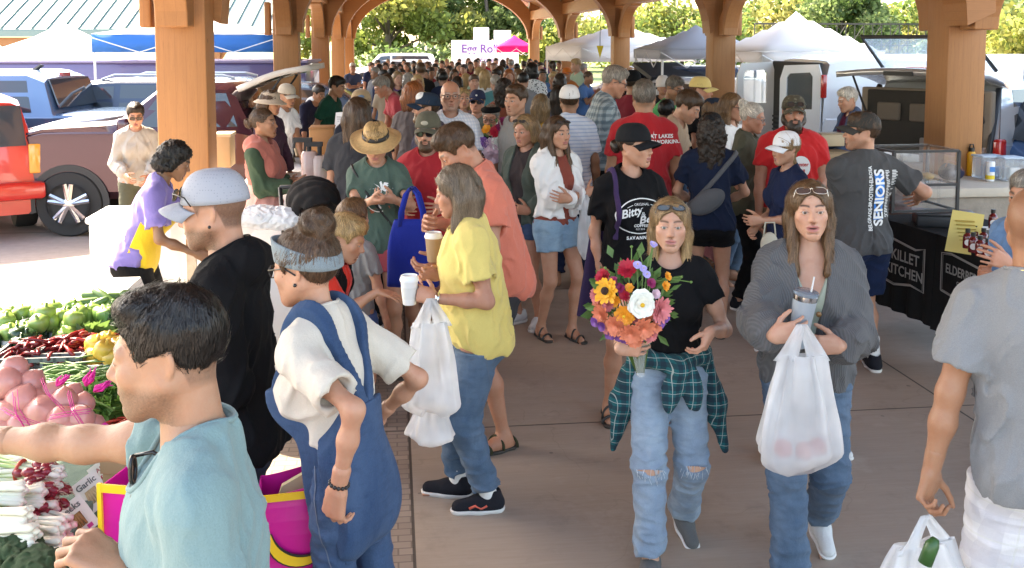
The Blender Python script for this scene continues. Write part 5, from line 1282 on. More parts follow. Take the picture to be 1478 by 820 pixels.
for g in (-1, 1):
 MB().tube([(-2.21, g * .80, .72), (-2.20, g * .82, 1.1), (-1.86, g * .74, 1.72)], .035, 8).build('boot_seal', BLK, c.root, True); MB().tube([(-2.1, g * .72, 1.25), (-2.5, g * .74, 1.86)], .014, 6).build('gas_strut', BLK, c.root)
 MB().box((-2.14, g * .90, 1.0), (.16, .1, .34), bev=.03).build('tail_light', REDL, c.root, True)
g_ = []
for i in range(7):
 t = i / 6; x = -1.72 - 1.05 * t; z = 1.80 + .12 * t + .06 * math.sin(math.pi * t); g_.append([(x, y, z - .05 * (abs(y) / .8) ** 2) for y in np.linspace(-.80, .80, 9)])
mb = MB(); mb.sheet(g_); gate = c.part('liftgate', mb, sil, smooth=True, solid=.07)
MB().box((-2.35, -.1, 1.965), (.42, .26, .012)).build('red_stripe', paint('red_stripe', (.55, .01, .02), 0), gate); MB().box((-2.77, 0, 1.90), (.04, .35, .05)).build('lamp_strip', BLK, gate)
mb = MB(); mb.tube([(-1.86, -.70, 1.93), (-2.45, -.66, 2.32), (-2.45, .66, 2.32), (-1.86, .70, 1.93)], .024, 6); fr = c.part('hatch_frame', mb, BLK); mb = MB(); mb.add([(-1.86, -.70, 1.93), (-2.45, -.66, 2.32), (-2.45, .66, 2.32), (-1.86, .70, 1.93)], [(0, 1, 2, 3)]); mb.build('hatch_glass', plain('hatch_pane', (.35, .42, .45), .05, 0, .02, trans=.9, alpha=.4), fr, solid=.006)
c = Car('blue SUV under a long grey roof box at the right edge', 1486, 11.0, 4, 4.7, 1.86, [(-2.3, .7), (-2.28, 1.0), (-2.2, 1.1), (-1.85, 1.60), (-1.5, 1.68), (.3, 1.70), (.7, 1.62), (1.2, 1.12), (1.5, 1.05), (2.2, .9), (2.35, .6)], 1.08, paint('bright_blue_paint', (.045, .15, .36), .35, .25), bottom=.34, anchor=-2.3)
mb = MB(); mb.add([(-2.2, -.72, 1.14), (-2.2, .72, 1.14), (-1.92, .66, 1.56), (-1.92, -.66, 1.56)], [(0, 1, 2, 3)]); c.part('rear_window', mb, GLASS, solid=.03)
c.wheels((-1.35, 1.45), .36, .24); c.window([(-1.95, 1.13), (-1.05, 1.13), (-1.05, 1.58), (-1.62, 1.58)]); c.window([(-.95, 1.13), (.05, 1.13), (.05, 1.60), (-.95, 1.60)])
MB().box((-1.0, 0, 1.90), (2.3, .85, .30), bev=.10).build('roof_box', plain('grey_box', (.24, .27, .31), .35), c.root, True, auto=50)
for g in (-1, 1): MB().tube([(-1.8, g * .66, 1.66), (-1.6, g * .66, 1.73), (.2, g * .66, 1.74), (.4, g * .66, 1.68)], .022, 6).build('roof_rail', SILV, c.root)
for x in (-1.5, -.3): MB().tube([(x, -.7, 1.735), (x, .7, 1.735)], .02, 6).build('cross_bar', BLK, c.root)
c = Car('maroon hatchback parked beyond the white canopies', 935, 27, 190, 4.4, 1.8, suv(4.4, 1.62), 1.0, paint('wine_paint', (.22, .02, .04), .3), bottom=.3); c.wheels((-1.3, 1.4), .34, .22); c.window([(-1.8, 1.05), (.05, 1.05), (.05, 1.52), (-1.6, 1.5)]); c.window([(.15, 1.05), (1.0, 1.05), (.6, 1.5), (.15, 1.52)])
c = Car('white hatchback with a black raised tailgate near the yellow capped man', 968, 21, 300, 4.3, 1.78, suv(4.3, 1.55), .98, paint('white_paint', (.74, .74, .74), .0), bottom=.3, anchor=-2); c.wheels((-1.3, 1.4), .33, .22); c.window([(-1.8, 1.02), (.05, 1.02), (.05, 1.46), (-1.6, 1.44)])
mb = MB(); mb.add([(-1.75, -.7, 1.52), (-1.75, .7, 1.52), (-2.5, .62, 1.80), (-2.5, -.62, 1.80)], [(0, 1, 2, 3)]); c.part('tailgate', mb, BLK, solid=.08); MB().box((-2.12, 0, 1.1), (.06, 1.4, .75), bev=.02).build('boot_shade_panel', plain('boot_painted_shade', (.015, .014, .013), .8), c.root)  # near-black slab paints a shaded boot onto the closed rear
c = Car('navy SUV parked behind the second right column', 1040, 22, 2, 4.8, 1.88, suv(4.8, 1.74), 1.1, nav, bottom=.34); c.wheels((-1.4, 1.45), .36, .24); c.window([(-1.95, 1.14), (-1.0, 1.14), (-1.0, 1.62), (-1.7, 1.6)]); c.window([(-.9, 1.14), (.05, 1.14), (.05, 1.64), (-.9, 1.64)]); c.window([(.15, 1.14), (1.05, 1.14), (.6, 1.6), (.15, 1.62)])
c = Car('white box truck standing behind the silver liftgate', 1300, 22, 182, 6.0, 2.1, [(-3, .7), (-2.98, 1.7), (-2.9, 1.98), (1.3, 1.98), (1.35, 1.8), (1.5, 1.75), (2.1, 1.7), (2.6, 1.1), (3.0, 1.0), (3.02, .6)], 1.2, paint('truck_white', (.75, .75, .74), .0, .4), cat='truck', bottom=.45, tum=.05); c.wheels((-1.9, 2.1), .38, .25, rim=SILV)
c = Car('white SUV parked beyond the crowd under the far arch trees', 568, 50, 185, 4.7, 1.86, suv(4.7, 1.72), 1.06, paint('white_paint', (.74, .74, .74), .0), bottom=.3); c.wheels((-1.35, 1.45), .36, .24); c.window([(-1.95, 1.12), (.05, 1.12), (.05, 1.62), (-1.7, 1.6)]); c.window([(.15, 1.12), (1.05, 1.12), (.6, 1.58), (.15, 1.62)])
def CL(name, c, **k): return cloth(name, c, **k)
BLACK = CL('black_cotton', (.0085, .0085, .0095)); NAVY = CL('navy_cotton', (.018, .026, .060)); CHAR = CL('charcoal_cotton', (.045, .045, .050)); GREYT = CL('grey_marl', (.27, .28, .30), c2=(.16, .17, .19), pat='heather')
JEAN = CL('mid_denim', (.052, .092, .150), c2=(.12, .175, .245), pat='denim'); LJEAN = CL('light_denim', (.16, .22, .30), c2=(.29, .36, .42), pat='denim'); DJEAN = CL('dark_denim', (.018, .028, .05), c2=(.05, .07, .105), pat='denim'); ODEN = CL('overall_denim', (.022, .048, .105), c2=(.06, .10, .175), pat='denim')
WHITE = CL('white_cotton', (.74, .73, .71)); CREAM = CL('cream_cotton', (.60, .55, .47)); RED = CL('red_cotton', (.42, .022, .03)); KHAKI = CL('khaki_cotton', (.25, .19, .12)); OLIVE = CL('olive_cotton', (.085, .085, .055)); GREEN = CL('faded_green', (.075, .12, .095))
SOLE = plain('white_sole', (.66, .64, .62), .6); SHB = CL('black_mesh_shoe', (.02, .02, .026)); SHW = CL('white_shoe', (.62, .62, .62)); SHG = CL('grey_shoe', (.12, .12, .12)); SANB = plain('black_leather', (.025, .022, .02), .45); SANO = CL('olive_strap', (.05, .05, .028)); SBLK = plain('dark_sole', (.04, .035, .03), .7)
INK = plain('white_ink', (.72, .72, .70), .7, var=.04)
p = Person('man in a pale teal tee reaching across the vegetable table, nearest at the left', 236, 416, 1.88, -92, 'm', 'olive', 0, twist=16, hy=4, lean=6, hp=6, stub=.75, brow='black', girth=1.0, nose=1.08,
R=dict(w=('px', -30, 634, .30), pole=(0, .2, -1), curl=.5), L=dict(w=('px', 172, 830, -.10), pole=(.2, .9, -.5), curl=.75, pn=(-.2, -.1, -1)))
p.hair('short', 'black', vol=.35, strands=6500, front=.010); p.body(); p.top(CL('teal_tee', (.185, .285, .285)), 'tee', .46, loose=.008, neck=(.072, .07), wr=.010); p.bottom(DJEAN); p.shoes(SHG, SOLE)
p.wristband('L', plain('watch_strap', (.015, .015, .016), .5), 'watch_band'); p.wristband('R', plain('gold_chain', (.75, .55, .22), .25, 1), 'bracelet', wd=.006, r=.029)
M1 = p
w = p.world(p.C(-.02, -.150, .21))
g = thing('sunglasses', 'black sunglasses hooked by one arm in the teal tee collar', 'sunglasses', at(184, 700, 1.84)); mb = MB(); ln = MB()
for s_ in (-1, 1):
 pts = [(.016 + .0 * s_, -.012 + .022 * math.cos(a) * .6, .036 * s_ + .026 * math.sin(a)) for a in np.linspace(0, 6.28, 16)]; mb.tube(pts, .004, 6); ln.add(pts[:-1], [tuple(range(15))])
mb.tube([(.016, -.012, -.012), (.016, -.008, .012)], .0035, 6); mb.tube([(.016, .0, .058), (.05, .0, .065), (.085, .01, .04)], .004, 6); mb.tube([(.016, .0, -.06), (.04, .0, -.05), (.06, .01, .02)], .004, 6)
mb.build('frame', plain('glasses_frame', (.012, .012, .012), .25), g, True); ln.build('lens', plain('lens', (.02, .02, .022), .08, spec=.8), g)
p = Person('bearded man in a light grey perforated cap and black hooded top at the table', 302, 243, 3.3, -92, 'm', 'fair', 0, hat=.012, lean=5, hp=8, stub=.95, brow='dark', nose=1.1,
L=dict(w=(.12, -.22, 1.12), pole=(.2, .9, -.5)), R=dict(w=(-.12, -.24, 1.12), pole=(-.2, .9, -.5)))
p.hair('buzz', 'dark'); p.body(); p.top(BLACK, 'hooded_top', 1.92, loose=.012, neck=(.078, .02), slv=(.072, .062), cuff=.042, hood=True, wr=.009, hem=-.09); p.bottom(DJEAN); p.shoes(SHB, SOLE)
m, nt, b = nodes('perforated_cap'); tc = N(nt, 'ShaderNodeTexCoord'); vo = N(nt, 'ShaderNodeTexVoronoi'); vo.inputs['Scale'].default_value = 105; vo.inputs['Randomness'].default_value = .0; L(nt, tc.outputs['Object'], vo.inputs['Vector'])
sp = N(nt, 'ShaderNodeSeparateXYZ'); L(nt, tc.outputs['Object'], sp.inputs[0])
L(nt, mixc(nt, mathn(nt, 'LESS_THAN', vo.outputs['Distance'], .22), (.30, .315, .355), (.225, .235, .265)), b.inputs['Base Color']); b.inputs['Roughness'].default_value = .8
p.cap(m, CL('cap_grey', (.31, .325, .365)), bl=.078); p.glasses((.015, .015, .018), pos='cap');
mb = MB().sphere((.080, .005, -.042), .0055, 6); p.hobj('ear_stud', mb, plain('black_stud', (.01, .01, .01), .2))
p = Person('woman in denim overalls with a messy bun, grey headband and black glasses', 436, 306, 3.0, -116, 'f', 'fair', 0, girth=.80, hat=.05, lean=15, hp=4, hip=.55, brow='brown', hy=4,
L=dict(w=('px', 488, 706, -.30), pole=(.25, 1.1, 0), curl=.6), legs=dict(L=dict(a=(.05, .17, .085)), R=dict(a=(-.15, .17, .085))), R=dict(w=('px', 548, 600, .28), pole=(-.2, 1.0, .2), curl=.5))
p.kid['bun'] = (0, .066, .130); p.hair('bun', 'brown', vol=1.18, strands=5200, c2=None); p.body()
p.top(CREAM, 'tee', .72, loose=.010, neck=(.080, .0), slv=(.062, .074), wr=.007, hem=.12); p.bottom(ODEN, 'overalls', 1.96, loose=.014, waist=.15, r=(.088, .078, .094), wr=.012)
p.band(ODEN, 'bib', lambda x, y, z: np.maximum(np.maximum(np.abs(x) - .12, z - .22), y + .0), .036, thick=.012)
p.band(ODEN, 'bib_back', lambda x, y, z: np.maximum(np.maximum(np.abs(x) - .15 + np.clip(z, 0, .3) * .5, z - .12), -y - .0), .030, thick=.012)
for s_ in (-1, 1): p.band(ODEN, 'strap', lambda x, y, z, s_=s_: np.maximum(np.abs(x - s_ * np.where(y > 0, .012 + .28 * np.clip(z - .10, 0, .24), .078)) - .019, .06 - z), .024, thick=.012)
mb = MB();
for i in range(8):
 pass
hb = []
for i in range(40):
 a = 2 * math.pi * i / 40; ca, sa = math.cos(a), math.sin(a)
 row = []
 for t in np.linspace(-1, 1, 7): row.append(np.array([.0900 * ca * (1 + .014 * (1 - t * t)), .014 + .1125 * sa * (1 + .014 * (1 - t * t)), .040 - .030 * sa * 1.1 + t * (.030 - .008 * sa) + .003 * math.sin(9 * t + 2 * a)]))
 hb.append(row)
mb.sheet(hb + [hb[0]]); o = p.hobj('headband', mb, CL('headband_grey', (.20, .245, .265), pat='heather')); md = o.modifiers.new('s', 'SOLIDIFY'); md.thickness = .006; md.offset = 1
p.glasses((0, 0, 0), (.012, .012, .012), dark=False); p.wristband('L', plain('black_beads', (.012, .012, .012), .3), 'bead_bracelet', beads=True); mb = MB().sphere((.080, .006, -.042), .006, 6); p.hobj('ear_stud', mb, plain('black_stud', (.01, .01, .01), .2)); p.shoes(SHW, SOLE)
OV = p
p = Person('grey brown haired woman in a bright yellow tee holding a lidded coffee cup', 652, 240, 4.68, -88, 'f', 'ruddy', 0, lean=9, hp=12, girth=1.14, belly=.35, bust=1.25, brow='light', twist=4, shw=1.08,
L=dict(w=('px', 626, 431, -.22), pole=(.25, .5, -1), curl=.62, pn=(-.7, -.2, -.1), fp=('px', 590, 418, -.16)), R=dict(w=('px', 632, 398, .05), curl=.5, pn=(.5, -.2, 0), on=True),
legs=dict(L=dict(a=(.075, .06, .085), yaw=4), R=dict(a=(-.10, -.10, .085), yaw=-10)))
p.hair('long', (.15, .115, .085), length=.15, vol=1.1, c2=(.20, .15, .11), front=-.006); p.body(); p.top(CL('yellow_tee', (.72, .58, .19)), 'tee', .60, loose=.014, neck=(.076, .01), hem=-.11, wr=.010, wide=.02, slv=(.066, .072)); p.bottom(JEAN, 'jeans', 1.88, loose=.004, r=(.108, .078, .062), wr=.009); p.shoes(SHB, SOLE, name='running_shoe'); [MB_.build('coral_flash', plain('coral_flash', (.62, .10, .06), .5), p.root, True) for MB_ in [MB()] if MB_.tube([p.s * (p.lg['L']['A'] + np.array([.047, -.10 + .03 * i, -.045 + .014 * (i % 2)])) for i in range(4)], .007, 5)]; p.socks(WHITE, .22); p.earring()
p.wristband('L', plain('silver_watch', (.6, .6, .6), .25, 1), 'watch_band'); YE = p
SEAM = plain('seam_thread', (.10, .13, .18), .9)
YE.text([('line', [(.0 + .012 * math.sin(6 * z), z) for z in np.linspace(-.22, -.86, 40)], .0035), ('line', [(.065, -.20), (.062, -.29), (.10, -.305), (.14, -.285)], .003), ('line', [(-.03, -.19), (-.06, -.23), (-.10, -.245)], .003)], 'jeans', (.5, 0, 0), right=(0, 1, 0), name='seams', mat=SEAM)
OV.text([('line', [(-.02 + .012 * math.sin(6 * z), z) for z in np.linspace(.0, -.80, 50)], .004), ('line', [(.05, -.10), (.045, -.20), (.09, -.22), (.135, -.20), (.14, -.09), (.05, -.10)], .003), ('line', [(-.06, .02), (-.05, -.03), (-.02, -.05)], .003), ('line', [(x, .045 - .1 * abs(x)) for x in np.linspace(-.1, .12, 14)], .004)], 'overalls', (.5, .12, 0), right=(-.35, 1, 0), name='seams', mat=SEAM)
p = Person('tall man in a salmon tee and shorts looking down behind the yellow tee woman', 640, 183, 5.35, -72, 'm', 'ruddy', 0, lean=16, hp=34, girth=1.18, brow='dark', shw=1.05,
L=dict(w=('px', 640, 382, -.34), pole=(.3, .8, -.7), curl=.55, pn=(-.6, 0, .5)), R=dict(w=('px', 625, 322, -.22), pole=(-.6, .6, -.7), curl=.85),
legs=dict(L=dict(a=(.10, .03, .085)), R=dict(a=(-.16, -.12, .085))))
p.hair('short', 'brown', vol=.85, c2=None); p.body(); p.top(CL('salmon_tee', (.68, .205, .135)), 'tee', .64, loose=.016, neck=(.080, .0), hem=-.13, wr=.010, wide=.02, slv=(.072, .084)); p.bottom(CHAR, 'shorts', .85, r=(.10, .09, .095), loose=-.004); p.shoes(SANO, SBLK, 'sandal'); SA = p
p = Person('blonde girl in a black tee and ripped light jeans carrying a flower bouquet', 968, 283, 4.22, -5, 'f', 'pale', 0, hat=.012, hp=0, hy=-2, brow='brown', eye=(.13, .13, .11), cheeks=1.02, jaw=.9, lips=.9, gaze=(.05, -.1), nose=.92,
R=dict(w=('px', 894, 503, -.36), pole=(-.25, .7, -.7), curl=.42, pn=(.15, 1, 0), fd=(1, -.12, .12)), L=dict(w=('px', 1026, 478, -.22), pole=(.3, .9, -.1), curl=.5, pn=(-.8, .2, 0), fp=('px', 1008, 520, -.27)),
legs=dict(R=dict(a=(-.085, -.20, .085), yaw=-8), L=dict(a=(.10, .20, .13), pitch=22, yaw=14)))
p.hair('long', 'dirty', length=.20, vol=.98, c2='blonde', strands=6500, part=.0); p.body(); p.top(BLACK, 'tee', .42, loose=.008, neck=(.078, .012), hem=.05, wr=.010, slv=(.056, .060)); p.bottom(LJEAN, 'jeans', 1.93, loose=.005, waist=.12, r=(.105, .074, .072), wr=.010, save='v'); p.shoes(SHG, SOLE)
p.glasses((.10, .14, .17), (.02, .02, .02), pos='head', w=.029, hh=.022); p.wristband('R', plain('black_band', (.012, .012, .012), .5), 'hair_tie', wd=.005, r=.029); GI = p
for q in 'RL':
 a = p.lg[q]; K = a['K'] + np.array([0, -.083, .012]); mb = MB(); mb.sheet([[K + np.array([x, -.005 + .9 * x * x * 8 - z * .1, z * (1 - (x / .062) ** 2)]) for x in np.linspace(-.058, .058, 9)] for z in (-.016, 0, .016)]); o = p.obj('ripped_knee', np.array(mb.v), mb.f, plain('bare_knee', p.skinc, .5))
 mb = MB()
 for i in range(26):
  x = p.rs.uniform(-.062, .062); z0 = p.rs.choice([-.018, .018]) * (1 - (x / .07) ** 2); s0 = K + np.array([x, -.008 + 7 * x * x, z0]); mb.tube([s0, s0 + np.array([p.rs.uniform(-.015, .015), -.004, -p.rs.uniform(.008, .045)])], .0011, 3)
 p.obj('frayed_threads', np.array(mb.v), mb.f, plain('threads', (.62, .66, .70), .9), o)
FLAN = CL('teal_flannel', (.010, .088, .098), c2=(.018, .018, .032), pat='plaid', scale=1.5)
v = Vol((-.42, -.30, .35), (.42, .28, 1.15), .0075)
for (a, b, ra, rb) in [((-.165, .02, 1.01), (-.10, -.13, 1.02), .035, .038), ((-.10, -.13, 1.02), (.03, -.165, 1.0), .038, .042), ((.03, -.165, 1.0), (.15, -.06, 1.02), .042, .036), ((.15, -.06, 1.02), (.17, .04, 1.01), .036, .035), ((-.165, .02, 1.01), (0, .13, 1.0), .035, .05), ((0, .13, 1.0), (.17, .04, 1.01), .05, .035)]: v.cone(a, b, ra, rb, .03)
v.ell((.045, -.185, .985), (.045, .036, .05), k=.02)
v.ell((.01, -.185, .90), (.050, .022, .12), rY(R_(12)), k=.02); v.ell((.095, -.17, .90), (.05, .022, .12), rY(R_(-14)), k=.02)
for (a, b, c_, w) in [((-.17, -.03, .98), (-.215, .0, .76), (-.265, .0, .52), .062), ((.17, -.02, .98), (.22, .02, .76), (.275, .0, .54), .062), ((-.12, .12, .97), (-.14, .16, .8), (-.16, .16, .62), .06), ((.12, .12, .97), (.14, .16, .8), (.17, .16, .60), .06)]: v.cone(a, b, .035, w, .03); v.cone(b, c_, w, .012, .03)
I = np.argwhere(np.abs(v.D) < .03); pp = v.lo + I * v.h; v.D[tuple(I.T)] -= (.011 * (1 - np.abs(vnoise(pp * (1, 1, .22), 5, 34))) ** 2 - .004).astype(np.float32)
vs, fs = v.mesh(1); p.obj('flannel_shirt', vs + p.W * (1, 1, 0), fs, FLAN)
p = Person('brown haired woman in a chunky grey cardigan holding a steel tumbler and a plastic bag', 1168, 262, 4.08, -9, 'f', 'pale', 0, hp=-2, hy=-1, hr=-2, brow='dark', eye=(.09, .05, .03), lips=1.3, mouth=.0035, jaw=.88, cheeks=.96, gaze=(.1, 0), nose=.95,
R=dict(w=('px', 1116, 486, -.40), pole=(-.45, .7, -.8), curl=.42, pn=(.15, 1, 0), fd=(1, -.15, .35)), L=dict(w=('px', 1212, 500, -.30), pole=(.5, .7, -.8), curl=.5, pn=(-.15, 1, 0), fd=(-1, -.15, .05)),
legs=dict(R=dict(a=(-.07, -.18, .085), yaw=-6), L=dict(a=(.11, .25, .16), pitch=28, yaw=10, pole=(.05, -1, 0))))
p.hair('long', (.13, .075, .04), length=.225, vol=.98, c2='light', strands=6500, fy=-.085); p.body(); p.top(CL('pale_green_top', (.42, .47, .38)), 'camisole', 0, loose=.005, neck=None, wr=.003, vneck=(.20, .09), hem=0)
p.top(CL('grey_knit', (.105, .105, .108), pat='knit'), 'cardigan', 1.86, loose=.020, neck=(.085, .0), open_=(.006, .075), slv=(.076, .086), cuff=.05, hem=-.06, wr=.012, wide=.03); p.bottom(JEAN, 'jeans', 1.93, loose=.006, r=(.106, .076, .075), wr=.010); p.shoes(SHW, SOLE); p.earring(r=.010)
p.glasses((.09, .065, .06), (.80, .74, .66), pos='head', w=.030, hh=.025, metal=1); CA = p
for z_ in (.15, .02): mb = MB(); mb.lathe([(.001, -.004), (.011, -.004), (.012, 0), (.001, .003)], p.C(.02, -.165 - .0, z_), 14, rotM(x=R(90))); p.obj('button', np.array(mb.v), mb.f, plain('horn_button', (.25, .13, .05), .35))
p = Person('shaven headed man in a grey tee at the right edge, seen from behind', 1498, 268, 3.05, 148, 'm', 'tan', 0, side=6, shw=.95, brow='dark', girth=1.1, stub=.3, lean=0, hy=-8,
L=dict(w=('px', 1335, 712, .05), pole=(.5, .7, 0), curl=.85, pn=(-.9, .3, 0)))
p.kid['buzz'] = .45; p.body(); p.top(CL('grey_tee', (.215, .222, .228), c2=(.165, .17, .178), pat='heather'), 'tee', .66, loose=.014, neck=(.078, .0), hem=-.12, wr=.009, slv=(.072, .082), wide=.012); p.bottom(CL('pale_plaid', (.64, .63, .64), c2=(.50, .49, .53), pat='plaid', scale=.5), 'shorts', 1.05, r=(.122, .112, .112), loose=.006); p.shoes(SHG, SOLE)
mb = MB(); pts = [p.nb + p.Rc @ np.array([.072 * math.cos(a), .074 * math.sin(a) - .012, .018 + .030 * math.sin(a)]) for a in np.linspace(0, 6.2832, 30)]; mb.tube(pts, .0042, 6); p.obj('neck_chain', np.array(mb.v), mb.f, plain('gold_chain', (.75, .55, .22), .25, 1)); BA = p
def dress(p, top=None, tk=None, bot=None, bk=None, shoe=None, sole=None, skind='shoe', hair=None, hk=None, cap=None, capk=None, glasses=None, gk=None, beard=None):
 if hair: p.hair(hair[0], hair[1], **(hk or {}))
 p.body()
 if top: p.top(top, **(tk or {}))
 if bot: p.bottom(bot, **(bk or {}))
 if shoe: p.shoes(shoe, sole or SOLE, skind)
 if cap: p.cap(cap, **(capk or {}))
 if glasses: p.glasses(*glasses, **(gk or {}))
 if beard: p.beard(*beard)
 return p
TEE = dict(name='tee', sleeve=.6); LONG = dict(name='sweater', sleeve=1.9, slv=(.068, .060), cuff=.042); SHORTS = dict(name='shorts', length=.75, r=(.115, .095, .09)); TRS = dict(name='trousers', length=1.9)
FOLD = lambda: dict(R=dict(w=(.10, -.24, 1.17), pole=(-.8, .4, -.6), pn=(0, 1, .3), fd=(.9, -.1, .25), curl=.3), L=dict(w=(-.10, -.28, 1.15), pole=(.8, .4, -.6), pn=(0, 1, .2), fd=(-.9, .1, .2), curl=.3))
HOLD = lambda z=1.12, w=.09, y=-.34: dict(R=dict(w=(-w, y, z), pole=(-.5, .7, -.7), pn=(1, 0, .3), fd=(.6, -.6, .2), curl=.6), L=dict(w=(w, y, z), pole=(.5, .7, -.7), pn=(-1, 0, .3), fd=(-.6, -.6, .2), curl=.6))
STRAW = plain('straw', (.50, .31, .13), .8, scale=60, var=.3, bumpk=.5)
p = Person('woman in a tan straw fedora and faded green palm tree tee looking at her hands', 541, 172, 6.5, 2, 'f', 'fair', 1, hat=.045, hp=26, lean=2, R=dict(w=('px', 536, 290, -.30), pole=(-.5, .6, -.6), pn=(.7, 0, .6), fd=(.7, -.3, .0), curl=.55), L=dict(w=('px', 568, 288, -.30), pole=(.5, .6, -.6), pn=(-.7, 0, .6), fd=(-.6, -.4, .1), curl=.55))
dress(p, GREEN, TEE, CL('red_shorts', (.42, .075, .085)), dict(SHORTS, length=.42), SANB, SBLK, 'sandal', ('short', 'blonde'))
p.lathe_hat([(.001, .098), (.04, .102), (.066, .092), (.076, .075), (.084, .03), (.089, .008), (.12, .003), (.155, .000), (.170, .006), (.171, .001), (.155, -.005), (.12, -.002), (.088, .002), (.001, .004)], STRAW, 'straw_hat', band=plain('black_band', (.012, .012, .012), .6), dip=.02)
fr = [('poly', [(-.012, -.07), (.008, -.07), (.004, .0), (.014, .06), (.004, .065), (-.010, .0)])]
for a in (-15, 20, 55, 90, 125, 160, 200):
 c, s_ = math.cos(R(a)), math.sin(R(a)); fr.append(('poly', [(.008, .062), (.008 + .05 * c - .012 * s_, .062 + .045 * s_ + .012 * c), (.008 + .085 * c, .058 + .075 * s_ - .02), (.008 + .045 * c + .010 * s_, .062 + .04 * s_ - .012)]))
fr.append(('line', [(.082 * math.cos(R(a)) - .01, .0 + .082 * math.sin(R(a)) - .01) for a in range(150, 300, 10)], .006))
p.text(fr, 'tee', (.03, -.3, .18), name='palm_print', mat=INK); p.text([('poly', [(-.07, -.03), (.06, .0), (.065, -.022), (-.06, -.055)])], 'tee', (.03, -.3, .13), name='sun_print', mat=plain('rust_ink', (.40, .09, .04), .7))
p.band(plain('black_strap', (.012, .012, .012), .6), 'bag_strap', lambda x, y, z: np.maximum(np.abs(z - (.24 - 1.45 * (x + .07))) - .016, y), .022)
p = Person('bearded man in a dark red tee, olive cap and sunglasses behind the straw hat woman', 617, 160, 6.9, -8, 'm', 'fair', 1, hat=.015, hp=8, girth=1.15, brow='brown', R=dict(w=('px', 585, 300, -.25), pole=(-.3, .8, -.5)), L=dict(w=('px', 640, 300, -.2), pole=(.5, .7, -.5)))
dress(p, RED, dict(TEE, loose=.016), CHAR, SHORTS, SHG, SOLE, hair=('crop', 'brown'), cap=CL('olive_cap', (.10, .095, .065)), glasses=((.012, .011, .01),), beard=('brown', 1.2)); p.hobj('cap_badge', MB().sphere((0, -.094, .075), (.026, .006, .016), 8), plain('badge', (.35, .32, .25), .7))
p = Person('man in a tan cap and navy tee standing behind the long haired back', 521, 128, 8.9, 8, 'm', 'fair', 1, hat=.015, girth=1.2); dress(p, CL('ink_navy', (.018, .022, .034)), dict(TEE, loose=.02), DJEAN, TRS, hair=('crop', 'brown'), cap=CL('tan_cap', (.36, .26, .15))); p.hobj('cap_badge', MB().sphere((0, -.094, .075), (.03, .006, .016), 8), plain('badge_blue', (.10, .15, .22), .7))
p = Person('person with long brown hair down the back of a charcoal tee, before the tan cap', 516, 141, 7.7, 172, 'f', 'fair', 1, girth=1.25, shw=1.12); dress(p, CHAR, dict(TEE, loose=.02), BLACK, TRS, SHB, hair=('long', 'brown'), hk=dict(length=.30, vol=1.05))
p = Person('vendor in a coral pink and green hooded top with hair tied back, in profile', 378, 156, 8.0, 78, 'f', 'tan', 1, brow='dark', hy=8, R=dict(w=('px', 425, 268, -.16), pole=(-.2, .9, -.5), curl=.5), L=dict(w=('px', 420, 262, .15), pole=(.3, .8, -.5), curl=.5)); p.kid['bun'] = (0, .125, -.005)
dress(p, CL('coral_pink', (.42, .135, .10), c2=(.62, .30, .25), pat='split', scale=1.12), dict(LONG, name='hooded_top', hood=True, loose=.022, hem=-.20, sleeve=0), JEAN, TRS, SHW, hair=('tied', 'brown'), hk=dict(vol=.75))
p.top(CL('sleeve_green', (.055, .085, .05)), 'sleeves', 1.9, loose=-.012, slv=(.070, .066), cuff=.045, hem=.18)
p = Person('woman in sunglasses and a pale grey blouse beside the maroon car', 195, 150, 9.9, 22, 'f', 'fair', 1, hp=16, lean=6, brow='dark', R=dict(w=(-.12, -.26, 1.0)), L=dict(w=(.10, -.30, .98))); p.kid['bun'] = (0, .09, .05)
dress(p, CL('pale_blouse', (.42, .39, .35)), dict(LONG, name='blouse'), OLIVE, TRS, SHB, hair=('short', 'dark'), hk=dict(vol=1.3), glasses=((.03, .012, .01),))
p = Person('vendor in a violet tee, yellow apron and black shorts bending over the white table', 262, 206, 6.3, 100, 'f', 'brown', 1, lean=24, hp=18, brow='black', R=dict(w=('px', 284, 366, -.12), pole=(-.2, .8, .2), curl=.5), L=dict(w=('px', 300, 330, .2), pole=(.4, .7, .2))); p.kid['bun'] = (0, .10, .06)
dress(p, CL('violet_tee', (.22, .17, .42)), dict(TEE, sleeve=.7, slv=(.066, .078)), BLACK, dict(SHORTS, length=.6), SHB, hair=('curly', 'black'), hk=dict(length=.02, vol=.8)); p.band(CL('yellow_apron', (.70, .48, .03)), 'apron', lambda x, y, z: np.maximum(np.maximum(np.abs(x) - .16, y - .02), z - .2), .03, thick=.008)
p = Person('person in a pale floppy sun hat behind the coral hooded vendor', 392, 128, 10.4, 70, 'f', 'tan', 1, hat=.02, hp=10); dress(p, CL('plum', (.06, .03, .05)), LONG, OLIVE, TRS, hair=('bob', 'brown'), hk=dict(length=.08)); p.lathe_hat([(.001, .088), (.05, .085), (.082, .06), (.088, .01), (.13, -.02), (.150, -.035), (.148, -.04), (.09, .0), (.001, .0)], CL('sun_hat', (.46, .38, .29)), 'sun_hat')
p = Person('man in a white tee and pale cap leaning by the second left column', 416, 121, 11.4, 60, 'm', 'tan', 1, hat=.012, lean=12, hp=10, girth=1.05, L=dict(w=('px', 437, 232, -.1), pole=(0, 1, 0))); dress(p, WHITE, TEE, CL('camo', (.11, .12, .06), c2=(.2, .19, .12), pat='print', scale=.6), SHORTS, SHB, hair=('crop', 'brown'), cap=CL('pale_cap', (.42, .37, .30)))
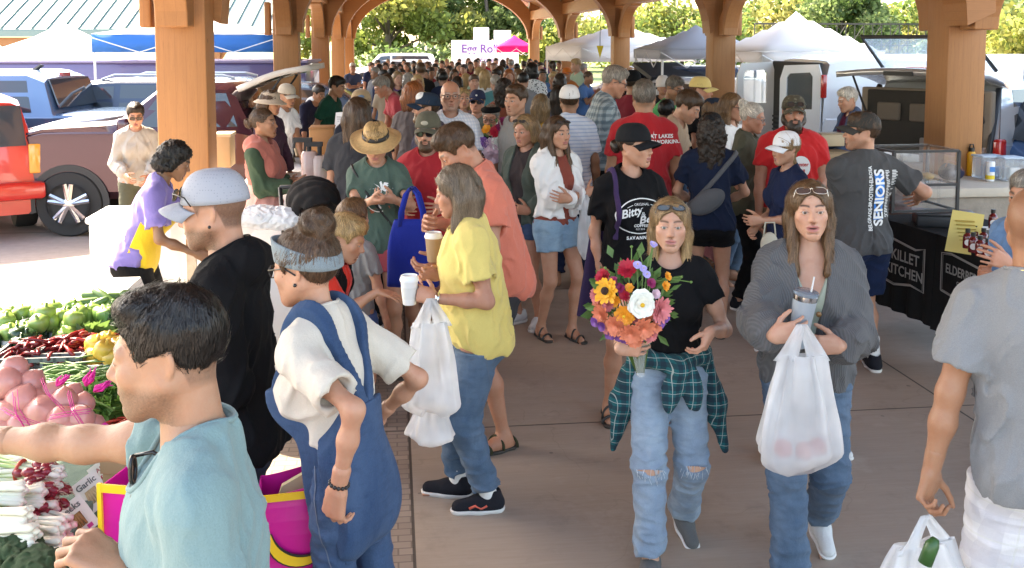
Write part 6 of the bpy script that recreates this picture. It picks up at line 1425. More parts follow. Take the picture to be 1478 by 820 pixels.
p = Person('man in a navy top with a white shoulder panel bending beside the third left column', 462, 124, 14.6, 55, 'm', 'tan', 2, lean=35, hp=10); dress(p, CL('navy_top', (.02, .02, .04)), dict(LONG, sleeve=1.2), KHAKI, SHORTS, hair=('short', 'dark')); p.band(WHITE, 'shoulder_panel', lambda x, y, z: np.maximum(np.abs(x + .02) - .05, np.maximum(.15 - z, -y)), .03, thick=.01)
p = Person('black haired man in a dark green polo leaning over a stall with a paper sheet', 489, 111, 13.0, 75, 'm', 'tan', 1, lean=18, hp=12, R=dict(w=('px', 478, 200, -.2), pole=(0, 1, 0))); dress(p, CL('bottle_green', (.012, .060, .035)), TEE, KHAKI, TRS, hair=('short', 'black'))
p = Person('grey haired man in a coral red polo bending towards the stall', 546, 112, 13.6, -70, 'm', 'ruddy', 1, lean=38, hp=15, girth=1.1); dress(p, CL('coral_polo', (.48, .06, .075)), TEE, KHAKI, SHORTS, hair=('short', 'grey'))
p = Person('grey haired man with folded arms against the fourth left column', 509, 91, 25.5, 20, 'm', 'fair', 2, **FOLD()); dress(p, CL('slate_blue', (.07, .10, .18)), TEE, JEAN, SHORTS, hair=('short', 'white'))
p = Person('woman with a coppery bob in a taupe tee, seen from behind', 597, 118, 10.0, 160, 'f', 'fair', 1, girth=1.1); dress(p, CL('taupe', (.12, .10, .10)), TEE, DJEAN, TRS, hair=('bob', 'red'), hk=dict(length=.09, vol=1.1, c2='auburn'))
p = Person('man in a navy cap with a white crown and grey violet hoodie, looking left', 617, 133, 8.7, -78, 'm', 'fair', 1, hat=.012, stub=.8); dress(p, CL('dusk_violet', (.075, .065, .095)), dict(LONG, name='hoodie', hood=True), DJEAN, TRS, hair=('crop', 'brown'), cap=CL('navy_cap', (.02, .035, .06)), beard=('light', 1.0)); p.hobj('cap_panel', MB().sphere((.0, -.04, .09), (.06, .052, .048), 10), WHITE)
p = Person('bald man in glasses and a white checked shirt walking towards us', 650, 117, 8.9, 8, 'm', 'ruddy', 1, girth=1.12, stub=.45, brow='grey', gaze=(0, 0)); dress(p, CL('white_check', (.72, .72, .74), c2=(.48, .53, .62), pat='gingham', scale=1.1), dict(TEE, name='shirt', loose=.018, sleeve=.75, slv=(.068, .078)), NAVY, SHORTS, SHG); p.glasses((0, 0, 0), (.03, .02, .02), dark=False)
p = Person('fair haired woman with sunglasses between the bald man and the blue cap', 668, 127, 11.6, 15, 'f', 'fair', 1); dress(p, CL('dusty_rose', (.3, .17, .16)), TEE, JEAN, TRS, hair=('bob', 'blonde'), hk=dict(length=.09))
p = Person('man in a dark blue cap and black sunglasses facing us', 690, 129, 10.8, -6, 'm', 'ruddy', 1, hat=.012, hr=4); dress(p, CL('grey_green', (.14, .15, .12)), TEE, JEAN, SHORTS, hair=('crop', 'brown'), cap=CL('blue_cap', (.03, .035, .075)), glasses=((.012, .012, .014),)); p.hobj('cap_badge', MB().sphere((0, -.094, .075), (.012, .006, .010), 6), INK)
p = Person('person in a black beret and glasses carrying pink and white dahlias', 708, 150, 9.3, -12, 'f', 'ruddy', 1, hat=.012, hp=12, lean=3, L=dict(w=('px', 714, 232, -.3), pole=(.4, .8, -.6), curl=.7)); dress(p, BLACK, TEE, CHAR, TRS, hair=('crop', 'grey')); p.glasses((0, 0, 0), (.04, .04, .05), dark=False)
mb = MB(); mb.lathe([(.001, .058), (.06, .055), (.095, .035), (.10, .015), (.086, .0), (.001, .0)], (0, 0, 0), 28, sy=1.15); mb.v = [tuple(rX(R(-8)) @ np.array(q) + np.array([0, .012, .055])) for q in mb.v]; p.hobj('beret', mb, BLACK)
p = Person('young man with short brown hair and a bare neck, looking left over the flowers', 745, 123, 8.8, -38, 'm', 'fair', 1, hp=4, stub=.15, brow='brown'); dress(p, CL('stone_tee', (.32, .30, .27)), TEE, JEAN, SHORTS, hair=('short', 'brown'), hk=dict(front=.006))
p = Person('woman with a straight brown bob and yellow strap top seen from behind', 781, 136, 10.8, 165, 'f', 'tan', 1); dress(p, CL('mustard', (.50, .28, .05)), dict(name='strap_top', sleeve=0, hem=-.06), JEAN, SHORTS, hair=('bob', 'dirty'), hk=dict(length=.13))
p = Person('person with a cloud of dark curls behind the young man', 727, 114, 12.6, 170, 'f', 'tan', 1); dress(p, CL('rust', (.22, .06, .03)), TEE, JEAN, TRS, hair=('curly', 'dark'), hk=dict(length=.16, vol=1.25))
p = Person('woman with long dark hair left of the white cap', 806, 124, 12.2, 175, 'f', 'tan', 1); dress(p, CL('slate', (.1, .1, .13)), TEE, JEAN, TRS, hair=('long', 'dark'), hk=dict(length=.2))
p = Person('older woman in a sage green zip hoodie with sunglasses on short fair hair', 757, 166, 7.75, -38, 'f', 'ruddy', 1, hp=10, girth=1.15, brow='light', **{k: dict(v_, w=(v_['w'][0] * .4 + (.13 if k == 'L' else -.13), -.2, 1.0)) for k, v_ in HOLD().items()})
dress(p, CL('plum_brown', (.055, .042, .042)), dict(name='undershirt', sleeve=0, loose=.008, hem=-.07), CL('dark_denim_short', (.03, .05, .10), pat='denim'), dict(SHORTS, length=.4), SHW, SOLE, hair=('bob', 'dirty'), hk=dict(length=.05)); p.top(CL('sage_hoodie', (.085, .105, .085)), 'hoodie', 1.9, loose=.024, slv=(.072, .066), cuff=.045, hood=True, open_=(.05, .08)); p.glasses((.05, .05, .05), pos='head')
p = Person('long haired girl in a white cropped hoodie and denim shorts with folded arms', 805, 167, 7.45, 36, 'f', 'fair', 1, hp=4, brow='dark', lips=1.2, hat=.008, legs=dict(L=dict(a=(.08, -.10, .085), yaw=-8), R=dict(a=(-.09, .08, .085))), **FOLD())
dress(p, CL('brick_top', (.26, .06, .04)), dict(name='strap_top', sleeve=0, loose=.006, hem=.0), CL('blue_shorts', (.16, .27, .38), c2=(.3, .42, .5), pat='denim'), dict(SHORTS, length=.45, waist=.12), SANB, SBLK, 'sandal', ('long', 'brown'), dict(length=.33, c2='light', strands=2600, fy=-.11)); p.top(WHITE, 'hoodie', 1.92, loose=.022, slv=(.075, .070), cuff=.042, hem=.06, hood=True, open_=(.03, .07), wr=.012); p.glasses((.05, .05, .055), pos='head'); p.wristband('R', plain('smart_watch', (.02, .02, .02), .3), 'watch')
p = Person('woman in a black cap and black tee printed with white lettering, looking right', 916, 177, 5.85, 12, 'f', 'fair', 0, hat=.012, hy=42, hp=4, brow='dark', shw=1.06, R=dict(w=('px', 868, 396, -.05), pole=(-.3, 1, 0), curl=.5), legs=dict(R=dict(a=(-.12, .0, .085)), L=dict(a=(.12, .1, .085)))); p.kid['bun'] = (0, .125, -.02)
dress(p, BLACK, dict(TEE, hem=-.10, loose=.012), BLACK, dict(SHORTS, length=.5), SANB, SBLK, 'sandal', ('tied', 'dark'), dict(vol=.7, strands=900), cap=CL('black_cap', (.014, .015, .017)))
el = [(.152 * math.cos(a) * (1 + .02 * math.sin(7 * a)), .102 * math.sin(a)) for a in np.linspace(0, 2 * math.pi, 60)]
p.text([('line', el, .006), ('ORIGINAL', .020, 0, .070), ('Bitty', .068, -.065, .026, dict(rot=12, shear=.25, bold=.0015)), ('&', .036, .008, .014), ('Beau\u2019s', .062, .065, -.010, dict(rot=12, shear=.25, bold=.0015)), ('COFFEE', .024, .0, -.056, dict(bold=.0008)), ('EST 2016', .014, 0, -.077), ('SAVANNAH', .026, .0, -.128, dict(space=1.25, bold=.001)), ('line', [(-.09, .055), (-.055, .068)], .003), ('line', [(.055, .068), (.09, .055)], .003)], 'tee', (.02, -.35, .165), name='print', mat=INK)
p.hobj('cap_tick', (lambda m_: (m_.add([(.02, -.106, .076), (.038, -.1005, .070), (.058, -.088, .098), (.037, -.0985, .079)], [(0, 1, 2, 3)]), m_)[1])(MB()), INK, smooth=False)
p.band(CL('purple_strap', (.06, .035, .10)), 'bag_strap', lambda x, y, z: np.maximum(np.abs(x + .115) - .014, .02 - z), .022); BB = p
p = Person('woman in a navy tee with long dark curls under a black cap, back to us', 1027, 162, 7.5, 172, 'f', 'fair', 1, hat=.012, shw=1.1, girth=1.05, R=dict(w=(-.10, -.22, 1.02), pole=(-1, .3, -.3)), L=dict(w=(.1, -.25, 1.0), pole=(1, .3, -.3)))
dress(p, CL('deep_navy', (.012, .018, .040)), dict(TEE, loose=.012), BLACK, dict(SHORTS, length=.38), SANB, SBLK, 'sandal', ('curly', 'dark'), dict(length=.24, vol=1.0, strands=1800), cap=CL('black_cap', (.014, .015, .017)))
p.band(CL('grey_sling', (.10, .10, .105)), 'sling_strap', lambda x, y, z: np.maximum(np.abs(z - (.10 - 1.2 * (x - .05))) - .028, -y - .06), .028, thick=.010)
v = Vol((-.36, -.2, -.2), (.36, .35, .3), .009); v.ell((.0, .15, .0), (.15, .05, .085), rY(R(32)), k=.01); vs, fs = v.mesh(1); p.obj('sling_bag', vs + p.C(.03, .0, .02), fs, CL('grey_sling', (.10, .10, .105)))
p = Person('dark haired man in a red tee with white woodworking lettering on the back', 930, 116, 7.9, 176, 'm', 'tan', 1, girth=1.15, shw=1.05); dress(p, CL('bright_red', (.42, .016, .022)), dict(TEE, loose=.016), KHAKI, SHORTS, hair=('short', 'salt'), hk=dict(vol=.8))
p.text([('GREAT LAKES', .038, .085, .045, dict(bold=.001)), ('WOODWORKING', .038, .10, .005, dict(bold=.001)), ('line', [(-.085, .05), (-.11, .03), (-.095, -.01), (-.075, -.03), (-.09, -.06), (-.12, -.05)], .012), ('line', [(-.10, .055), (-.07, .062), (-.06, .045)], .008)], 'tee', (.0, .4, .25), right=(-1, 0, 0), name='print', mat=INK)
p = Person('man in a white cap and pale blue striped polo seen from behind', 822, 122, 9.1, 178, 'm', 'tan', 1, hat=.012, girth=1.08); dress(p, CL('stripe_polo', (.62, .65, .72), c2=(.30, .40, .58), pat='thin', scale=1.0), dict(TEE, sleeve=.72, loose=.016), NAVY, TRS, hair=('crop', 'brown'), cap=WHITE)
p = Person('tall grey haired man in a navy and white plaid shirt bending to the right', 893, 97, 9.6, 92, 'm', 'ruddy', 1, lean=14, hp=16, girth=1.12, R=dict(w=('px', 890, 232, -.1), pole=(-.2, 1, 0))); dress(p, CL('blue_plaid', (.30, .36, .38), c2=(.05, .085, .11), pat='plaid', scale=1.1), dict(TEE, name='shirt', sleeve=.8, loose=.018, slv=(.07, .08)), BLACK, TRS, hair=('short', 'grey')); p.glasses((0, 0, 0), (.02, .02, .02), dark=False)
p = Person('man in a maroon tee and black cap half hidden behind the plaid shirt', 913, 101, 11.5, 150, 'm', 'tan', 2, hat=.01); dress(p, CL('maroon_tee', (.20, .015, .025)), TEE, DJEAN, TRS, hair=('crop', 'dark'), cap=BLACK)
p = Person('man in a navy floral shirt half hidden right of the red woodworking tee', 962, 138, 10.2, 150, 'm', 'tan', 1, h=1.66); dress(p, CL('navy_floral', (.02, .03, .06), c2=(.2, .26, .34), pat='print', scale=1.0), TEE, DJEAN, TRS, hair=('short', 'black'))
p = Person('greying man in glasses and a bright green tee looking down', 977, 111, 11.2, 40, 'm', 'tan', 1, hp=18, lean=4, stub=.5); dress(p, CL('bright_green', (.10, .40, .14)), TEE, JEAN, TRS, hair=('short', 'salt'), hk=dict(vol=.7)); p.glasses((0, 0, 0), (.02, .02, .02), dark=False)
p = Person('man in a pale yellow cap looking right beside the second right column', 1013, 110, 10.6, 70, 'm', 'ruddy', 1, hat=.012, hp=8, stub=.5); dress(p, BLACK, TEE, JEAN, TRS, hair=('crop', 'auburn'), cap=CL('yellow_cap', (.66, .52, .20)))
p = Person('person in a white sun hood and dark scarf beyond the green tee', 957, 110, 13.4, 10, 'f', 'tan', 2); dress(p, CL('scarf_black', (.02, .02, .02)), LONG, DJEAN, TRS, hair=('crop', 'grey')); p.lathe_hat([(.001, .11), (.05, .10), (.08, .06), (.09, 0), (.10, -.05), (.09, -.05), (.001, 0)], CL('white_hood', (.62, .58, .55)), 'sun_hood')
p = Person('shaggy brown haired young man in a beige top leaning right', 1003, 134, 8.7, 62, 'm', 'fair', 1, lean=20, hp=25, stub=.3); dress(p, CL('beige_top', (.46, .33, .22)), dict(TEE, sleeve=.5), JEAN, SHORTS, hair=('short', 'brown'), hk=dict(vol=1.6))
p = Person('woman with long wavy light brown hair and sunglasses in a white blouse', 1057, 135, 9.2, 50, 'f', 'fair', 1, hp=4); dress(p, WHITE, dict(LONG, name='blouse'), JEAN, TRS, hair=('long', 'light'), hk=dict(length=.28, vol=1.1), glasses=((.03, .02, .02),))
p = Person('person in a dark cap and tan top bent behind the navy tee', 1031, 141, 10.0, 80, 'f', 'tan', 1, hat=.01, lean=10); dress(p, CL('tan_top', (.34, .22, .15)), TEE, JEAN, TRS, hair=('bob', 'light'), cap=CL('ink_cap', (.02, .03, .05)))
p = Person('grey haired woman in an olive sleeveless jacket looking right', 1090, 149, 8.3, 66, 'f', 'ruddy', 1, hp=14, girth=1.1, R=dict(w=('px', 1085, 295, -.1), pole=(0, 1, -.2), curl=.6)); p.kid['bun'] = (0, .10, .09)
dress(p, CL('olive_jacket', (.10, .10, .065)), dict(TEE, loose=.02, hem=-.12), BLACK, TRS, SHB, hair=('tied', 'white'), hk=dict(vol=.9, c2='grey')); p.glasses((0, 0, 0), (.2, .2, .2), dark=False)
p = Person('bearded man in a red tee, camouflage cap and raised sunglasses facing us', 1146, 136, 7.9, -8, 'm', 'ruddy', 1, hat=.015, girth=1.3, shw=1.1, hp=2, brow='dark', L=dict(w=(.12, -.25, 1.0))); dress(p, CL('vivid_red', (.60, .020, .022)), dict(TEE, loose=.02), KHAKI, SHORTS, SHG, hair=('crop', 'dark'), cap=CL('camo_cap', (.075, .065, .045), c2=(.16, .15, .11), pat='print', scale=1.2), beard=('dark', 1.5, .012)); p.glasses((.02, .02, .022), pos='cap')
p.text([('poly', [(.075 * math.cos(a), .085 * math.sin(a)) for a in np.linspace(0, 6.28, 22)])], 'tee', (.04, -.4, .16), name='round_print', mat=INK, lift=.010); p.text([('Hunter', .040, 0, .02, dict(bold=.001)), ('1968', .034, .0, -.03, dict(bold=.001))], 'tee', (.04, -.4, .16), name='print_words', mat=plain('red_ink', (.5, .02, .02), .7), lift=.016)
p = Person('girl in a white cap with a blonde braid and navy tee, facing left', 1134, 189, 7.0, -72, 'f', 'fair', 1, hat=.012, hp=8, hr=2, L=dict(w=('px', 1098, 318, -.18), pole=(.3, .9, -.3), curl=.6), R=dict(w=('px', 1090, 330, .05), curl=.6)); p.kid['bs'] = .35
dress(p, CL('navy_girl', (.016, .024, .062)), TEE, BLACK, dict(SHORTS, length=.5), SHW, hair=('braid', 'dirty'), hk=dict(length=.24), cap=CL('white_cap', (.72, .72, .73)))
p = Person('man in a grey tee with vertical lettering on his back, dark cap and navy shorts', 1247, 161, 6.65, 192, 'm', 'fair', 0, hat=.012, girth=1.12, shw=1.08, hy=74, stub=.6, brow='dark', R=dict(w=('px', 1325, 285, .25), pole=(-.7, .8, -.5), curl=.5), L=dict(w=('px', 1225, 330, .25), pole=(.6, .8, -.5)), legs=dict(L=dict(a=(.14, .0, .085)), R=dict(a=(-.13, .0, .085))))
dress(p, CL('graphite_tee', (.072, .070, .070)), dict(TEE, loose=.016, hem=-.10, wr=.009, slv=(.068, .08), sleeve=.68), CL('gym_navy', (.012, .022, .058)), dict(SHORTS, length=.85, r=(.122, .105, .105)), SHB, SOLE, hair=('short', 'brown'), hk=dict(vol=.9), cap=CL('dark_cap', (.048, .045, .040))); p.socks(WHITE, .35)
p.text([('line', [(.045, z) for z in np.linspace(-.175, .125, 24)], .070)], 'tee', (0, .4, .17), right=(-1, 0, 0), name='blue_panel', lift=.004, mat=plain('blue_ink', (.03, .22, .62), .7, var=.35, scale=9))
p.text([('SENIORS', .098, .044, -.03, dict(rot=90, bold=.003, sx=.98))], 'tee', (0, .4, .17), right=(-1, 0, 0), name='print', mat=INK, lift=.014); rs = np.random.RandomState(4)
p.text([('BELGRADE-BROOTEN-ELROSA', .036, -.016, -.035, dict(rot=90, bold=.001, sx=.86))] + [('poly', [(cx_, zz), (cx_ + w, zz), (cx_ + w, zz + .0055), (cx_, zz + .0055)]) for cx_ in (.102, .158) for zz in np.arange(-.165, .14, .0105) for w in [rs.uniform(.022, .042)]], 'tee', (0, .4, .17), right=(-1, 0, 0), name='name_list', mat=INK)
p = Person('white haired woman in a blue jacket over a maroon dress behind the display case', 1221, 127, 10.6, -80, 'f', 'fair', 1, hp=14, lean=5, brow='white', R=dict(w=(-.1, -.3, 1.02)), L=dict(w=(.1, -.3, 1.05))); dress(p, CL('maroon_dress', (.10, .015, .045)), dict(TEE, hem=-.12), CL('maroon_skirt', (.10, .015, .045)), TRS, hair=('short', 'white'), hk=dict(vol=1.1)); p.top(CL('blue_jacket', (.07, .11, .20)), 'jacket', 1.85, loose=.026, slv=(.07, .068), cuff=.045, open_=(.07, .06), hem=-.1)
p = Person('grey haired seller cropped by the right edge above the sauce bottles', 1482, 247, 4.9, -60, 'm', 'ruddy', 1, hp=10, lean=10, R=dict(w=('px', 1425, 398, -.1), pole=(0, .8, -.7)), L=dict(w=('px', 1455, 380, -.3), pole=(.3, .8, -.6), curl=.5)); dress(p, CL('blue_sleeve', (.08, .15, .26), pat='denim'), dict(TEE, sleeve=.9, slv=(.07, .085)), JEAN, TRS, hair=('short', 'grey'))
p = Person('small person in white sneakers almost hidden behind the grey cardigan', 1168, 292, 5.3, 10, 'f', 'fair', 2, legs=dict(L=dict(a=(.20, .0, .085), yaw=20), R=dict(a=(-.26, .0, .085), yaw=-20))); dress(p, CL('hidden_grey', (.1, .1, .1)), TEE, JEAN, TRS, SHW, hair=('bob', 'brown'))
p = Person('blond boy in a red and black vest stretching out his hand', 510, 313, 5.15, 82, 'm', 'fair', 0, hs=1.26, lean=18, hp=18, brow='blonde', R=dict(w=('px', 545, 421, -.10), pole=(-.2, .3, -1), curl=.15, fd=(.25, -1, -.25), pn=(.2, 0, -1)), L=dict(w=(.1, -.2, 1.0)), neck=.85); dress(p, CL('boy_red', (.62, .035, .02)), dict(TEE, sleeve=.7, loose=.014), CL('boy_blue', (.06, .12, .30)), SHORTS, SHG, hair=('short', 'blonde'), hk=dict(vol=1.2, strands=3000)); p.top(BLACK, 'vest', 0, loose=.026, hem=-.02, open_=(.05, .07))
p = Person('brown haired child standing behind the blond boy', 508, 288, 5.75, 150, 'm', 'fair', 1, hs=1.24, neck=.85); dress(p, CL('child_grey', (.24, .24, .24)), TEE, CL('boy_blue', (.06, .12, .30)), SHORTS, SHG, hair=('short', 'light'), hk=dict(vol=1.2))
def film_mat():
 m, nt, b = nodes('thin_white_plastic'); b.inputs['Base Color'].default_value = (.86, .87, .88, 1); b.inputs['Roughness'].default_value = .28; b.inputs['Alpha'].default_value = .80
 f = noise(nt, 22, 4, .6, stretch=(1, 1, .25)); bump(nt, b, f, .5, .012)
 L(nt, ramp(nt, noise(nt, 6, 2, .5), [(.3, .34), (.7, .68)]), b.inputs['Alpha'])
 tr = N(nt, 'ShaderNodeBsdfTranslucent'); tr.inputs[0].default_value = (.86, .86, .86, 1); mx = N(nt, 'ShaderNodeMixShader'); mx.inputs[0].default_value = .30
 L(nt, b.outputs[0], mx.inputs[1]); L(nt, tr.outputs[0], mx.inputs[2])
 tp = N(nt, 'ShaderNodeBsdfTransparent'); mx2 = N(nt, 'ShaderNodeMixShader'); mx2.inputs[0].default_value = .06; L(nt, mx.outputs[0], mx2.inputs[1]); L(nt, tp.outputs[0], mx2.inputs[2])
 L(nt, mx2.outputs[0], nt.nodes['Material Output'].inputs['Surface']); return m
FILM = film_mat()
def plastic_bag(label, top, bottom_w, h, depth, yaw=0, sag=.0, grp='white plastic carrier bags', two=.04, seed=1, splay=1.0):
 """top: world point of the grip; the bag hangs below it"""
 root = thing('plastic_bag', label, 'bag', tuple(top - np.array([0, 0, h])), R(yaw), grp); n, m = 26, 44; mb = MB(); rs = np.random.RandomState(seed); ph = rs.uniform(0, 6.28, 8)
 rows = []
 for i in range(n + 1):
  t = i / n; z = h * (.80 * t); w = bottom_w * .5 * (math.sin(min(1, t * 5.5 + .12) * math.pi / 2) ** .6) * (1 - .55 * t ** 1.2) ; d_ = depth * .5 * (math.sin(min(1, t * 4 + .08) * math.pi / 2) ** .7) * (1 - .78 * t)
  row = []
  for j in range(m):
   a = 2 * math.pi * j / m; fold = 1 + (.12 * math.sin(5 * a + ph[0] + 1.5 * t) + .09 * math.sin(11 * a + ph[1] + t) + .06 * math.sin(17 * a + ph[2])) * (.3 + 1.5 * t) + .03 * math.sin(9 * t + 3 * a + ph[3])
   ca, sa = math.cos(a), math.sin(a); row.append((w * np.sign(ca) * abs(ca) ** .7 * fold + sag * (1 - t), d_ * sa * fold, z + .012 * math.sin(2 * a + ph[4]) * (1 - t) * 2))
  rows.append(row + [row[0]])
 mb.sheet(rows); mb.add([p for p in rows[0][:-1]] , [tuple(range(m))[::-1]]); mb.build('bag_body', FILM, root, True)
 for g in (-1, 1):
  mb = MB(); w0 = bottom_w * .5 * .45
  P_ = []
  for i in range(10):
   t = i / 9; x = g * (w0 * .8 * (1 - t) ** 1.0 + .004); wd = (.030 * (1 - t) + .014) * splay; zz = h * (.76 + .25 * t); P_.append([(x + wd * u + .002 * math.sin(6 * u + 5 * t), (.010 * g * (1 - t)) + .006 * math.cos(5 * u + 4 * t) - .5 * depth * .05, zz) for u in np.linspace(-1, 1, 7)])
  mb.sheet(P_); mb.build('handle', FILM, root, True, solid=.002)
 return root
FR = plain('red_fruit', (.35, .04, .04), .35, var=.3)
def paper_cup(label, c, body=(.72, .70, .67), lid=(.78, .78, .77), h=.115, r=.041, sleeve=None, grp=None, tilt=0):
 root = thing('coffee_cup', label, 'cup', tuple(c), 0, grp); root.rotation_euler[0] = tilt
 MB().lathe([(r * .72, 0), (r * .74, .002), (r, h), (r * .95, h - .002), (r * .7, .006)], n=28).build('cup', plain('cup_paper', body, .5, var=.03), root, True, auto=40)
 if sleeve: MB().lathe([(r * .80, h * .25), (r * .82, h * .25), (r * .955, h * .72), (r * .93, h * .72)], n=28).build('sleeve', plain('cup_sleeve', sleeve, .8), root, True, auto=40)
 MB().lathe([(r * 1.05, h - .006), (r * 1.08, h), (r * 1.05, h + .006), (r * .98, h + .010), (r * .93, h + .022), (r * .86, h + .022), (r * .84, h + .016), (.001, h + .016)], n=28).build('lid', plain('cup_lid', lid, .35, var=.02), root, True, auto=35)
 return root
hand = lambda p, k: p.world(p.ar[k]['grip'])
c = hand(YE, 'L'); paper_cup('white lidded paper cup in the yellow tee woman\'s hand', at(591, 436, c[1]) - np.array([0, 0, .01]), sleeve=(.66, .64, .60))
w = at(622, 432, YE.d - .25); b = plastic_bag('white carrier bag hanging from the wrist of the yellow tee woman', w, .27, .53, .22, 8, .0, seed=3);
w2 = at(622, 570, YE.d - .18); plastic_bag('smaller creased white bag hanging under the yellow tee woman\'s bag', w2, .24, .22, .18, 20, seed=8, splay=.6)
c = hand(SA, 'L'); paper_cup('paper cup with a pale foam top held by the salmon tee man', at(626, 377, SA.d - .42), (.38, .24, .13), (.78, .76, .72), .125, .043)
BT = CL('royal_blue_tote', (.012, .035, .34)); root = thing('tote_bag', 'royal blue fabric tote hanging in front of the red tee man', 'bag', at(596, 412, 5.9), R(-6)); mb = MB(); rows = []
for i in range(13):
 t = i / 12; row = []
 for j in range(33):
  a = 2 * math.pi * j / 32; ca, sa = math.cos(a), math.sin(a); row.append(((.155 - .045 * t ** 3) * np.sign(ca) * abs(ca) ** .45 * (1 + .02 * math.sin(7 * t + 3 * a)), (.060 - .035 * t) * np.sign(sa) * abs(sa) ** .6 * (1 + .12 * math.sin(9 * t + 4 * a)), .40 * t))
 rows.append(row)
mb.sheet(rows); mb.add(rows[0][:-1], [tuple(range(32))[::-1]]); mb.build('tote_body', BT, root, True, solid=.003)
for y in (-.03, .03):
 mb = MB(); mb.sheet([[(x + u, y, z) for u in (-.013, .013)] for x, z in ((-.07, .36), (-.066, .45), (-.035, .56), (0, .60), (.035, .56), (.066, .45), (.07, .36))]); mb.build('tote_handle', BT, root, True, solid=.004)
c = at(1152, 478, CA.d - .41); root = thing('tumbler', 'pale blue grey steel tumbler with a clear straw lid in the cardigan woman\'s hand', 'tumbler', tuple(at(1150, 500, CA.d - .34)), 0); root.rotation_euler = (R(4), R(7), 0)
MB().lathe([(.030, 0), (.034, .004), (.040, .12), (.0445, .175), (.0445, .19)], n=32).build('cup', plain('powder_coat', (.30, .34, .38), .45, .2, .04), root, True, auto=40); MB().lathe([(.0450, .188), (.0455, .19), (.0455, .207), (.043, .209)], n=32).build('steel_rim', plain('steel', (.60, .60, .60), .2, 1), root, True, auto=40)
MB().lathe([(.044, .207), (.047, .210), (.047, .222), (.040, .226), (.001, .226)], n=32).build('lid', plain('clear_lid', (.35, .42, .50), .08, 0, .02, trans=.6), root, True, auto=40); MB().tube([(.012, -.01, .1), (.016, -.012, .285)], .0035, 8).build('straw', plain('straw_clear', (.75, .75, .72), .2, trans=.3), root, True)
w = at(1158, 470, CA.d - .47); plastic_bag('full white carrier bag held in front of the grey cardigan', w, .32, .55, .22, -6, seed=5)
for i, (dx, dz) in enumerate(((-.06, .07), (.02, .06), (.07, .075))):
 q = w + np.array([dx, -.0, -.54 + dz]); tag(MB().sphere(q, .035, 10).build('apple', FR, None, True), ['reddish apple at the left showing through the cardigan woman\'s bag', 'reddish apple in the middle showing through the cardigan woman\'s bag', 'reddish apple at the right showing through the cardigan woman\'s bag'][i], 'apple', 'apples in the carrier bag')
c = hand(BA, 'L'); plastic_bag('stretched white carrier bag in the fist of the grey tee man at right', at(1335, 745, c[1] - .02), .42, .44, .26, 20, seed=11)
root = thing('cucumber', 'dark green cucumber poking out of the stretched carrier bag at right', 'cucumber', at(1345, 800, c[1] - .13)); MB().tube([(-.02, 0, -.03), (.0, 0, .03), (.01, 0, .05)], [.022, .022, .012], 10).build('fruit', plain('cucumber_skin', (.03, .09, .02), .4), root, True)
plastic_bag('thin white carrier bag beside the denim shorts of the white hoodie girl', at(845, 282, 7.3), .12, .46, .12, 0, seed=14)
root = thing('plastic_bag', 'dark purple cloth bag hanging beside the black shorts woman', 'bag', at(858, 455, 6.0), 0); mb = MB(); rows = []
for i in range(9):
 t = i / 8; rows.append([((.11 - .05 * t) * np.sign(math.cos(a)) * abs(math.cos(a)) ** .6 + .03 * t, .05 * math.sin(a) * (1 - .5 * t), .52 * t) for a in np.linspace(0, 2 * math.pi, 21)])
root.name = 'cloth_bag'; mb.sheet(rows); mb.add(rows[0][:-1], [tuple(range(20))[::-1]]); mb.build('bag_body', CL('purple_bag', (.045, .03, .085)), root, True)
STEM = plain('stem_green', (.09, .17, .035), .6); LEAFG = plain('leaf_green', (.075, .15, .035), .55, var=.4)
def petals(mb, c, d, r, n, layers, cup=.5, width=.5, jag=.0, rs=None):
 d = nrm(d); u = nrm(np.cross(d, [.3, .2, 1.0])); w = np.cross(d, u); rs = rs or rng
 for l in range(layers):
  k = max(5, int(n * (1 - .35 * l / max(1, layers)))); rr = r * (1 - .8 * l / max(1, layers)); el = cup * (.15 + 1.1 * l / max(1, layers))
  for i in range(k):
   a = 2 * math.pi * (i + .5 * (l % 2)) / k + rs.uniform(-.1, .1); o = u * math.cos(a) + w * math.sin(a); s_ = -u * math.sin(a) + w * math.cos(a); q = rr * rs.uniform(.88, 1.1); hw = q * math.pi / k * width * 1.5; e = el + rs.uniform(-.12, .12)
   f = lambda t, x, lift=0: c + o * q * t * math.cos(e) + d * (q * t * math.sin(e) + lift + .1 * r * l / max(1, layers)) + s_ * x
   b0 = len(mb.v); P_ = [f(.10, -hw * .35), f(.10, hw * .35), f(.6, -hw, -.05 * q), f(.6, 0, -.10 * q), f(.6, hw, -.05 * q), f(.92, -hw * .7), f(.92, hw * .7), f(1.04, 0, .02 * q)]
   mb.add(P_, [(0, 1, 3), (0, 3, 2), (1, 4, 3), (2, 3, 5), (3, 4, 6), (3, 6, 7), (3, 7, 5)])
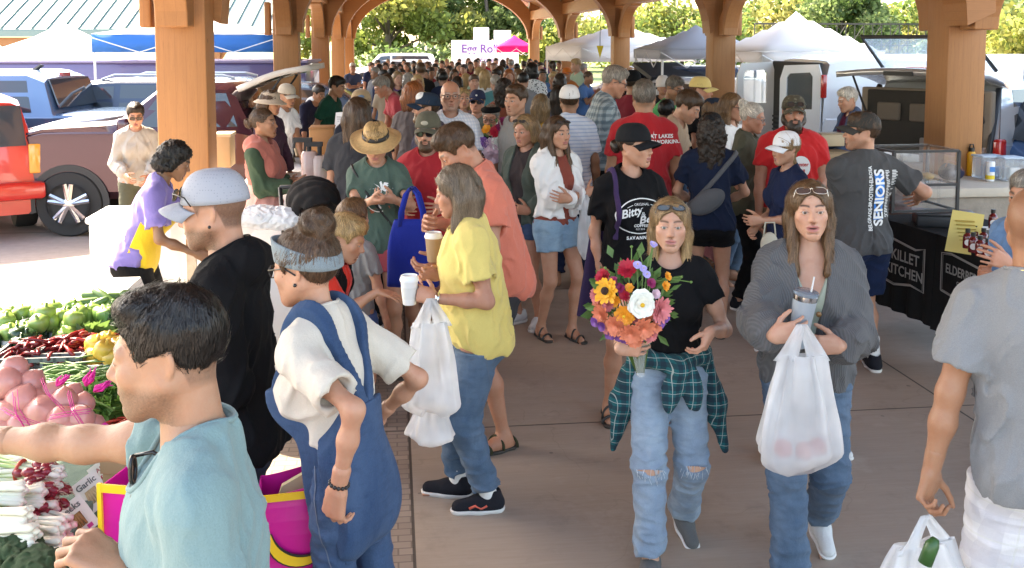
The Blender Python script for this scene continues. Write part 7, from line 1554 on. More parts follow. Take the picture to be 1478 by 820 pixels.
def bloom(parent, c, d, r, kind):
 mb = MB(); c = np.asarray(c, float); d = np.asarray(d, float)
 spec = dict(sunflower=((.80, .36, .012), 18, 2, .15, .75), white=((.80, .79, .70), 12, 5, .55, 1.1), red=((.45, .012, .035), 20, 7, .75, .6), coral=((.70, .21, .11), 18, 6, .62, .7), pink=((.62, .18, .19), 20, 7, .7, .55), orange=((.80, .30, .02), 14, 4, .5, .8), violet=((.18, .06, .28), 8, 3, .5, .8), lilac=((.42, .36, .68), 8, 2, .4, .9), pale=((.66, .45, .52), 16, 6, .55, .8), magenta=((.28, .02, .10), 14, 5, .8, .8))[kind]
 petals(mb, c, d, r, spec[1], spec[2], spec[3], spec[4]); o = mb.build('bloom', plain('petal_' + kind, spec[0], .6, var=.28, scale=40), parent, True)
 if kind in ('sunflower', 'white', 'orange', 'lilac'):
  m2 = MB().sphere(c + nrm(d) * r * (.10 if kind == 'sunflower' else .4), (r * .30 if kind == 'sunflower' else r * .16,) * 3, 7); m2.build('flower_centre', plain('dark_disc', (.03, .012, .006), .9) if kind == 'sunflower' else plain('yellow_disc', (.65, .38, .02), .8), o, True)
 return o
def bouquet(label, base, centre, spec, R_all, wrap=True, nleaf=40, seed=2, name='bouquet'):
 root = thing(name, label, 'flowers', tuple(base)); rs = np.random.RandomState(seed); rel = np.asarray(centre) - np.asarray(base); sm = MB(); lm = MB()
 for (x, y, z, r, kind) in spec:
  c = rel + np.array([x, y, z]); d = nrm(np.array([x * 1.2, -.12 + y, z * .8 + .03])); bloom(root, c, d, r, kind); sm.tube([np.array([x * .1, 0, .02]), rel * .6 + np.array([x, y, z]) * .4, c - d * r * .2], .0028, 5)
 for i in range(nleaf):
  a = rs.uniform(0, 6.28); rr = R_all * rs.uniform(.3, 1.08); c = rel + np.array([math.cos(a) * rr, rs.uniform(-.03, .10), math.sin(a) * rr * .95]); o = nrm(np.array([math.cos(a), rs.uniform(-.5, .3), math.sin(a) + .3])); s_ = nrm(np.cross(o, [0, 1, .3])); l = rs.uniform(.03, .07); w_ = l * rs.uniform(.18, .32)
  lm.add([c, c + o * l * .5 + s_ * w_ + [0, -.006, 0], c + o * l, c + o * l * .5 - s_ * w_], [(0, 1, 2, 3)])
 sm.build('stems', STEM, root, True); lm.build('leaves', LEAFG, root)
 if wrap:
  mb = MB(); rows = []
  for i in range(8):
   t = i / 7; p_ = rel * (.02 + .62 * t); r_ = .016 + .052 * t ** 1.5; rows.append([p_ + np.array([r_ * math.cos(a) * (1 + .10 * math.sin(5 * a + 3 * t)), r_ * math.sin(a), .010 * math.sin(3 * a) * t]) for a in np.linspace(0, 2 * math.pi, 25)])
  mb.sheet(rows); mb.build('clear_wrap', plain('cellophane', (.72, .76, .76), .12, 0, .05, trans=.3, alpha=.42), root, True)
 return root
Yb = GI.d - .33
k = .94 * Yb / F
def bs(px, py, r, kind, dy=0.0): return ((px - 915) * k, dy, -(py - 432) * k, r * k, kind)
spec = [bs(868, 412, 21, 'sunflower', -.07), bs(921, 429, 22, 'white', -.11), bs(902, 380, 16, 'red', -.05), bs(866, 394, 14, 'red', -.02), bs(952, 440, 21, 'pink', -.08), bs(896, 447, 16, 'orange', -.10), bs(925, 468, 18, 'coral', -.10), bs(905, 474, 17, 'coral', -.11), bs(862, 452, 16, 'coral', -.05), bs(883, 464, 17, 'coral', -.09), bs(942, 470, 14, 'coral', -.07), bs(855, 424, 13, 'pink', -.02), bs(871, 436, 12, 'pink', -.05), bs(912, 488, 13, 'coral', -.09), bs(938, 482, 12, 'pink', -.07), bs(872, 470, 13, 'pink', -.06), bs(858, 438, 12, 'coral', -.03)]
for (x_, y_, r_, k_) in [(862, 468, 8, 'violet'), (876, 482, 9, 'violet'), (890, 486, 8, 'violet'), (900, 490, 8, 'violet'), (954, 464, 9, 'violet'), (962, 455, 8, 'violet'), (852, 462, 8, 'violet'), (961, 405, 8, 'orange'), (964, 390, 7, 'orange'), (938, 400, 8, 'magenta'), (941, 340, 6, 'lilac'), (917, 372, 7, 'lilac'), (931, 387, 6, 'lilac'), (926, 378, 6, 'lilac'), (882, 428, 10, 'orange'), (936, 450, 11, 'coral'), (912, 455, 11, 'pink'), (890, 408, 8, 'magenta'), (898, 420, 9, 'red'), (946, 418, 8, 'pale'), (880, 398, 8, 'magenta'), (905, 408, 7, 'orange'), (948, 460, 9, 'pale'), (890, 470, 9, 'pale'), (920, 492, 8, 'magenta')]: spec.append(bs(x_, y_, r_, k_, -.06))
base = at(925, 545, Yb + .03); root = bouquet('big mixed bouquet of sunflower, white dahlia and coral blooms in clear wrap', base, at(915, 432, Yb - .02), spec, 62 * k, nleaf=110)
sm = MB(); rel = np.array(at(915, 432, Yb - .02)) - base
for (x0, y0, x1, y1) in ((905, 400, 908, 345), (925, 395, 920, 350), (925, 400, 941, 342), (940, 405, 985, 392), (945, 400, 1000, 400), (880, 400, 868, 378)):
 a = np.array([(x0 - 915) * k, -.03, -(y0 - 432) * k]) + rel; b = np.array([(x1 - 915) * k, -.05, -(y1 - 432) * k]) + rel; sm.tube([a, (a + b) / 2 + [.006, 0, .008], b], .0022, 5); sm.sphere(b, .006, 5)
sm.build('long_stems', STEM, root, True)
k2 = 9.0 / F
bouquet('bunch of white and lilac dahlias held by the person in the black beret', at(716, 250, 8.95), at(712, 200, 8.9), [((x - 712) * k2, -.05, -(y - 200) * k2, r * k2, kd) for x, y, r, kd in ((708, 212, 15, 'pale'), (722, 205, 13, 'white'), (716, 190, 10, 'red'), (724, 184, 9, 'magenta'), (728, 176, 9, 'magenta'), (698, 205, 9, 'violet'), (702, 186, 7, 'orange'), (712, 226, 12, 'pale'), (735, 198, 10, 'white'))], 24 * k2, False, 50, 5)
WT = plain('white_tablecloth', (.74, .73, .71), .8, var=.04); TL = plain('table_leg', (.10, .10, .10), .5)
def table(label, lat0, lat1, al0, al1, z, mat, drop=.0, name='folding_table', grp=None, legs=True):
 c = S((lat0 + lat1) / 2, (al0 + al1) / 2); root = thing(name, label, 'table', (c[0], c[1], 0), PSI, grp); w, d = lat1 - lat0, al1 - al0
 MB().box((0, 0, z - .02), (w, d, .04), bev=.01).build('tabletop', mat, root, True, auto=40)
 if legs:
  for x in (-1, 1):
   for y in (-1, 1): MB().tube([(x * (w / 2 - .08), y * (d / 2 - .08), 0), (x * (w / 2 - .08), y * (d / 2 - .08), z - .04)], .016, 8).build('leg', TL, root, True)
 if drop:
  P_ = [(-w / 2, -d / 2), (w / 2, -d / 2), (w / 2, d / 2), (-w / 2, d / 2), (-w / 2, -d / 2)]; g = [];
  for a, b in zip(P_[:-1], P_[1:]):
   k_ = max(4, int(math.hypot(b[0] - a[0], b[1] - a[1]) / .05))
   for i in range(k_):
    t = i / k_; g.append((a[0] + (b[0] - a[0]) * t, a[1] + (b[1] - a[1]) * t))
  g.append(g[0]); rows = []
  for j in range(7):
   s_ = j / 6; rows.append([(x * (1 + .012 + .03 * s_ * (1 + math.sin(i * .9) * .8) / max(w, .6)), y * (1 + .012 + .03 * s_ * (1 + math.sin(i * .9) * .8) / max(d, .6)), z + .004 - drop * s_) for i, (x, y) in enumerate(g)])
  mb = MB(); mb.sheet(rows); mb.add([(x * 1.012, y * 1.012, z + .004) for x, y in g[:-1]], [tuple(range(len(g) - 1))]); mb.build('tablecloth', mat, root, True, auto=50)
 return root
GC = cloth('green_speckled_cloth', (.075, .135, .105), c2=(.15, .22, .17), pat='heather')
TZ = .86
table('vegetable table under a speckled green cloth beside the nearest men', -2.6, -.93, 1.9, 4.75, TZ, GC, .8, 'market_table')
table('sunlit white table behind the vegetables at left', -4.2, -1.5, 5.1, 5.95, .88, WT, .10); table('white cloth covered table where the violet tee vendor works', -1.05, -.35, 6.1, 7.6, .84, WT, .7); table('long white drinks table beside the coral hooded vendor', -1.5, -.35, 7.8, 12.2, .86, WT, .75)
def shp(px, py, z=TZ): return at_z(px, py, z)
def copies(proto, pts, rots=None, label=None):
 """copies of a one-mesh thing"""
 for i, q in enumerate(pts):
  o = proto if i == 0 else proto.copy()
  if i: COL.objects.link(o)
  o.location = tuple(q)
  if rots is not None: o.rotation_euler = tuple(rots[i])
  if label: o['label'] = label
def single(name, mb, mat, label, cat, grp=None, smooth=True, auto=None): return tag(mb.build(name, mat, None, smooth, auto=auto), label, cat, grp)
rs = np.random.RandomState(7); rot3 = lambda n, a=3.1, b=.3: [(rs.uniform(-b, b), rs.uniform(-b, b), rs.uniform(-a, a)) for _ in range(n)]
ONI = plain('onion_skin', (.56, .24, .20), .28, scale=14, var=.3); NET = plain('pink_net', (.72, .02, .28), .6, alpha=.85)
root = thing('onion_sack', 'pink net sack of pale onions lying on the vegetable table', 'onions', tuple(shp(40, 640)), R(12));
base = np.array(shp(40, 640)); on = None
for (px, py, r_, dY) in [(8, 545, 26, 0), (32, 570, 25, -.03), (60, 588, 27, -.05), (12, 590, 24, -.06), (92, 572, 22, 0), (115, 597, 23, -.05), (88, 598, 22, -.07), (45, 545, 22, .04), (30, 605, 22, -.08), (66, 612, 20, -.08), (75, 560, 20, .04), (120, 575, 18, .03), (5, 612, 22, -.09), (100, 612, 18, -.08), (135, 605, 17, 0), (50, 572, 22, .0), (-15, 570, 24, -.02), (105, 560, 17, .07), (20, 525, 22, .05)]:
 q = Matrix.Rotation(-R(12), 3, 'Z') @ Vector(at(px, py + 8, 3.12 + dY) - base); r = r_ * 3.1 / F; mb = MB(); mb.lathe([(.001, -r * .98), (r * .5, -r * .86), (r * .9, -r * .4), (r, 0), (r * .88, r * .42), (r * .5, r * .8), (r * .2, r * .95), (r * .08, r * 1.06)], q, 16, rotM(rs.uniform(-.9, .9), rs.uniform(-.9, .9), 0)); mb.build('onion', ONI, root, True)
mb = MB()
for (px, py, dx, dz) in ((150, 560, .05, .03), (138, 552, .03, .05), (155, 612, .045, -.01), (96, 552, .04, .035)):
 a = at(px - 14, py + 5, 3.05) - base; Mi = Matrix.Rotation(-R(12), 3, 'Z')
 for k_ in range(9): e_ = a + np.array([dx * rs.uniform(.5, 1.2), rs.uniform(-.02, .02), dz * rs.uniform(.4, 1.3)]); mb.tube([Mi @ Vector(a), Mi @ Vector((a + e_) / 2 + rs.normal(0, .006, 3)), Mi @ Vector(e_)], [.004, .005, .002], 4)
for (a0, b0, a1, b1) in ((60, 545, 92, 590), (20, 560, 40, 615), (100, 560, 125, 615), (0, 585, 60, 610), (70, 600, 130, 590)):
 A_, B_ = at(a0, b0 + 5, 2.99) - base, at(a1, b1 + 5, 2.96) - base
 for k_ in range(3): o_ = rs.normal(0, .008, 3); mb.tube([Mi @ Vector(A_ + o_), Mi @ Vector((A_ + B_) / 2 + o_ + [0, -.03, .012]), Mi @ Vector(B_ + o_)], .0011, 4)
mb.build('net_ends', NET, root, True)
CR = plain('grey_crate', (.10, .11, .12), .5); CRW = plain('white_crate', (.68, .68, .66), .5)
def crate(label, px, py, w, d, h, mat, lat_rot=PSI, z=TZ):
 c = shp(px, py, z); root = thing('produce_crate', label, 'crate', tuple(c), lat_rot, 'produce crates on the vegetable table')
 MB().box((0, 0, .008), (w, d, .016)).build('crate_base', mat, root)
 for (x, y, sx, sy) in ((0, -d / 2, w, .012), (0, d / 2, w, .012), (-w / 2, 0, .012, d), (w / 2, 0, .012, d)):
  mb = MB(); n_ = 7; Lx = max(sx, sy); ax = 0 if sx > sy else 1
  for i in range(n_ + 1):
   o = [x, y, h / 2]; o[ax] += -Lx / 2 + Lx * i / n_; dd = [.012, .012, h]; mb.box(o, dd)
  for zz in (.012, h * .5, h - .008):
   dd = [sx, sy, .018]; mb.box((x, y, zz), dd)
  mb.build('crate_side', mat, root)
 return root, c
def heap(name, mat, make, label, cat, c, w, d, n, h=.05, rz=PSI, z0=.03, rr=(3.1, .35)):
 pr = single(name, make(), mat, label, cat, cat + ' in the crates'); pts = []
 for i in range(n):
  u, v_ = rs.uniform(-.44, .44), rs.uniform(-.44, .44); q = np.array(S(0, 0)); e = rZ(rz) @ np.array([u * w, v_ * d, 0]); pts.append(np.asarray(c) + e + np.array([0, 0, z0 + h * rs.uniform(.3, 1) * (1 - 1.6 * (u * u + v_ * v_))]))
 copies(pr, pts, rot3(n, *rr))
def chili(): mb = MB(); mb.tube([(-.05, 0, 0), (-.02, .004, .004), (.02, .004, .003), (.055, -.004, -.004)], [.0075, .009, .007, .001], 7); return mb
def zuke(l=.085, r=.022): mb = MB(); mb.tube([(-l, 0, 0), (-l * .9, 0, 0), (-l * .3, .004, 0), (l * .5, .0, 0), (l * .92, 0, 0), (l, 0, 0)], [r * .4, r * .8, r, r * .95, r * .6, r * .2], 10); return mb
def pepper(): mb = MB(); mb.lathe([(.001, -.04), (.018, -.042), (.034, -.03), (.042, .0), (.040, .022), (.026, .036), (.008, .030), (.006, .05), (.001, .05)], n=12); p_ = np.array(mb.v); a = np.arctan2(p_[:, 1], p_[:, 0]); f_ = 1 + .10 * np.cos(4 * a); p_[:, :2] *= f_[:, None]; mb.v = [tuple(q) for q in p_]; return mb
_, c = crate('grey slatted crate of dark red chilies, left of its twin', 68, 540, .36, .26, .11, CR); heap('chili', plain('dark_chili', (.16, .012, .016), .25), chili, 'dark red chili in the left grey crate', 'chili', c, .36, .26, 60, .10, z0=.05)
_, c = crate('grey slatted crate of red chilies next to the teal tee man\'s forehead', 128, 532, .34, .26, .11, CR); heap('chili', plain('red_chili', (.26, .02, .02), .25), chili, 'red chili in the right grey crate', 'chili', c, .34, .26, 60, .10, z0=.05)
_, c = crate('white crate heaped with pale green peppers', 68, 505, .46, .30, .09, CRW); heap('green_pepper', plain('pale_pepper', (.20, .30, .07), .3), pepper, 'pale green pepper in the white crate', 'pepper', c, .46, .30, 34, .13, z0=.07)
_, c = crate('white crate of round green squash and cucumbers by the sunlit table', 142, 492, .46, .30, .09, CRW); heap('green_squash', plain('squash_green', (.15, .27, .06), .4), pepper, 'round green squash in the far white crate', 'squash', c, .40, .24, 16, .10, z0=.08); heap('cucumber', plain('cucumber_green', (.07, .14, .03), .4), zuke, 'green cucumber on the heap in the far white crate', 'cucumber', c + np.array([.06, .08, .08]), .3, .16, 10, .09, z0=.06, rr=(.5, .5))
_, c = crate('grey crate of dark green peppers at the left edge', 5, 520, .30, .26, .09, CR); heap('dark_pepper', plain('dark_pepper', (.015, .045, .015), .2), pepper, 'glossy dark green pepper at the left edge', 'pepper', c, .30, .26, 18, .10, z0=.06)
_, c = crate('small crate of yellow peppers by the teal tee man\'s brow', 160, 540, .22, .26, .08, CRW); heap('yellow_pepper', plain('yellow_pepper', (.60, .38, .06), .3), pepper, 'yellow pepper beside the red chilies', 'pepper', c, .22, .24, 16, .10, z0=.06)
def bean_heap(label, px, py, n, l, col, spread, name='green_bean', cat='beans', up=.0, hh=.08):
 mb = MB(); mb.tube([(-l, 0, 0), (-l * .3, .01, .004), (l * .4, .008, .004), (l, -.006, 0)], [.002, .0042, .0042, .002], 6); pr = single(name, mb, plain(name, col, .5, var=.3), label, cat, label); c = shp(px, py, TZ)
 pts = [c + np.array([rs.normal(0, spread * .5), rs.normal(0, spread * .5), .01 + up + abs(rs.normal(0, 1)) * 0 + hh * rs.uniform(0, 1)]) for _ in range(n)]; copies(pr, pts, [(rs.uniform(-.3, .3), rs.uniform(-.5, .5), rs.normal(.3, .5)) for _ in range(n)])
bean_heap('green bean in the heap behind the onions', 118, 575, 130, .085, (.10, .19, .05), .22, up=.02)
bean_heap('slim green bean nearer the teal tee man\'s nose', 150, 590, 80, .08, (.13, .22, .05), .16, up=.03)
bean_heap('red chili strewn under the teal tee man\'s chin', 165, 618, 70, .05, (.42, .035, .015), .16, 'hot_chili', 'chili', .0, .03)
v_ = []; c = np.array(shp(148, 598, TZ)); bl = leaves([(np.array([0, 0, .07]), np.array([.17, .13, .055])), (np.array([.05, -.08, .05]), np.array([.1, .08, .05]))], 700, .055, [(.12, .24, .05), (.18, .30, .07), (.08, .17, .04)], None, 'leafy_greens', rs); bl.location = tuple(c); tag(bl, 'heap of leafy greens under the teal tee man\'s chin', 'greens')
c = np.array(shp(128, 515, TZ)); bl = leaves([(np.array([0, 0, .09]), np.array([.16, .1, .05])), (np.array([.12, .12, .1]), np.array([.14, .1, .05]))], 260, .07, [(.03, .08, .03), (.12, .2, .05), (.05, .11, .03)], None, 'leafy_greens', rs); bl.location = tuple(c); tag(bl, 'dark leafy tops between the pepper crates', 'greens')
SCW = None
m, nt, b = nodes('scallion_stalk'); tc = N(nt, 'ShaderNodeTexCoord'); sp = N(nt, 'ShaderNodeSeparateXYZ'); L(nt, tc.outputs['Object'], sp.inputs[0]); L(nt, ramp(nt, mathn(nt, 'ADD', mathn(nt, 'MULTIPLY', sp.outputs[0], 4.0), .5), [(.05, (.10, .22, .04)), (.42, (.45, .55, .22)), (.62, (.72, .72, .58)), (1, (.74, .70, .58))]), b.inputs['Base Color']); b.inputs['Roughness'].default_value = .35
def stalk_bunch(n=16, l=.115, r=.0085, rad=.030):
 mb = MB()
 for i in range(n):
  a, q = rs.uniform(0, 6.28), rad * math.sqrt(rs.uniform(0, 1)); y, z = q * math.cos(a), q * math.sin(a); e = rs.uniform(.85, 1.1) * l
  mb.tube([(-l, y * 1.3, z * 1.1 - .01), (-.02, y * .7, z * .7), (e * .7, y, z), (e * .93, y * 1.1, z * 1.1), (e, y * 1.1, z * 1.1)], [r * .7, r * .75, r * .85, r * 1.25, r * .3], 7)
 return mb
pts = [(10, 672, .05), (40, 678, .03), (5, 700, .10), (35, 706, .06), (70, 668, .05), (20, 735, .08), (55, 722, .02), (70, 748, .02), (25, 765, .05), (60, 775, .0), (45, 790, .02), (72, 795, -.02), (90, 735, .0)]
first = None
for i, (px, py, dz) in enumerate(pts):
 c = shp(px - 36, py + 12, TZ + .10 + dz)
 if first is None:
  root = thing('scallion_bunch', 'bunch of white scallions tied with a red band under the reaching arm', 'scallions', tuple(c), R(8), 'scallion bunches on the stall'); s_ = stalk_bunch().build('stalks', m, root, True); bd = MB().lathe([(.031, -.004), (.034, 0), (.031, .004)], (-.01, 0, 0), 20, rotM(y=R(90))).build('rubber_band', plain('red_band', (.5, .06, .03), .5), root, True); first = (root, s_, bd)
 else:
  root = first[0].copy(); COL.objects.link(root); root.location = tuple(c)
  for ch in first[1:]: o = ch.copy(); COL.objects.link(o); o.parent = root
 root.rotation_euler = (rs.uniform(-.5, .5), rs.uniform(-.1, .25), R(8 - i * 2.2) + rs.uniform(-.15, .15));
RAD = plain('radish_red', (.24, .018, .03), .3, scale=30, var=.4); RADP = plain('radish_pale', (.55, .40, .30), .5)
first = None
for i, (px, py, dz) in enumerate([(75, 672, .07), (95, 668, .03), (80, 700, .05), (62, 700, .07), (88, 722, .02), (70, 728, .04), (82, 745, .0), (98, 695, .0)]):
 c = shp(px - 22, py + 12, TZ + .08 + dz)
 if first is None:
  root = thing('radish_bunch', 'bunch of dark red radishes beside the scallions', 'radishes', tuple(c), 0, 'radish bunches on the stall'); mb = MB(); m2 = MB()
  for j in range(16):
   q = rs.normal(0, .017, 3) * (1, 1.2, .8); u = nrm(np.array([1, rs.uniform(-.4, .4), rs.uniform(-.5, .5)])); mb.tube([q - u * .02, q - u * .012, q, q + u * .014, q + u * .02], [.003, .011, .0135, .010, .003], 8); m2.tube([q + u * .018, q + u * .034], [.003, .0008], 5)
  first = (root, mb.build('roots', RAD, root, True), m2.build('root_tips', RADP, root, True))
 else:
  root = first[0].copy(); COL.objects.link(root); root.location = tuple(c)
  for ch in first[1:]: o = ch.copy(); COL.objects.link(o); o.parent = root
 root.rotation_euler = (rs.uniform(-3, 3), rs.uniform(-.3, .3), rs.uniform(-.4, .4))
for i, (px, py, r_) in enumerate([(12, 800, .085), (45, 820, .08)]):
 c = shp(px, py, TZ + .12); root = thing('broccoli', ['dark green broccoli head in the lower left corner', 'second broccoli head below the scallions'][i], 'broccoli', tuple(c)); v = Vol((-.13,) * 3, (.13,) * 3, .0045); v.ell((0, 0, -.02), (r_, r_, r_ * .8)); I = np.argwhere(np.abs(v.D) < .03); pp = v.lo + I * v.h
 v.D[tuple(I.T)] -= (.010 * vnoise(pp, 3, 60) + .006 * vnoise(pp, 5, 190)).astype(np.float32); vs, fs = v.mesh(0); mesh_obj('florets', vs, fs, plain('broccoli_green', (.030, .062, .022), .9, scale=90, var=.45, bumpk=.6), root); MB().tube([(0, 0, -.05), (0, 0, -.15)], [.03, .022], 10).build('stalk', plain('broccoli_stalk', (.16, .24, .08), .6), root, True)
CARD = plain('card_white', (.70, .66, .58), .6, var=.05)
for i, (px, py, lab, ttl, pic) in enumerate([(111, 748, 'price card with a brown root picture, nearest of the three cards on the cloth', 'Leeks', (.28, .13, .04)), (133, 711, 'price card with a pale garlic picture, middle one on the green cloth', 'Garlic', (.45, .33, .18)), (156, 685, 'price card with only red lettering, farthest one on the green cloth', '4 for $1', None)]):
 d_ = (2.78, 2.93, 3.08)[i]; c = at(px, py, d_); c = c - np.array([.0, .0, 0]); root = thing('price_card', lab, 'card', tuple(c), 0, 'price cards on the stall cloth'); M = Matrix([list(r_) for r_ in rZ(R(12)) @ rX(R(-22)) @ rY(R(-36))]); root.rotation_euler = M.to_euler()
 w_, h_ = .105, .085; MB().box((0, 0, 0), (h_, .003, w_)).build('card', CARD, root); k_ = 0
 v2, f2 = shapes2d([(ttl, .026, 0, .032 if pic else 0, dict(bold=.0006))] + ([] if pic else [('RADISH', .020, 0, .030), ('EACH', .018, 0, -.030)])); mesh_obj('card_words', [(x, -.0025, z) for x, z in v2], f2, plain('card_ink', (.35, .03, .05) if not pic else (.12, .12, .11), .7), root, False)
 if pic:
  mb = MB()
  for j in range(5): mb.tube([(-.022 + .009 * j, -.0035, -.03), (-.012 + .006 * j, -.0035, .012)], [.004, .0055], 5)
  mb.build('card_picture', plain('picture', pic, .7, var=.3), root, True); MB().box((.018, -.0025, -.040), (.016, .001, .012)).build('card_logo', plain('logo_pink', (.5, .03, .2), .6), root)
PKB = plain('pink_print', (.62, .012, .26), .35, var=.05); YLB = plain('yellow_print', (.80, .50, .02), .35, var=.05); OUT_ = plain('black_outline', (.015, .012, .012), .5)
def banana_bag(label, c, yaw, w, h, d, main, accent, bpos):
 root = thing('shopping_bag', label, 'bag', tuple(c), R(yaw), 'banana print shopping bags'); W_, D_ = w / 2, d / 2; mb = MB(); rows = []
 for z in np.linspace(0, h, 9):
  b_ = 1 + .05 * math.sin(z / h * 3.1); f_ = lambda x, y: (x * b_ + .004 * math.sin(22 * z + 9 * x), y * b_ + .006 * math.sin(17 * z + 12 * x), z + (.012 * math.sin(14 * x) if z > h * .95 else 0))
  rows.append([f_(x, -D_) for x in np.linspace(-W_, W_, 9)] + [f_(W_ + .01 * 0, y) for y in (-.3 * D_, .3 * D_)] + [f_(x, D_) for x in np.linspace(W_, -W_, 9)] + [f_(-W_, y) for y in (.3 * D_, -.3 * D_)] + [f_(-W_, -D_)])
 mb.sheet(rows); mb.add(rows[0][:-1], [tuple(range(len(rows[0]) - 1))[::-1]]); mb.build('bag_body', main, root, False, solid=.004)
 MB().box((0, -D_ - .012, h - .012), (w * 1.0, .006, .022)).build('binding', accent, root);
 for g in (-1, 1): MB().box((g * W_ * 1.02, -D_ - .012, h / 2), (.012, .008, h)).build('binding', accent, root)
 for (x, z, s_, a_) in bpos:
  for nm, gr, mt, yy in (('print_outline', 1.0, OUT_, -.004), ('banana_print', .78, YLB if main is PKB else PKB, -.008)):
   up, lo = [], []
   for t in np.linspace(0, 1, 14):
    an = R(200 + 130 * t + a_); q = np.array([math.cos(an), math.sin(an)]) * s_; th = s_ * .20 * gr * (math.sin(math.pi * min(max(t * .94 + .03, 0), 1)) ** .55 + (.10 if gr == 1 else .0)); up.append(q * (1 + th / s_)); lo.append(q * (1 - th / s_))
   pl = up + lo[::-1]; m3 = MB(); m3.add([(x + q[0], -D_ * 1.06 - .010 + yy, z + q[1]) for q in pl], [tuple(range(len(pl)))]); m3.build(nm, mt, root, False, solid=.002)
 return root
banana_bag('bright pink shopping bag with yellow banana prints beside the overalls woman', at(426, 830, 2.98) - np.array([0, 0, .05]), 14, .20, .36, .16, PKB, YLB, [(.02, .24, .095, -20), (.04, .07, .085, -10)])
for dz, mt in ((0, YLB), (.03, PKB), (.06, plain('paper_cream', (.75, .6, .35), .7))): pass
tag(MB().prism([(-.07, 0), (.06, .02), (.05, .16), (-.03, .12)], .02, rotM(z=R(14))).build('paper_bag', plain('paper_cream', (.72, .55, .30), .7), None), 'folded cream paper sticking out of the pink banana bag', 'paper'); bpy.data.objects['paper_bag'].location = tuple(at(422, 752, 3.0))
banana_bag('yellow and pink shopping bag with a dark edged print behind the teal tee', at(252, 850, 2.55), -10, .30, .32, .15, PKB, YLB, [(-.02, .16, .09, 30), (.08, .1, .07, -30)])
root = thing('paper_sack', 'brown paper sack standing behind the sunglasses at the table end', 'paper bag', at(196, 720, 3.0)); MB().box((0, 0, .02), (.16, .12, .30), bev=.012).build('sack', plain('kraft_paper', (.36, .23, .11), .8, var=.15, scale=12), root, True, auto=40); MB().box((0, -.062, .14), (.16, .008, .06)).build('folded_rim', plain('kraft_paper', (.36, .23, .11), .8, var=.15, scale=12), root)
tag(sheet('cloth_side', [(0, 0, 0)] * 3, GC), None) if False else None
c = at(190, 402, 6.9); root = thing('cooler_box', 'white insulated box with a yellow label standing at the sunlit stall', 'cooler', (c[0], c[1], 0), PSI); hz = at(180, 322, 6.9)[2]
MB().box((0, .25, hz / 2), (.56, .5, hz), bev=.02).build('box', plain('white_box', (.74, .74, .73), .5, var=.03), root, True, auto=40); MB().box((0, .25, hz + .02), (.60, .54, .05), bev=.02).build('lid', plain('white_box', (.74, .74, .73), .5, var=.03), root, True, auto=40); MB().box((-.02, -.004, hz - .20), (.15, .006, .095)).build('label', plain('yellow_label', (.62, .38, .03), .6), root); MB().tube([(-.07, -.008, hz - .19), (-.05, -.008, hz - .22)], .012, 6).build('label_picture', plain('label_ink', (.2, .09, .02), .6), root)
c = at(325, 238, 9.6); root = thing('wooden_crate', 'pale wooden box standing just right of the nearest left column', 'box', tuple(c), PSI); MB().box((0, 0, .14), (.15, .3, .30), bev=.01).build('box', plain('pale_wood', (.50, .34, .18), .6, scale=6), root, True); MB().box((0, 0, .30), (.17, .32, .03)).build('lid', plain('pale_wood_lid', (.55, .42, .27), .6), root)
def box_thing(name, label, cat, px, py, d, dims, col, rz=0, lidc=None, grp=None):
 c = at(px, py, d); root = thing(name, label, cat, tuple(c), R(rz), grp); MB().box((0, 0, dims[2] / 2), dims, bev=.008).build('box', plain(name, col, .6), root, True, auto=40); MB().box((0, 0, dims[2] + .008), (dims[0] * 1.03, dims[1] * 1.03, .016), bev=.004).build('lid', plain(name + '_lid', lidc or sc3(col, .8), .6), root, True)
 return root
box_thing('wooden_stand', 'orange brown wooden stand on the drinks table below the paper sheet', 'stand', 466, 228, 9.2, (.22, .3, .28), (.42, .20, .07), 7)
for i, (px, py, col, lab) in enumerate([(447, 262, (.62, .45, .42), 'pink lidded drinks dispenser with a black pump, left one'), (462, 268, (.66, .52, .48), 'pale drinks dispenser with a black pump, right one')]):
 c = at(px, py, 8.7); root = thing('drinks_dispenser', lab, 'dispenser', tuple(c), 0, 'drinks dispensers'); MB().lathe([(.06, 0), (.07, .01), (.072, .24), (.055, .27), (.001, .27)], n=24).build('jug', plain('jug_tint', col, .2, trans=.2), root, True, auto=40); mb = MB(); mb.tube([(0, 0, .27), (0, 0, .36)], .02, 10); mb.box((-.05, -.02, .37), (.16, .05, .04)); mb.tube([(-.12, -.02, .37), (-.13, -.02, .30)], .012, 6); mb.build('pump', BLK, root, True, auto=40)
for i, (px, py, col, lab) in enumerate([(484, 268, (.40, .20, .09), 'small amber jar at the end of the drinks table'), (492, 258, (.60, .5, .44), 'small pale jar behind the amber jar'), (475, 246, (.12, .42, .08), 'bright green lidded tub on the drinks table')]):
 c = at(px, py, 8.6); root = thing('jar', lab, 'jar', tuple(c)); MB().lathe([(.03, 0), (.034, .005), (.034, .07), (.028, .08), (.001, .08)], n=18).build('glass', plain('jar_fill', col, .25), root, True, auto=40); MB().lathe([(.030, .08), (.030, .10), (.001, .10)], n=18).build('lid', plain('jar_lid', sc3(col, 1.3), .4), root, True, auto=40)
PAP = plain('paper_white', (.74, .74, .74), .7, var=.03)
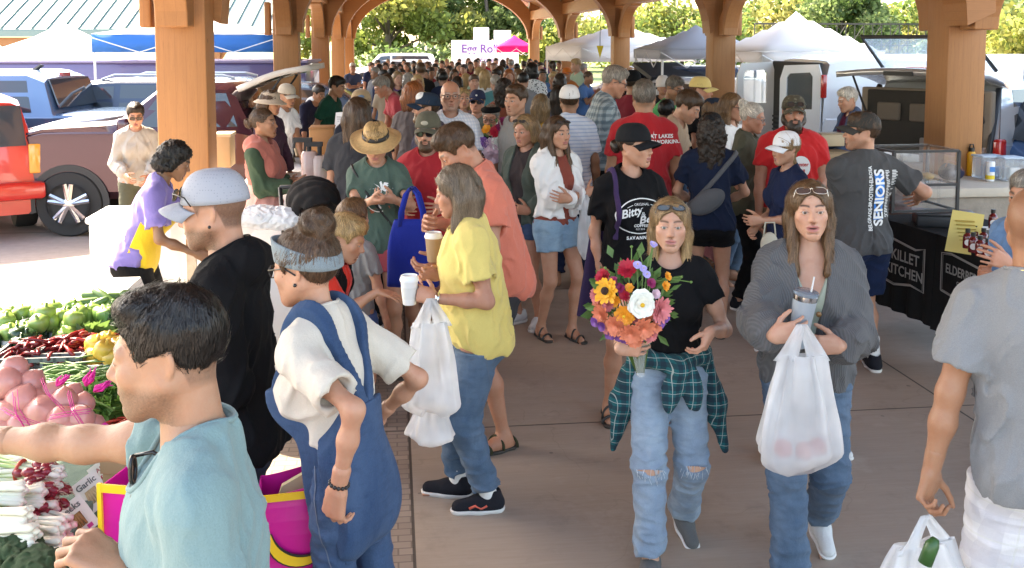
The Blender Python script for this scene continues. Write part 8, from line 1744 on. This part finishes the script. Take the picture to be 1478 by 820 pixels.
root = thing('paper_sheet', 'white notice sheet held up on the stall by the dark green polo', 'paper', at(495, 200, 11.6), R(-8)); mb = MB(); mb.add([(-.12, 0, 0), (.10, -.02, .02), (.12, .03, .32), (-.10, .06, .30)], [(0, 1, 2, 3)]); mb.build('sheet', PAP, root, solid=.003); mb = MB(); [mb.box((-.03 + .004 * i, .03 + .001 * i, .25 - .025 * i), (.10, .004, .006)) for i in range(5)]; mb.build('print_lines', plain('ink_grey', (.2, .2, .22), .7), root)
for i, (px, py, s_, lab) in enumerate([(378, 322, .16, 'crumpled white wrapping paper on the table before the coral hooded vendor'), (408, 324, .14, 'second heap of crumpled white paper nearer the dark backpack'), (310, 400, .10, 'clear tub of brown dried goods behind the black hooded man'), (305, 415, .10, 'lower tub of brown dried goods behind the black hooded man')]):
 c = at(px, py, 6.6 if i < 2 else 5.6); root = thing('paper_heap' if i < 2 else 'tub', lab, 'paper' if i < 2 else 'tub', tuple(c))
 if i < 2:
  v = Vol((-.2,) * 3, (.2,) * 3, .008); v.ell((0, 0, .04), (s_, s_ * .7, .07)); I = np.argwhere(np.abs(v.D) < .06); pp = v.lo + I * v.h; v.D[tuple(I.T)] -= (.03 * (1 - np.abs(vnoise(pp, 3 + i, 45))) - .012).astype(np.float32); vs, fs = v.mesh(0); mesh_obj('paper', vs, fs, PAP, root, False)
 else: MB().lathe([(.05, 0), (.056, .05), (.056, .06)], n=20).build('tub', plain('brown_goods', (.32, .17, .06), .7, scale=60, var=.5), root, True, auto=40); MB().lathe([(.058, .06), (.058, .07), (.001, .07)], n=20).build('lid', plain('clear_top', (.6, .55, .45), .2, trans=.4), root, True, auto=40)
root = thing('stroller', 'black stroller hood and frame in front of the drinks table', 'stroller', at_z(455, 395, .0) * (1, 1, 0), R(20)); CLB = CL('stroller_black', (.022, .02, .02)); c0 = at(452, 280, 6.7); root.location = (c0[0], c0[1], 0); hz = c0[2]
v = Vol((-.3, -.35, hz - .35), (.3, .35, hz + .2), .009); v.ell((0, 0, hz - .04), (.17, .24, .15)); v.ell((.02, -.16, hz - .12), (.14, .15, .11), op='s', k=.02); I = np.argwhere(np.abs(v.D) < .04); pp = v.lo + I * v.h; v.D[tuple(I.T)] -= (.012 * np.abs(np.sin(pp[:, 1] * 34 + pp[:, 2] * 16)) + .006 * vnoise(pp, 4, 40)).astype(np.float32); vs, fs = v.mesh(1); mesh_obj('hood', vs, fs, CLB, root)
MB().box((0, .0, hz - .35), (.34, .4, .12), bev=.05).build('seat', CLB, root, True);
for x in (-.19, .19):
 MB().tube([(x, .25, hz + .02), (x, .1, hz - .3), (x, -.25, .12)], .014, 8).build('frame', BLK, root, True); MB().tube([(x, -.05, hz - .35), (x, .25, .12)], .014, 8).build('frame', BLK, root, True)
 for y in (-.25, .25): w_ = MB().lathe([(.06, -.02), (.11, -.02), (.11, .02), (.06, .02)], (x, y, .11), 20, rotM(y=R(90))).build('wheel', TYRE, root, True)
MB().tube([(-.19, .25, hz + .02), (.19, .25, hz + .02)], .016, 8).build('handle', BLK, root, True)
BC = CL('black_tablecloth', (.018, .018, .018))
def rtable(label, px0, py0, px1, py1, z, depth, drop, grp):
 a, b = at_z(px0, py0, z), at_z(px1, py1, z); d = b - a; ln = np.linalg.norm(d); ang = math.atan2(d[1], d[0]); root = thing('market_table', label, 'table', (a[0], a[1], 0), ang, grp)
 MB().box((ln / 2, depth / 2, z - .02), (ln, depth, .04), bev=.01).build('tabletop', BC, root, True); rows = []
 per = [(x, 0) for x in np.linspace(0, ln, 24)] + [(ln, y) for y in np.linspace(.08, depth, 8)]; per = [(0, y) for y in np.linspace(depth, .08, 8)] + per
 for j in range(8):
  s_ = j / 7; rows.append([(x + (.0 if 0 < x < ln else (-.012 if x == 0 else .012)) , y - (.012 + .018 * s_ * (1 + math.sin(i * 1.1))) * (1 if y == 0 else 0), z + .004 - drop * s_) for i, (x, y) in enumerate(per)])
 mb = MB(); mb.sheet(rows); mb.add([(-.012, -.012, z + .004), (ln + .012, -.012, z + .004), (ln + .012, depth, z + .004), (-.012, depth, z + .004)], [(0, 1, 2, 3)]); mb.build('tablecloth', BC, root, True, auto=50)
 return root, ln, z
WI = plain('chalk_white', (.30, .30, .29), .8)
def banner(root, cx, cz, w, h, lines, y=-.045):
 out = [(cx - w / 2, cz - h / 2), (cx - w / 2, cz + h / 2), (cx - w * .3, cz + h * .56), (cx + w * .3, cz + h * .44), (cx + w / 2, cz + h * .52), (cx + w / 2, cz - h / 2), (cx + w * .2, cz - h * .44), (cx - w * .2, cz - h * .56), (cx - w / 2, cz - h / 2)]
 v2, f2 = shapes2d([('line', out, .012), ('line', [(x * .94 + cx * .06, z * .94 + cz * .06) for x, z in out], .005)] + lines); mesh_obj('lettering', [(x, y, z) for x, z in v2], f2, WI, root, False)
r1, l1, z1 = rtable('black clothed table with chalk style lettering behind the man in navy shorts', 1262, 312, 1352, 338, .87, .75, .68, 'black clothed tables of the sauce stall')
banner(r1, l1 * .58, .58, .52, .32, [('SKILLET', .115, l1 * .58, .635, dict(bold=.002)), ('KITCHEN', .110, l1 * .60, .52, dict(bold=.002))])
r2, l2, z2 = rtable('black clothed table with an elderberry sign beneath the yellow price sheet', 1356, 339, 1510, 391, .87, .8, .70, 'black clothed tables of the sauce stall')
banner(r2, .40, .63, .58, .27, [('ELDERBERRY', .092, .40, .665, dict(bold=.002, sx=.9)), ('SYRUP', .07, .40, .575)])
c = at(1313, 300, 7.6); root = thing('display_case', 'glass display case with a dark frame right of the grey tee man', 'display case', tuple(c), R(8)); w_, d_, h_ = .52, .42, .46; mb = MB()
for x in (-w_ / 2, w_ / 2):
 for y in (-d_ / 2, d_ / 2): mb.box((x, y, h_ / 2), (.022, .022, h_))
for z in (.011, h_ * .45, h_):
 for y in (-d_ / 2, d_ / 2): mb.box((0, y, z), (w_, .022, .018))
 for x in (-w_ / 2, w_ / 2): mb.box((x, 0, z), (.018, d_, .016))
mb.build('frame', BLK, root); PANE = plain('case_glass', (.8, .86, .88), .03, 0, .0, trans=.9, alpha=.22); MB().box((0, -d_ / 2 - .004, h_ / 2), (w_, .004, h_)).build('pane', PANE, root); MB().box((0, 0, h_ + .012), (w_, d_, .005)).build('pane', PANE, root); MB().box((0, 0, h_ * .46), (w_ * .95, d_ * .95, .008)).build('shelf', PANE, root)
for i in range(3): tag(MB().sphere(c + np.array([-.12 + .12 * i, 0, h_ * .46 + .035]), (.055, .07, .03), 8).build('pastry', plain('pastry_gold', (.42, .26, .07), .6, scale=30, var=.4), None, True), ['flat golden pastry at the left of the display case', 'flat golden pastry in the middle of the display case', 'flat golden pastry at the right of the display case'][i], 'pastry', 'pastries in the display case')
root = thing('cash_box', 'black cash box on the black table behind the yellow sheet', 'cash box', at_z(1362, 325, .875), R(-14)); MB().box((0, 0, .045), (.42, .28, .09), bev=.012).build('box', BLK, root, True); MB().box((0, 0, .097), (.43, .29, .014), bev=.004).build('lid', plain('black_lid', (.03, .03, .032), .35), root, True)
root = thing('price_sheet', 'yellow price sheet leaning at the corner of the black table', 'sheet', at_z(1384, 352, .875) - np.array([0, .03, .04]), R(-24)); YS = plain('yellow_paper', (.66, .52, .16), .7, var=.04); mb = MB(); mb.add([(-.10, 0, -.01), (.11, 0, -.03), (.14, .05, .25), (-.06, .05, .27)], [(0, 1, 2, 3)]); mb.build('sheet', YS, root, solid=.003); mb = MB(); [mb.box((.02 + .006 * i, .028 - .0 * i, .20 - .026 * i), (.12, .03, .006)) for i in range(6)]; mb.build('print_lines', plain('ochre_ink', (.40, .27, .05), .7), root)
BOT = plain('dark_sauce', (.13, .008, .010), .08, 0, .05, spec=.8); CAPB = plain('black_cap', (.012, .012, .012), .4); LBL = plain('bottle_label', (.66, .60, .58), .6)
bp = None
for i, (px, py, dd) in enumerate([(1396, 358, 6.0), (1404, 364, 5.8), (1414, 369, 5.6), (1425, 373, 5.5), (1437, 377, 5.4), (1408, 353, 6.0), (1419, 357, 5.9), (1431, 361, 5.8)]):
 c = at_z(px, py, .875)
 if bp is None:
  root = thing('sauce_bottle', 'dark red sauce bottle with a round pale label in the row on the table', 'bottle', tuple(c), R(-20), 'sauce bottles on the black table'); MB().lathe([(.001, 0), (.028, 0), (.030, .005), (.030, .075), (.024, .092), (.013, .10), (.013, .112), (.001, .112)], n=20).build('glass', BOT, root, True, auto=45); MB().lathe([(.016, .106), (.016, .132), (.001, .132)], n=16).build('cap', CAPB, root, True, auto=40); MB().lathe([(.001, -.002), (.021, -.002), (.021, .0), (.001, .001)], (0, -.030, .042), 20, rotM(x=R(90))).build('label', LBL, root); bp = root
 else:
  root = bp.copy(); COL.objects.link(root); root.location = tuple(c)
  for ch in bp.children: o = ch.copy(); COL.objects.link(o); o.parent = root
root = bp.copy(); COL.objects.link(root); root.location = tuple(np.array(at_z(1432, 348, .875)) + [0, 0, .092]); root['label'] = 'single dark red sauce bottle standing above the others on a clear riser'
for ch in bp.children: o = ch.copy(); COL.objects.link(o); o.parent = root
c = at_z(1432, 348, .875); root = thing('riser', 'low clear riser holding the single sauce bottle', 'riser', tuple(c), R(-20)); MB().box((0, 0, .035), (.20, .10, .10), bev=.006).build('riser', plain('grey_riser', (.3, .3, .3), .2, trans=.5), root, True); MB().box((0, 0, .088), (.21, .11, .006)).build('riser_top', plain('white_riser', (.7, .7, .7), .3), root)
c = at(1400, 276, 10.2); root = thing('water_bottle', 'orange yellow water bottle with a black loop lid on the stone ledge', 'bottle', (c[0], c[1], .885)); MB().lathe([(.038, 0), (.042, .006), (.042, .22), (.032, .25), (.001, .25)], n=20).build('flask', plain('flask_orange', (.72, .34, .012), .35), root, True, auto=40); MB().lathe([(.030, .25), (.030, .29), (.001, .29)], n=18).build('lid', CAPB, root, True, auto=40); MB().tube([(-.022, 0, .29), (-.015, 0, .325), (.015, 0, .325), (.022, 0, .29)], .007, 6).build('loop', CAPB, root, True)
CLRP = plain('clear_plastic', (.75, .80, .84), .12, 0, .05, trans=.6, alpha=.5)
for i, (px, w_, lab, inner) in enumerate([(1425, .24, 'clear plastic tub beside the orange bottle with blue and white goods inside', (.08, .25, .55)), (1455, .22, 'clear plastic tub nearest the right edge on the stone ledge', (.62, .62, .6))]):
 c = at(px, 276, 10.0 - .12 * i); root = thing('plastic_tub', lab, 'tub', (c[0], c[1], .885), R(6)); MB().box((0, 0, .11), (w_, .2, .22), bev=.015).build('tub', CLRP, root, True); MB().box((0, 0, .228), (w_ * 1.06, .215, .018), bev=.005).build('lid', plain('tub_lid', (.55, .66, .75), .3, alpha=.7), root, True)
 MB().box((.02, -.03, .07), (w_ * .5, .08, .12), bev=.01).build('contents', plain('goods', inner, .5), root, True)
c = at(1428, 276, 9.8); root = thing('wipes_canister', 'white canister with a blue and yellow label on the stone ledge', 'canister', (c[0], c[1], .885)); MB().lathe([(.04, 0), (.042, .005), (.042, .18), (.036, .195), (.001, .195)], n=20).build('canister', plain('white_canister', (.74, .74, .74), .4), root, True, auto=40); MB().lathe([(.0425, .02), (.0432, .02), (.0432, .06), (.0425, .06)], n=20).build('yellow_label', plain('label_yellow', (.7, .5, .02), .5), root); MB().box((0, -.0435, .12), (.05, .004, .05)).build('blue_label', plain('label_blue', (.02, .18, .5), .5), root)
c = at(1372, 280, 9.9); root = thing('handbag', 'dark navy handbag with tan straps on the stone ledge', 'handbag', (c[0], c[1], .885)); v = Vol((-.2, -.15, -.02), (.2, .15, .22), .008); v.ell((0, 0, .07), (.13, .08, .08)); v.ell((-.05, 0, .1), (.06, .06, .07), k=.03); vs, fs = v.mesh(1); mesh_obj('bag_body', vs, fs, CL('navy_bag', (.03, .03, .055)), root); MB().tube([(-.09, -.03, .1), (-.06, -.06, .2), (.04, -.07, .17), (.1, -.04, .08)], .007, 6).build('strap', plain('tan_strap', (.34, .14, .08), .6), root, True)
root = thing('tote_bag', 'small pale cream bag at the hip of the white cap girl', 'bag', at(1110, 372, 6.6)); v = Vol((-.12, -.08, -.02), (.12, .08, .22), .008); v.ell((0, 0, .09), (.06, .04, .085)); vs, fs = v.mesh(1); mesh_obj('bag_body', vs, fs, CL('cream_bag', (.52, .48, .38)), root); MB().tube([(-.04, 0, .15), (-.03, 0, .24), (.03, 0, .24), (.04, 0, .15)], .006, 6).build('handle', CL('cream_bag', (.52, .48, .38)), root, True)
c = at(1200, 240, 9.6); root = table('low table of boxes and flowers in front of the white haired woman', 3.05, 4.6, 9.0, 9.7, .86, CL('pink_cloth', (.35, .12, .14)), .7);
box_thing('carton', 'open tan carton on the low table by the blue jacket', 'carton', 1196, 210, 10.4, (.26, .2, .12), (.42, .32, .2), 8); box_thing('carton', 'flat brown tray on the low table below the tan carton', 'tray', 1190, 228, 10.2, (.45, .25, .06), (.28, .18, .09), 8)
bouquet('bunch of pink and orange flowers standing left of the grey tee man', at(1202, 290, 8.6), at(1200, 262, 8.6), [((x - 1200) * k2, -.04, -(y - 262) * k2, r * k2, kd) for x, y, r, kd in ((1192, 256, 9, 'pink'), (1204, 250, 9, 'coral'), (1208, 266, 9, 'orange'), (1196, 270, 9, 'red'), (1210, 256, 7, 'pale'))], 16 * k2, False, 24, 9)
root = thing('pennant', 'small yellow triangular pennant hanging near the fourth right column', 'pennant', at(866, 75, 26)); mb = MB(); mb.prism([(-.09, .16), (.09, .16), (0, -.17)], .01); mb.build('flag', plain('pennant_yellow', (.72, .55, .02), .6), root); MB().tube([(0, 0, .16), (0, 0, 2.3)], .01, 5).build('cord', BLK, root)
root = thing('balloon', 'small white balloon held above the crowd left of the blonde hair', 'balloon', at(641, 110, 19)); mb = MB(); mb.sphere((0, 0, 0), (.055, .055, .062), 10); mb.build('balloon_skin', plain('balloon_white', (.75, .75, .75), .3), root, True); MB().tube([(0, 0, -.06), (.01, 0, -.3), (0, 0, -.5)], .004, 5).build('string', plain('string', (.6, .6, .6), .7), root)
CC = dict(black=(.02, .02, .02), navy=(.025, .035, .075), white=(.70, .69, .67), grey=(.22, .22, .23), red=(.40, .03, .035), blue=(.09, .20, .42), teal=(.06, .20, .21), green=(.08, .16, .07), mint=(.42, .55, .40), tan=(.42, .33, .23), pink=(.55, .25, .28), maroon=(.18, .02, .035), yellow=(.60, .44, .10), purple=(.14, .07, .2), orange=(.55, .18, .04), sky=(.28, .42, .58), beige=(.50, .42, .33))
HD = dict(black='black', dark='dark brown', brown='brown', blonde='blonde', dirty='fair', grey='grey', white='white', red='red', light='light brown')
crowd = [
(607, 91, 17.5, 205, 'm', 'short', 'brown', 'black', 'tall, above the coppery bob'), (566, 98, 20, 150, 'm', 'crop', 'black', 'sky', ''), (553, 101, 19, 40, 'm', 'short', 'black', 'navy', ''), (574, 103, 17, 30, 'f', 'bob', 'dirty', 'purple', 'in a speckled blouse'), (589, 105, 16.2, 190, 'f', 'bob', 'grey', 'black', ''),
(541, 97, 21, -40, 'm', 'short', 'grey', 'grey', ''), (637, 99, 20, 20, 'f', 'bob', 'dark', 'grey', ''), (628, 92, 24, 10, 'm', 'short', 'dark', 'white', ''), (648, 95, 23, -20, 'f', 'long', 'dark', 'maroon', ''), (656, 100, 20.5, 25, 'f', 'bob', 'brown', 'pink', ''),
(673, 106, 18, 180, 'f', 'bob', 'blonde', 'beige', 'with very pale hair'), (692, 97, 17.5, 175, 'f', 'long', 'blonde', 'mint', 'with very long golden hair'), (700, 101, 17, 178, 'f', 'long', 'blonde', 'white', ''), (722, 95, 19.5, 170, 'f', 'long', 'brown', 'white', ''), (713, 90, 24, 10, 'm', 'buzz', 'brown', 'tan', ''),
(748, 99, 18, -150, 'f', 'bob', 'light', 'beige', ''), (768, 91, 16.5, 175, 'm', 'curly', 'black', 'white', 'in a black printed shirt'), (755, 105, 15.2, 180, 'm', 'short', 'black', 'grey', ''), (783, 100, 19, 10, 'm', 'short', 'dark', 'blue', ''), (799, 104, 17, 0, 'm', 'short', 'blonde', 'blue', 'small and fair'),
(738, 86, 28, 160, 'm', 'short', 'grey', 'sky', ''), (809, 106, 15.5, 170, 'f', 'bob', 'dark', 'navy', ''), (797, 88, 22, 200, 'f', 'tail', 'dark', 'teal', ''), (831, 85, 21, -60, 'm', 'short', 'blonde', 'mint', 'pale shirted vendor'), (818, 97, 20, -20, 'm', 'crop', 'red', 'orange', 'in a bright cap'), (850, 103, 19, 60, 'm', 'crop', 'brown', 'blue', 'bending'),
(843, 92, 24, 120, 'm', 'short', 'grey', 'teal', ''), (780, 90, 27, 30, 'm', 'short', 'black', 'maroon', ''),
(545, 87, 29, 30, 'm', 'short', 'dark', 'blue', ''), (556, 90, 26, 10, 'f', 'long', 'dark', 'pink', ''), (567, 89, 28, -10, 'm', 'crop', 'dark', 'green', ''), (577, 92, 25, 15, 'f', 'bob', 'dark', 'red', ''), (587, 90, 27, -20, 'f', 'long', 'brown', 'yellow', ''), (597, 88, 30, 20, 'm', 'short', 'black', 'grey', ''), (617, 89, 28, 0, 'f', 'bob', 'brown', 'tan', ''), (622, 97, 21, 35, 'm', 'short', 'dark', 'red', ''),
(638, 88, 29, -15, 'm', 'short', 'brown', 'navy', ''), (652, 88, 30, 15, 'm', 'buzz', 'dark', 'black', ''), (662, 90, 27, 25, 'f', 'long', 'black', 'red', ''), (670, 93, 24.5, -30, 'm', 'short', 'dark', 'orange', ''), (679, 89, 28, 10, 'f', 'bob', 'brown', 'maroon', ''), (687, 86, 32, 0, 'm', 'short', 'dark', 'tan', ''), (698, 88, 29.5, -10, 'm', 'crop', 'white', 'grey', ''), (706, 85, 33, 20, 'm', 'short', 'black', 'red', ''), (716, 84, 34, 10, 'm', 'short', 'dark', 'beige', ''), (726, 86, 31, 180, 'f', 'bob', 'dark', 'teal', ''), (746, 92, 25, 190, 'm', 'short', 'black', 'white', ''),
(756, 88, 30, 200, 'm', 'short', 'dark', 'black', ''), (765, 85, 33, 20, 'f', 'bob', 'brown', 'blue', ''), (690, 84, 35, 0, 'm', 'short', 'black', 'white', ''), (733, 83, 37, 10, 'm', 'buzz', 'brown', 'navy', ''), (606, 86, 33, 15, 'f', 'long', 'blonde', 'red', ''), (583, 86, 34, -5, 'm', 'short', 'black', 'tan', ''), (560, 85, 36, 12, 'm', 'short', 'grey', 'white', ''), (630, 86, 34, 5, 'm', 'short', 'brown', 'green', ''), (645, 85, 36, 0, 'f', 'bob', 'blonde', 'navy', ''), (548, 93, 24, 170, 'm', 'short', 'dark', 'black', ''), (663, 85, 37, 5, 'm', 'short', 'dark', 'sky', ''), (676, 84, 38, 15, 'f', 'bob', 'brown', 'white', ''), (536, 90, 27, 40, 'm', 'short', 'brown', 'navy', ''), (773, 87, 31, -10, 'm', 'short', 'dark', 'green', ''), (789, 85, 33, 0, 'f', 'bob', 'black', 'purple', ''), (807, 88, 30, 10, 'm', 'short', 'brown', 'beige', ''), (570, 95, 23, 20, 'm', 'short', 'brown', 'teal', ''), (600, 96, 22, 170, 'm', 'short', 'black', 'blue', ''), (613, 100, 20, 30, 'f', 'long', 'dark', 'grey', ''),
(580, 99, 19.8, 10, 'm', 'crop', 'dark', 'beige', ''), (716, 100, 18.2, -25, 'm', 'short', 'dark', 'red', ''), (735, 100, 17.6, 15, 'f', 'long', 'red', 'green', ''), (762, 98, 20, 160, 'f', 'bob', 'grey', 'purple', ''), (640, 104, 17.5, 165, 'm', 'short', 'black', 'navy', ''), (660, 110, 16, 178, 'f', 'long', 'dark', 'black', ''), (684, 108, 15.8, 15, 'm', 'short', 'brown', 'orange', ''), (715, 108, 15.4, 182, 'm', 'crop', 'grey', 'teal', ''), (603, 108, 15.6, 20, 'f', 'bob', 'blonde', 'yellow', ''), (558, 107, 16, -160, 'f', 'long', 'brown', 'tan', ''),
]
rc = np.random.RandomState(21); used = set(); seenl = set(); _mats = {}
def where(px):
 for x, t in ((548, 'at the left foot of the far arch'), (575, 'under the parked white roof'), (605, 'below the left arch trees'), (635, 'below the middle arch trees'), (665, 'just left of the egg roll stand'), (695, 'under the first egg roll letters'), (722, 'under the egg roll stand'), (758, 'under the pink canopy'), (790, 'below the fifth right column'), (820, 'below the fourth right column')):
  if px < x: return t
 return 'in front of the white side tents'
for (px, top, d, rot, sex, hs_, hc_, sh, note) in crowd:
 kid = 'small and fair' in note
 lod = 3 if d > 15.9 else 2
 who = 'woman' if sex == 'f' else 'man'
 style = {'short': 'short', 'crop': 'cropped', 'buzz': 'shaven', 'bob': 'bobbed', 'long': 'long', 'tail': 'tied back', 'curly': 'curly'}[hs_]
 lab = f"{who} with {style} {HD[hc_]} hair in {sh}{' ' + note if note else ''}, {'back to us' if 110 < abs(rot) < 250 else 'facing us'}, {where(px)}"
 lab = ' '.join(lab.split()[:16]) if len(lab.split()) > 16 else lab
 p = Person(lab, px, top, d, rot + rc.uniform(-8, 8), sex, rc.choice(['fair', 'tan', 'ruddy', 'fair', 'pale', 'brown' if hc_ == 'black' else 'tan']), lod, group='people of the far crowd', girth=rc.uniform(.95, 1.15), hp=rc.uniform(-2, 12), lean=rc.uniform(0, 5) + (15 if 'bending' in note else 0), face=d < 14, **([{}, {}, HOLD(1.1 + rc.rand() * .3, .08), FOLD(), dict(R=dict(w=(-.1, -.30, 1.35), pole=(-.6, .5, -.7), curl=.6)), dict(L=dict(w=(.3, -.2, 1.2), pole=(.6, .6, -.5)))][rc.randint(6)]), seed=int(px * 10 + top), hat=.01 if 'cap' in note else 0)
 p.hair(hs_, hc_, length={'long': .24, 'bob': .09, 'tail': .2, 'curly': .05}.get(hs_, .1), vol=rc.uniform(.9, 1.15) * (1.2 if hs_ == 'curly' else 1)); p.body()
 pat = dict(pat='print', c2=CC['black']) if 'printed' in note else (dict(pat='print', c2=CC['white']) if 'speckled' in note else {})
 key = (sh, bool(pat)); mt = _mats.get(key) or _mats.setdefault(key, CL(sh + '_shirt', CC[sh], **pat))
 p.top(mt, 'shirt', .62 if rc.rand() < .8 else 1.85, loose=.016); p.bottom([JEAN, DJEAN, KHAKI, BLACK][rc.randint(4)], 'trousers', 1.9)
 if 'cap' in note: p.cap(CL('orange_cap', (.6, .16, .02)))
print('SCRIPT', round(time.time() - T0, 1), 'objs', len(bpy.data.objects), 'verts', sum(len(m.vertices) for m in bpy.data.meshes))
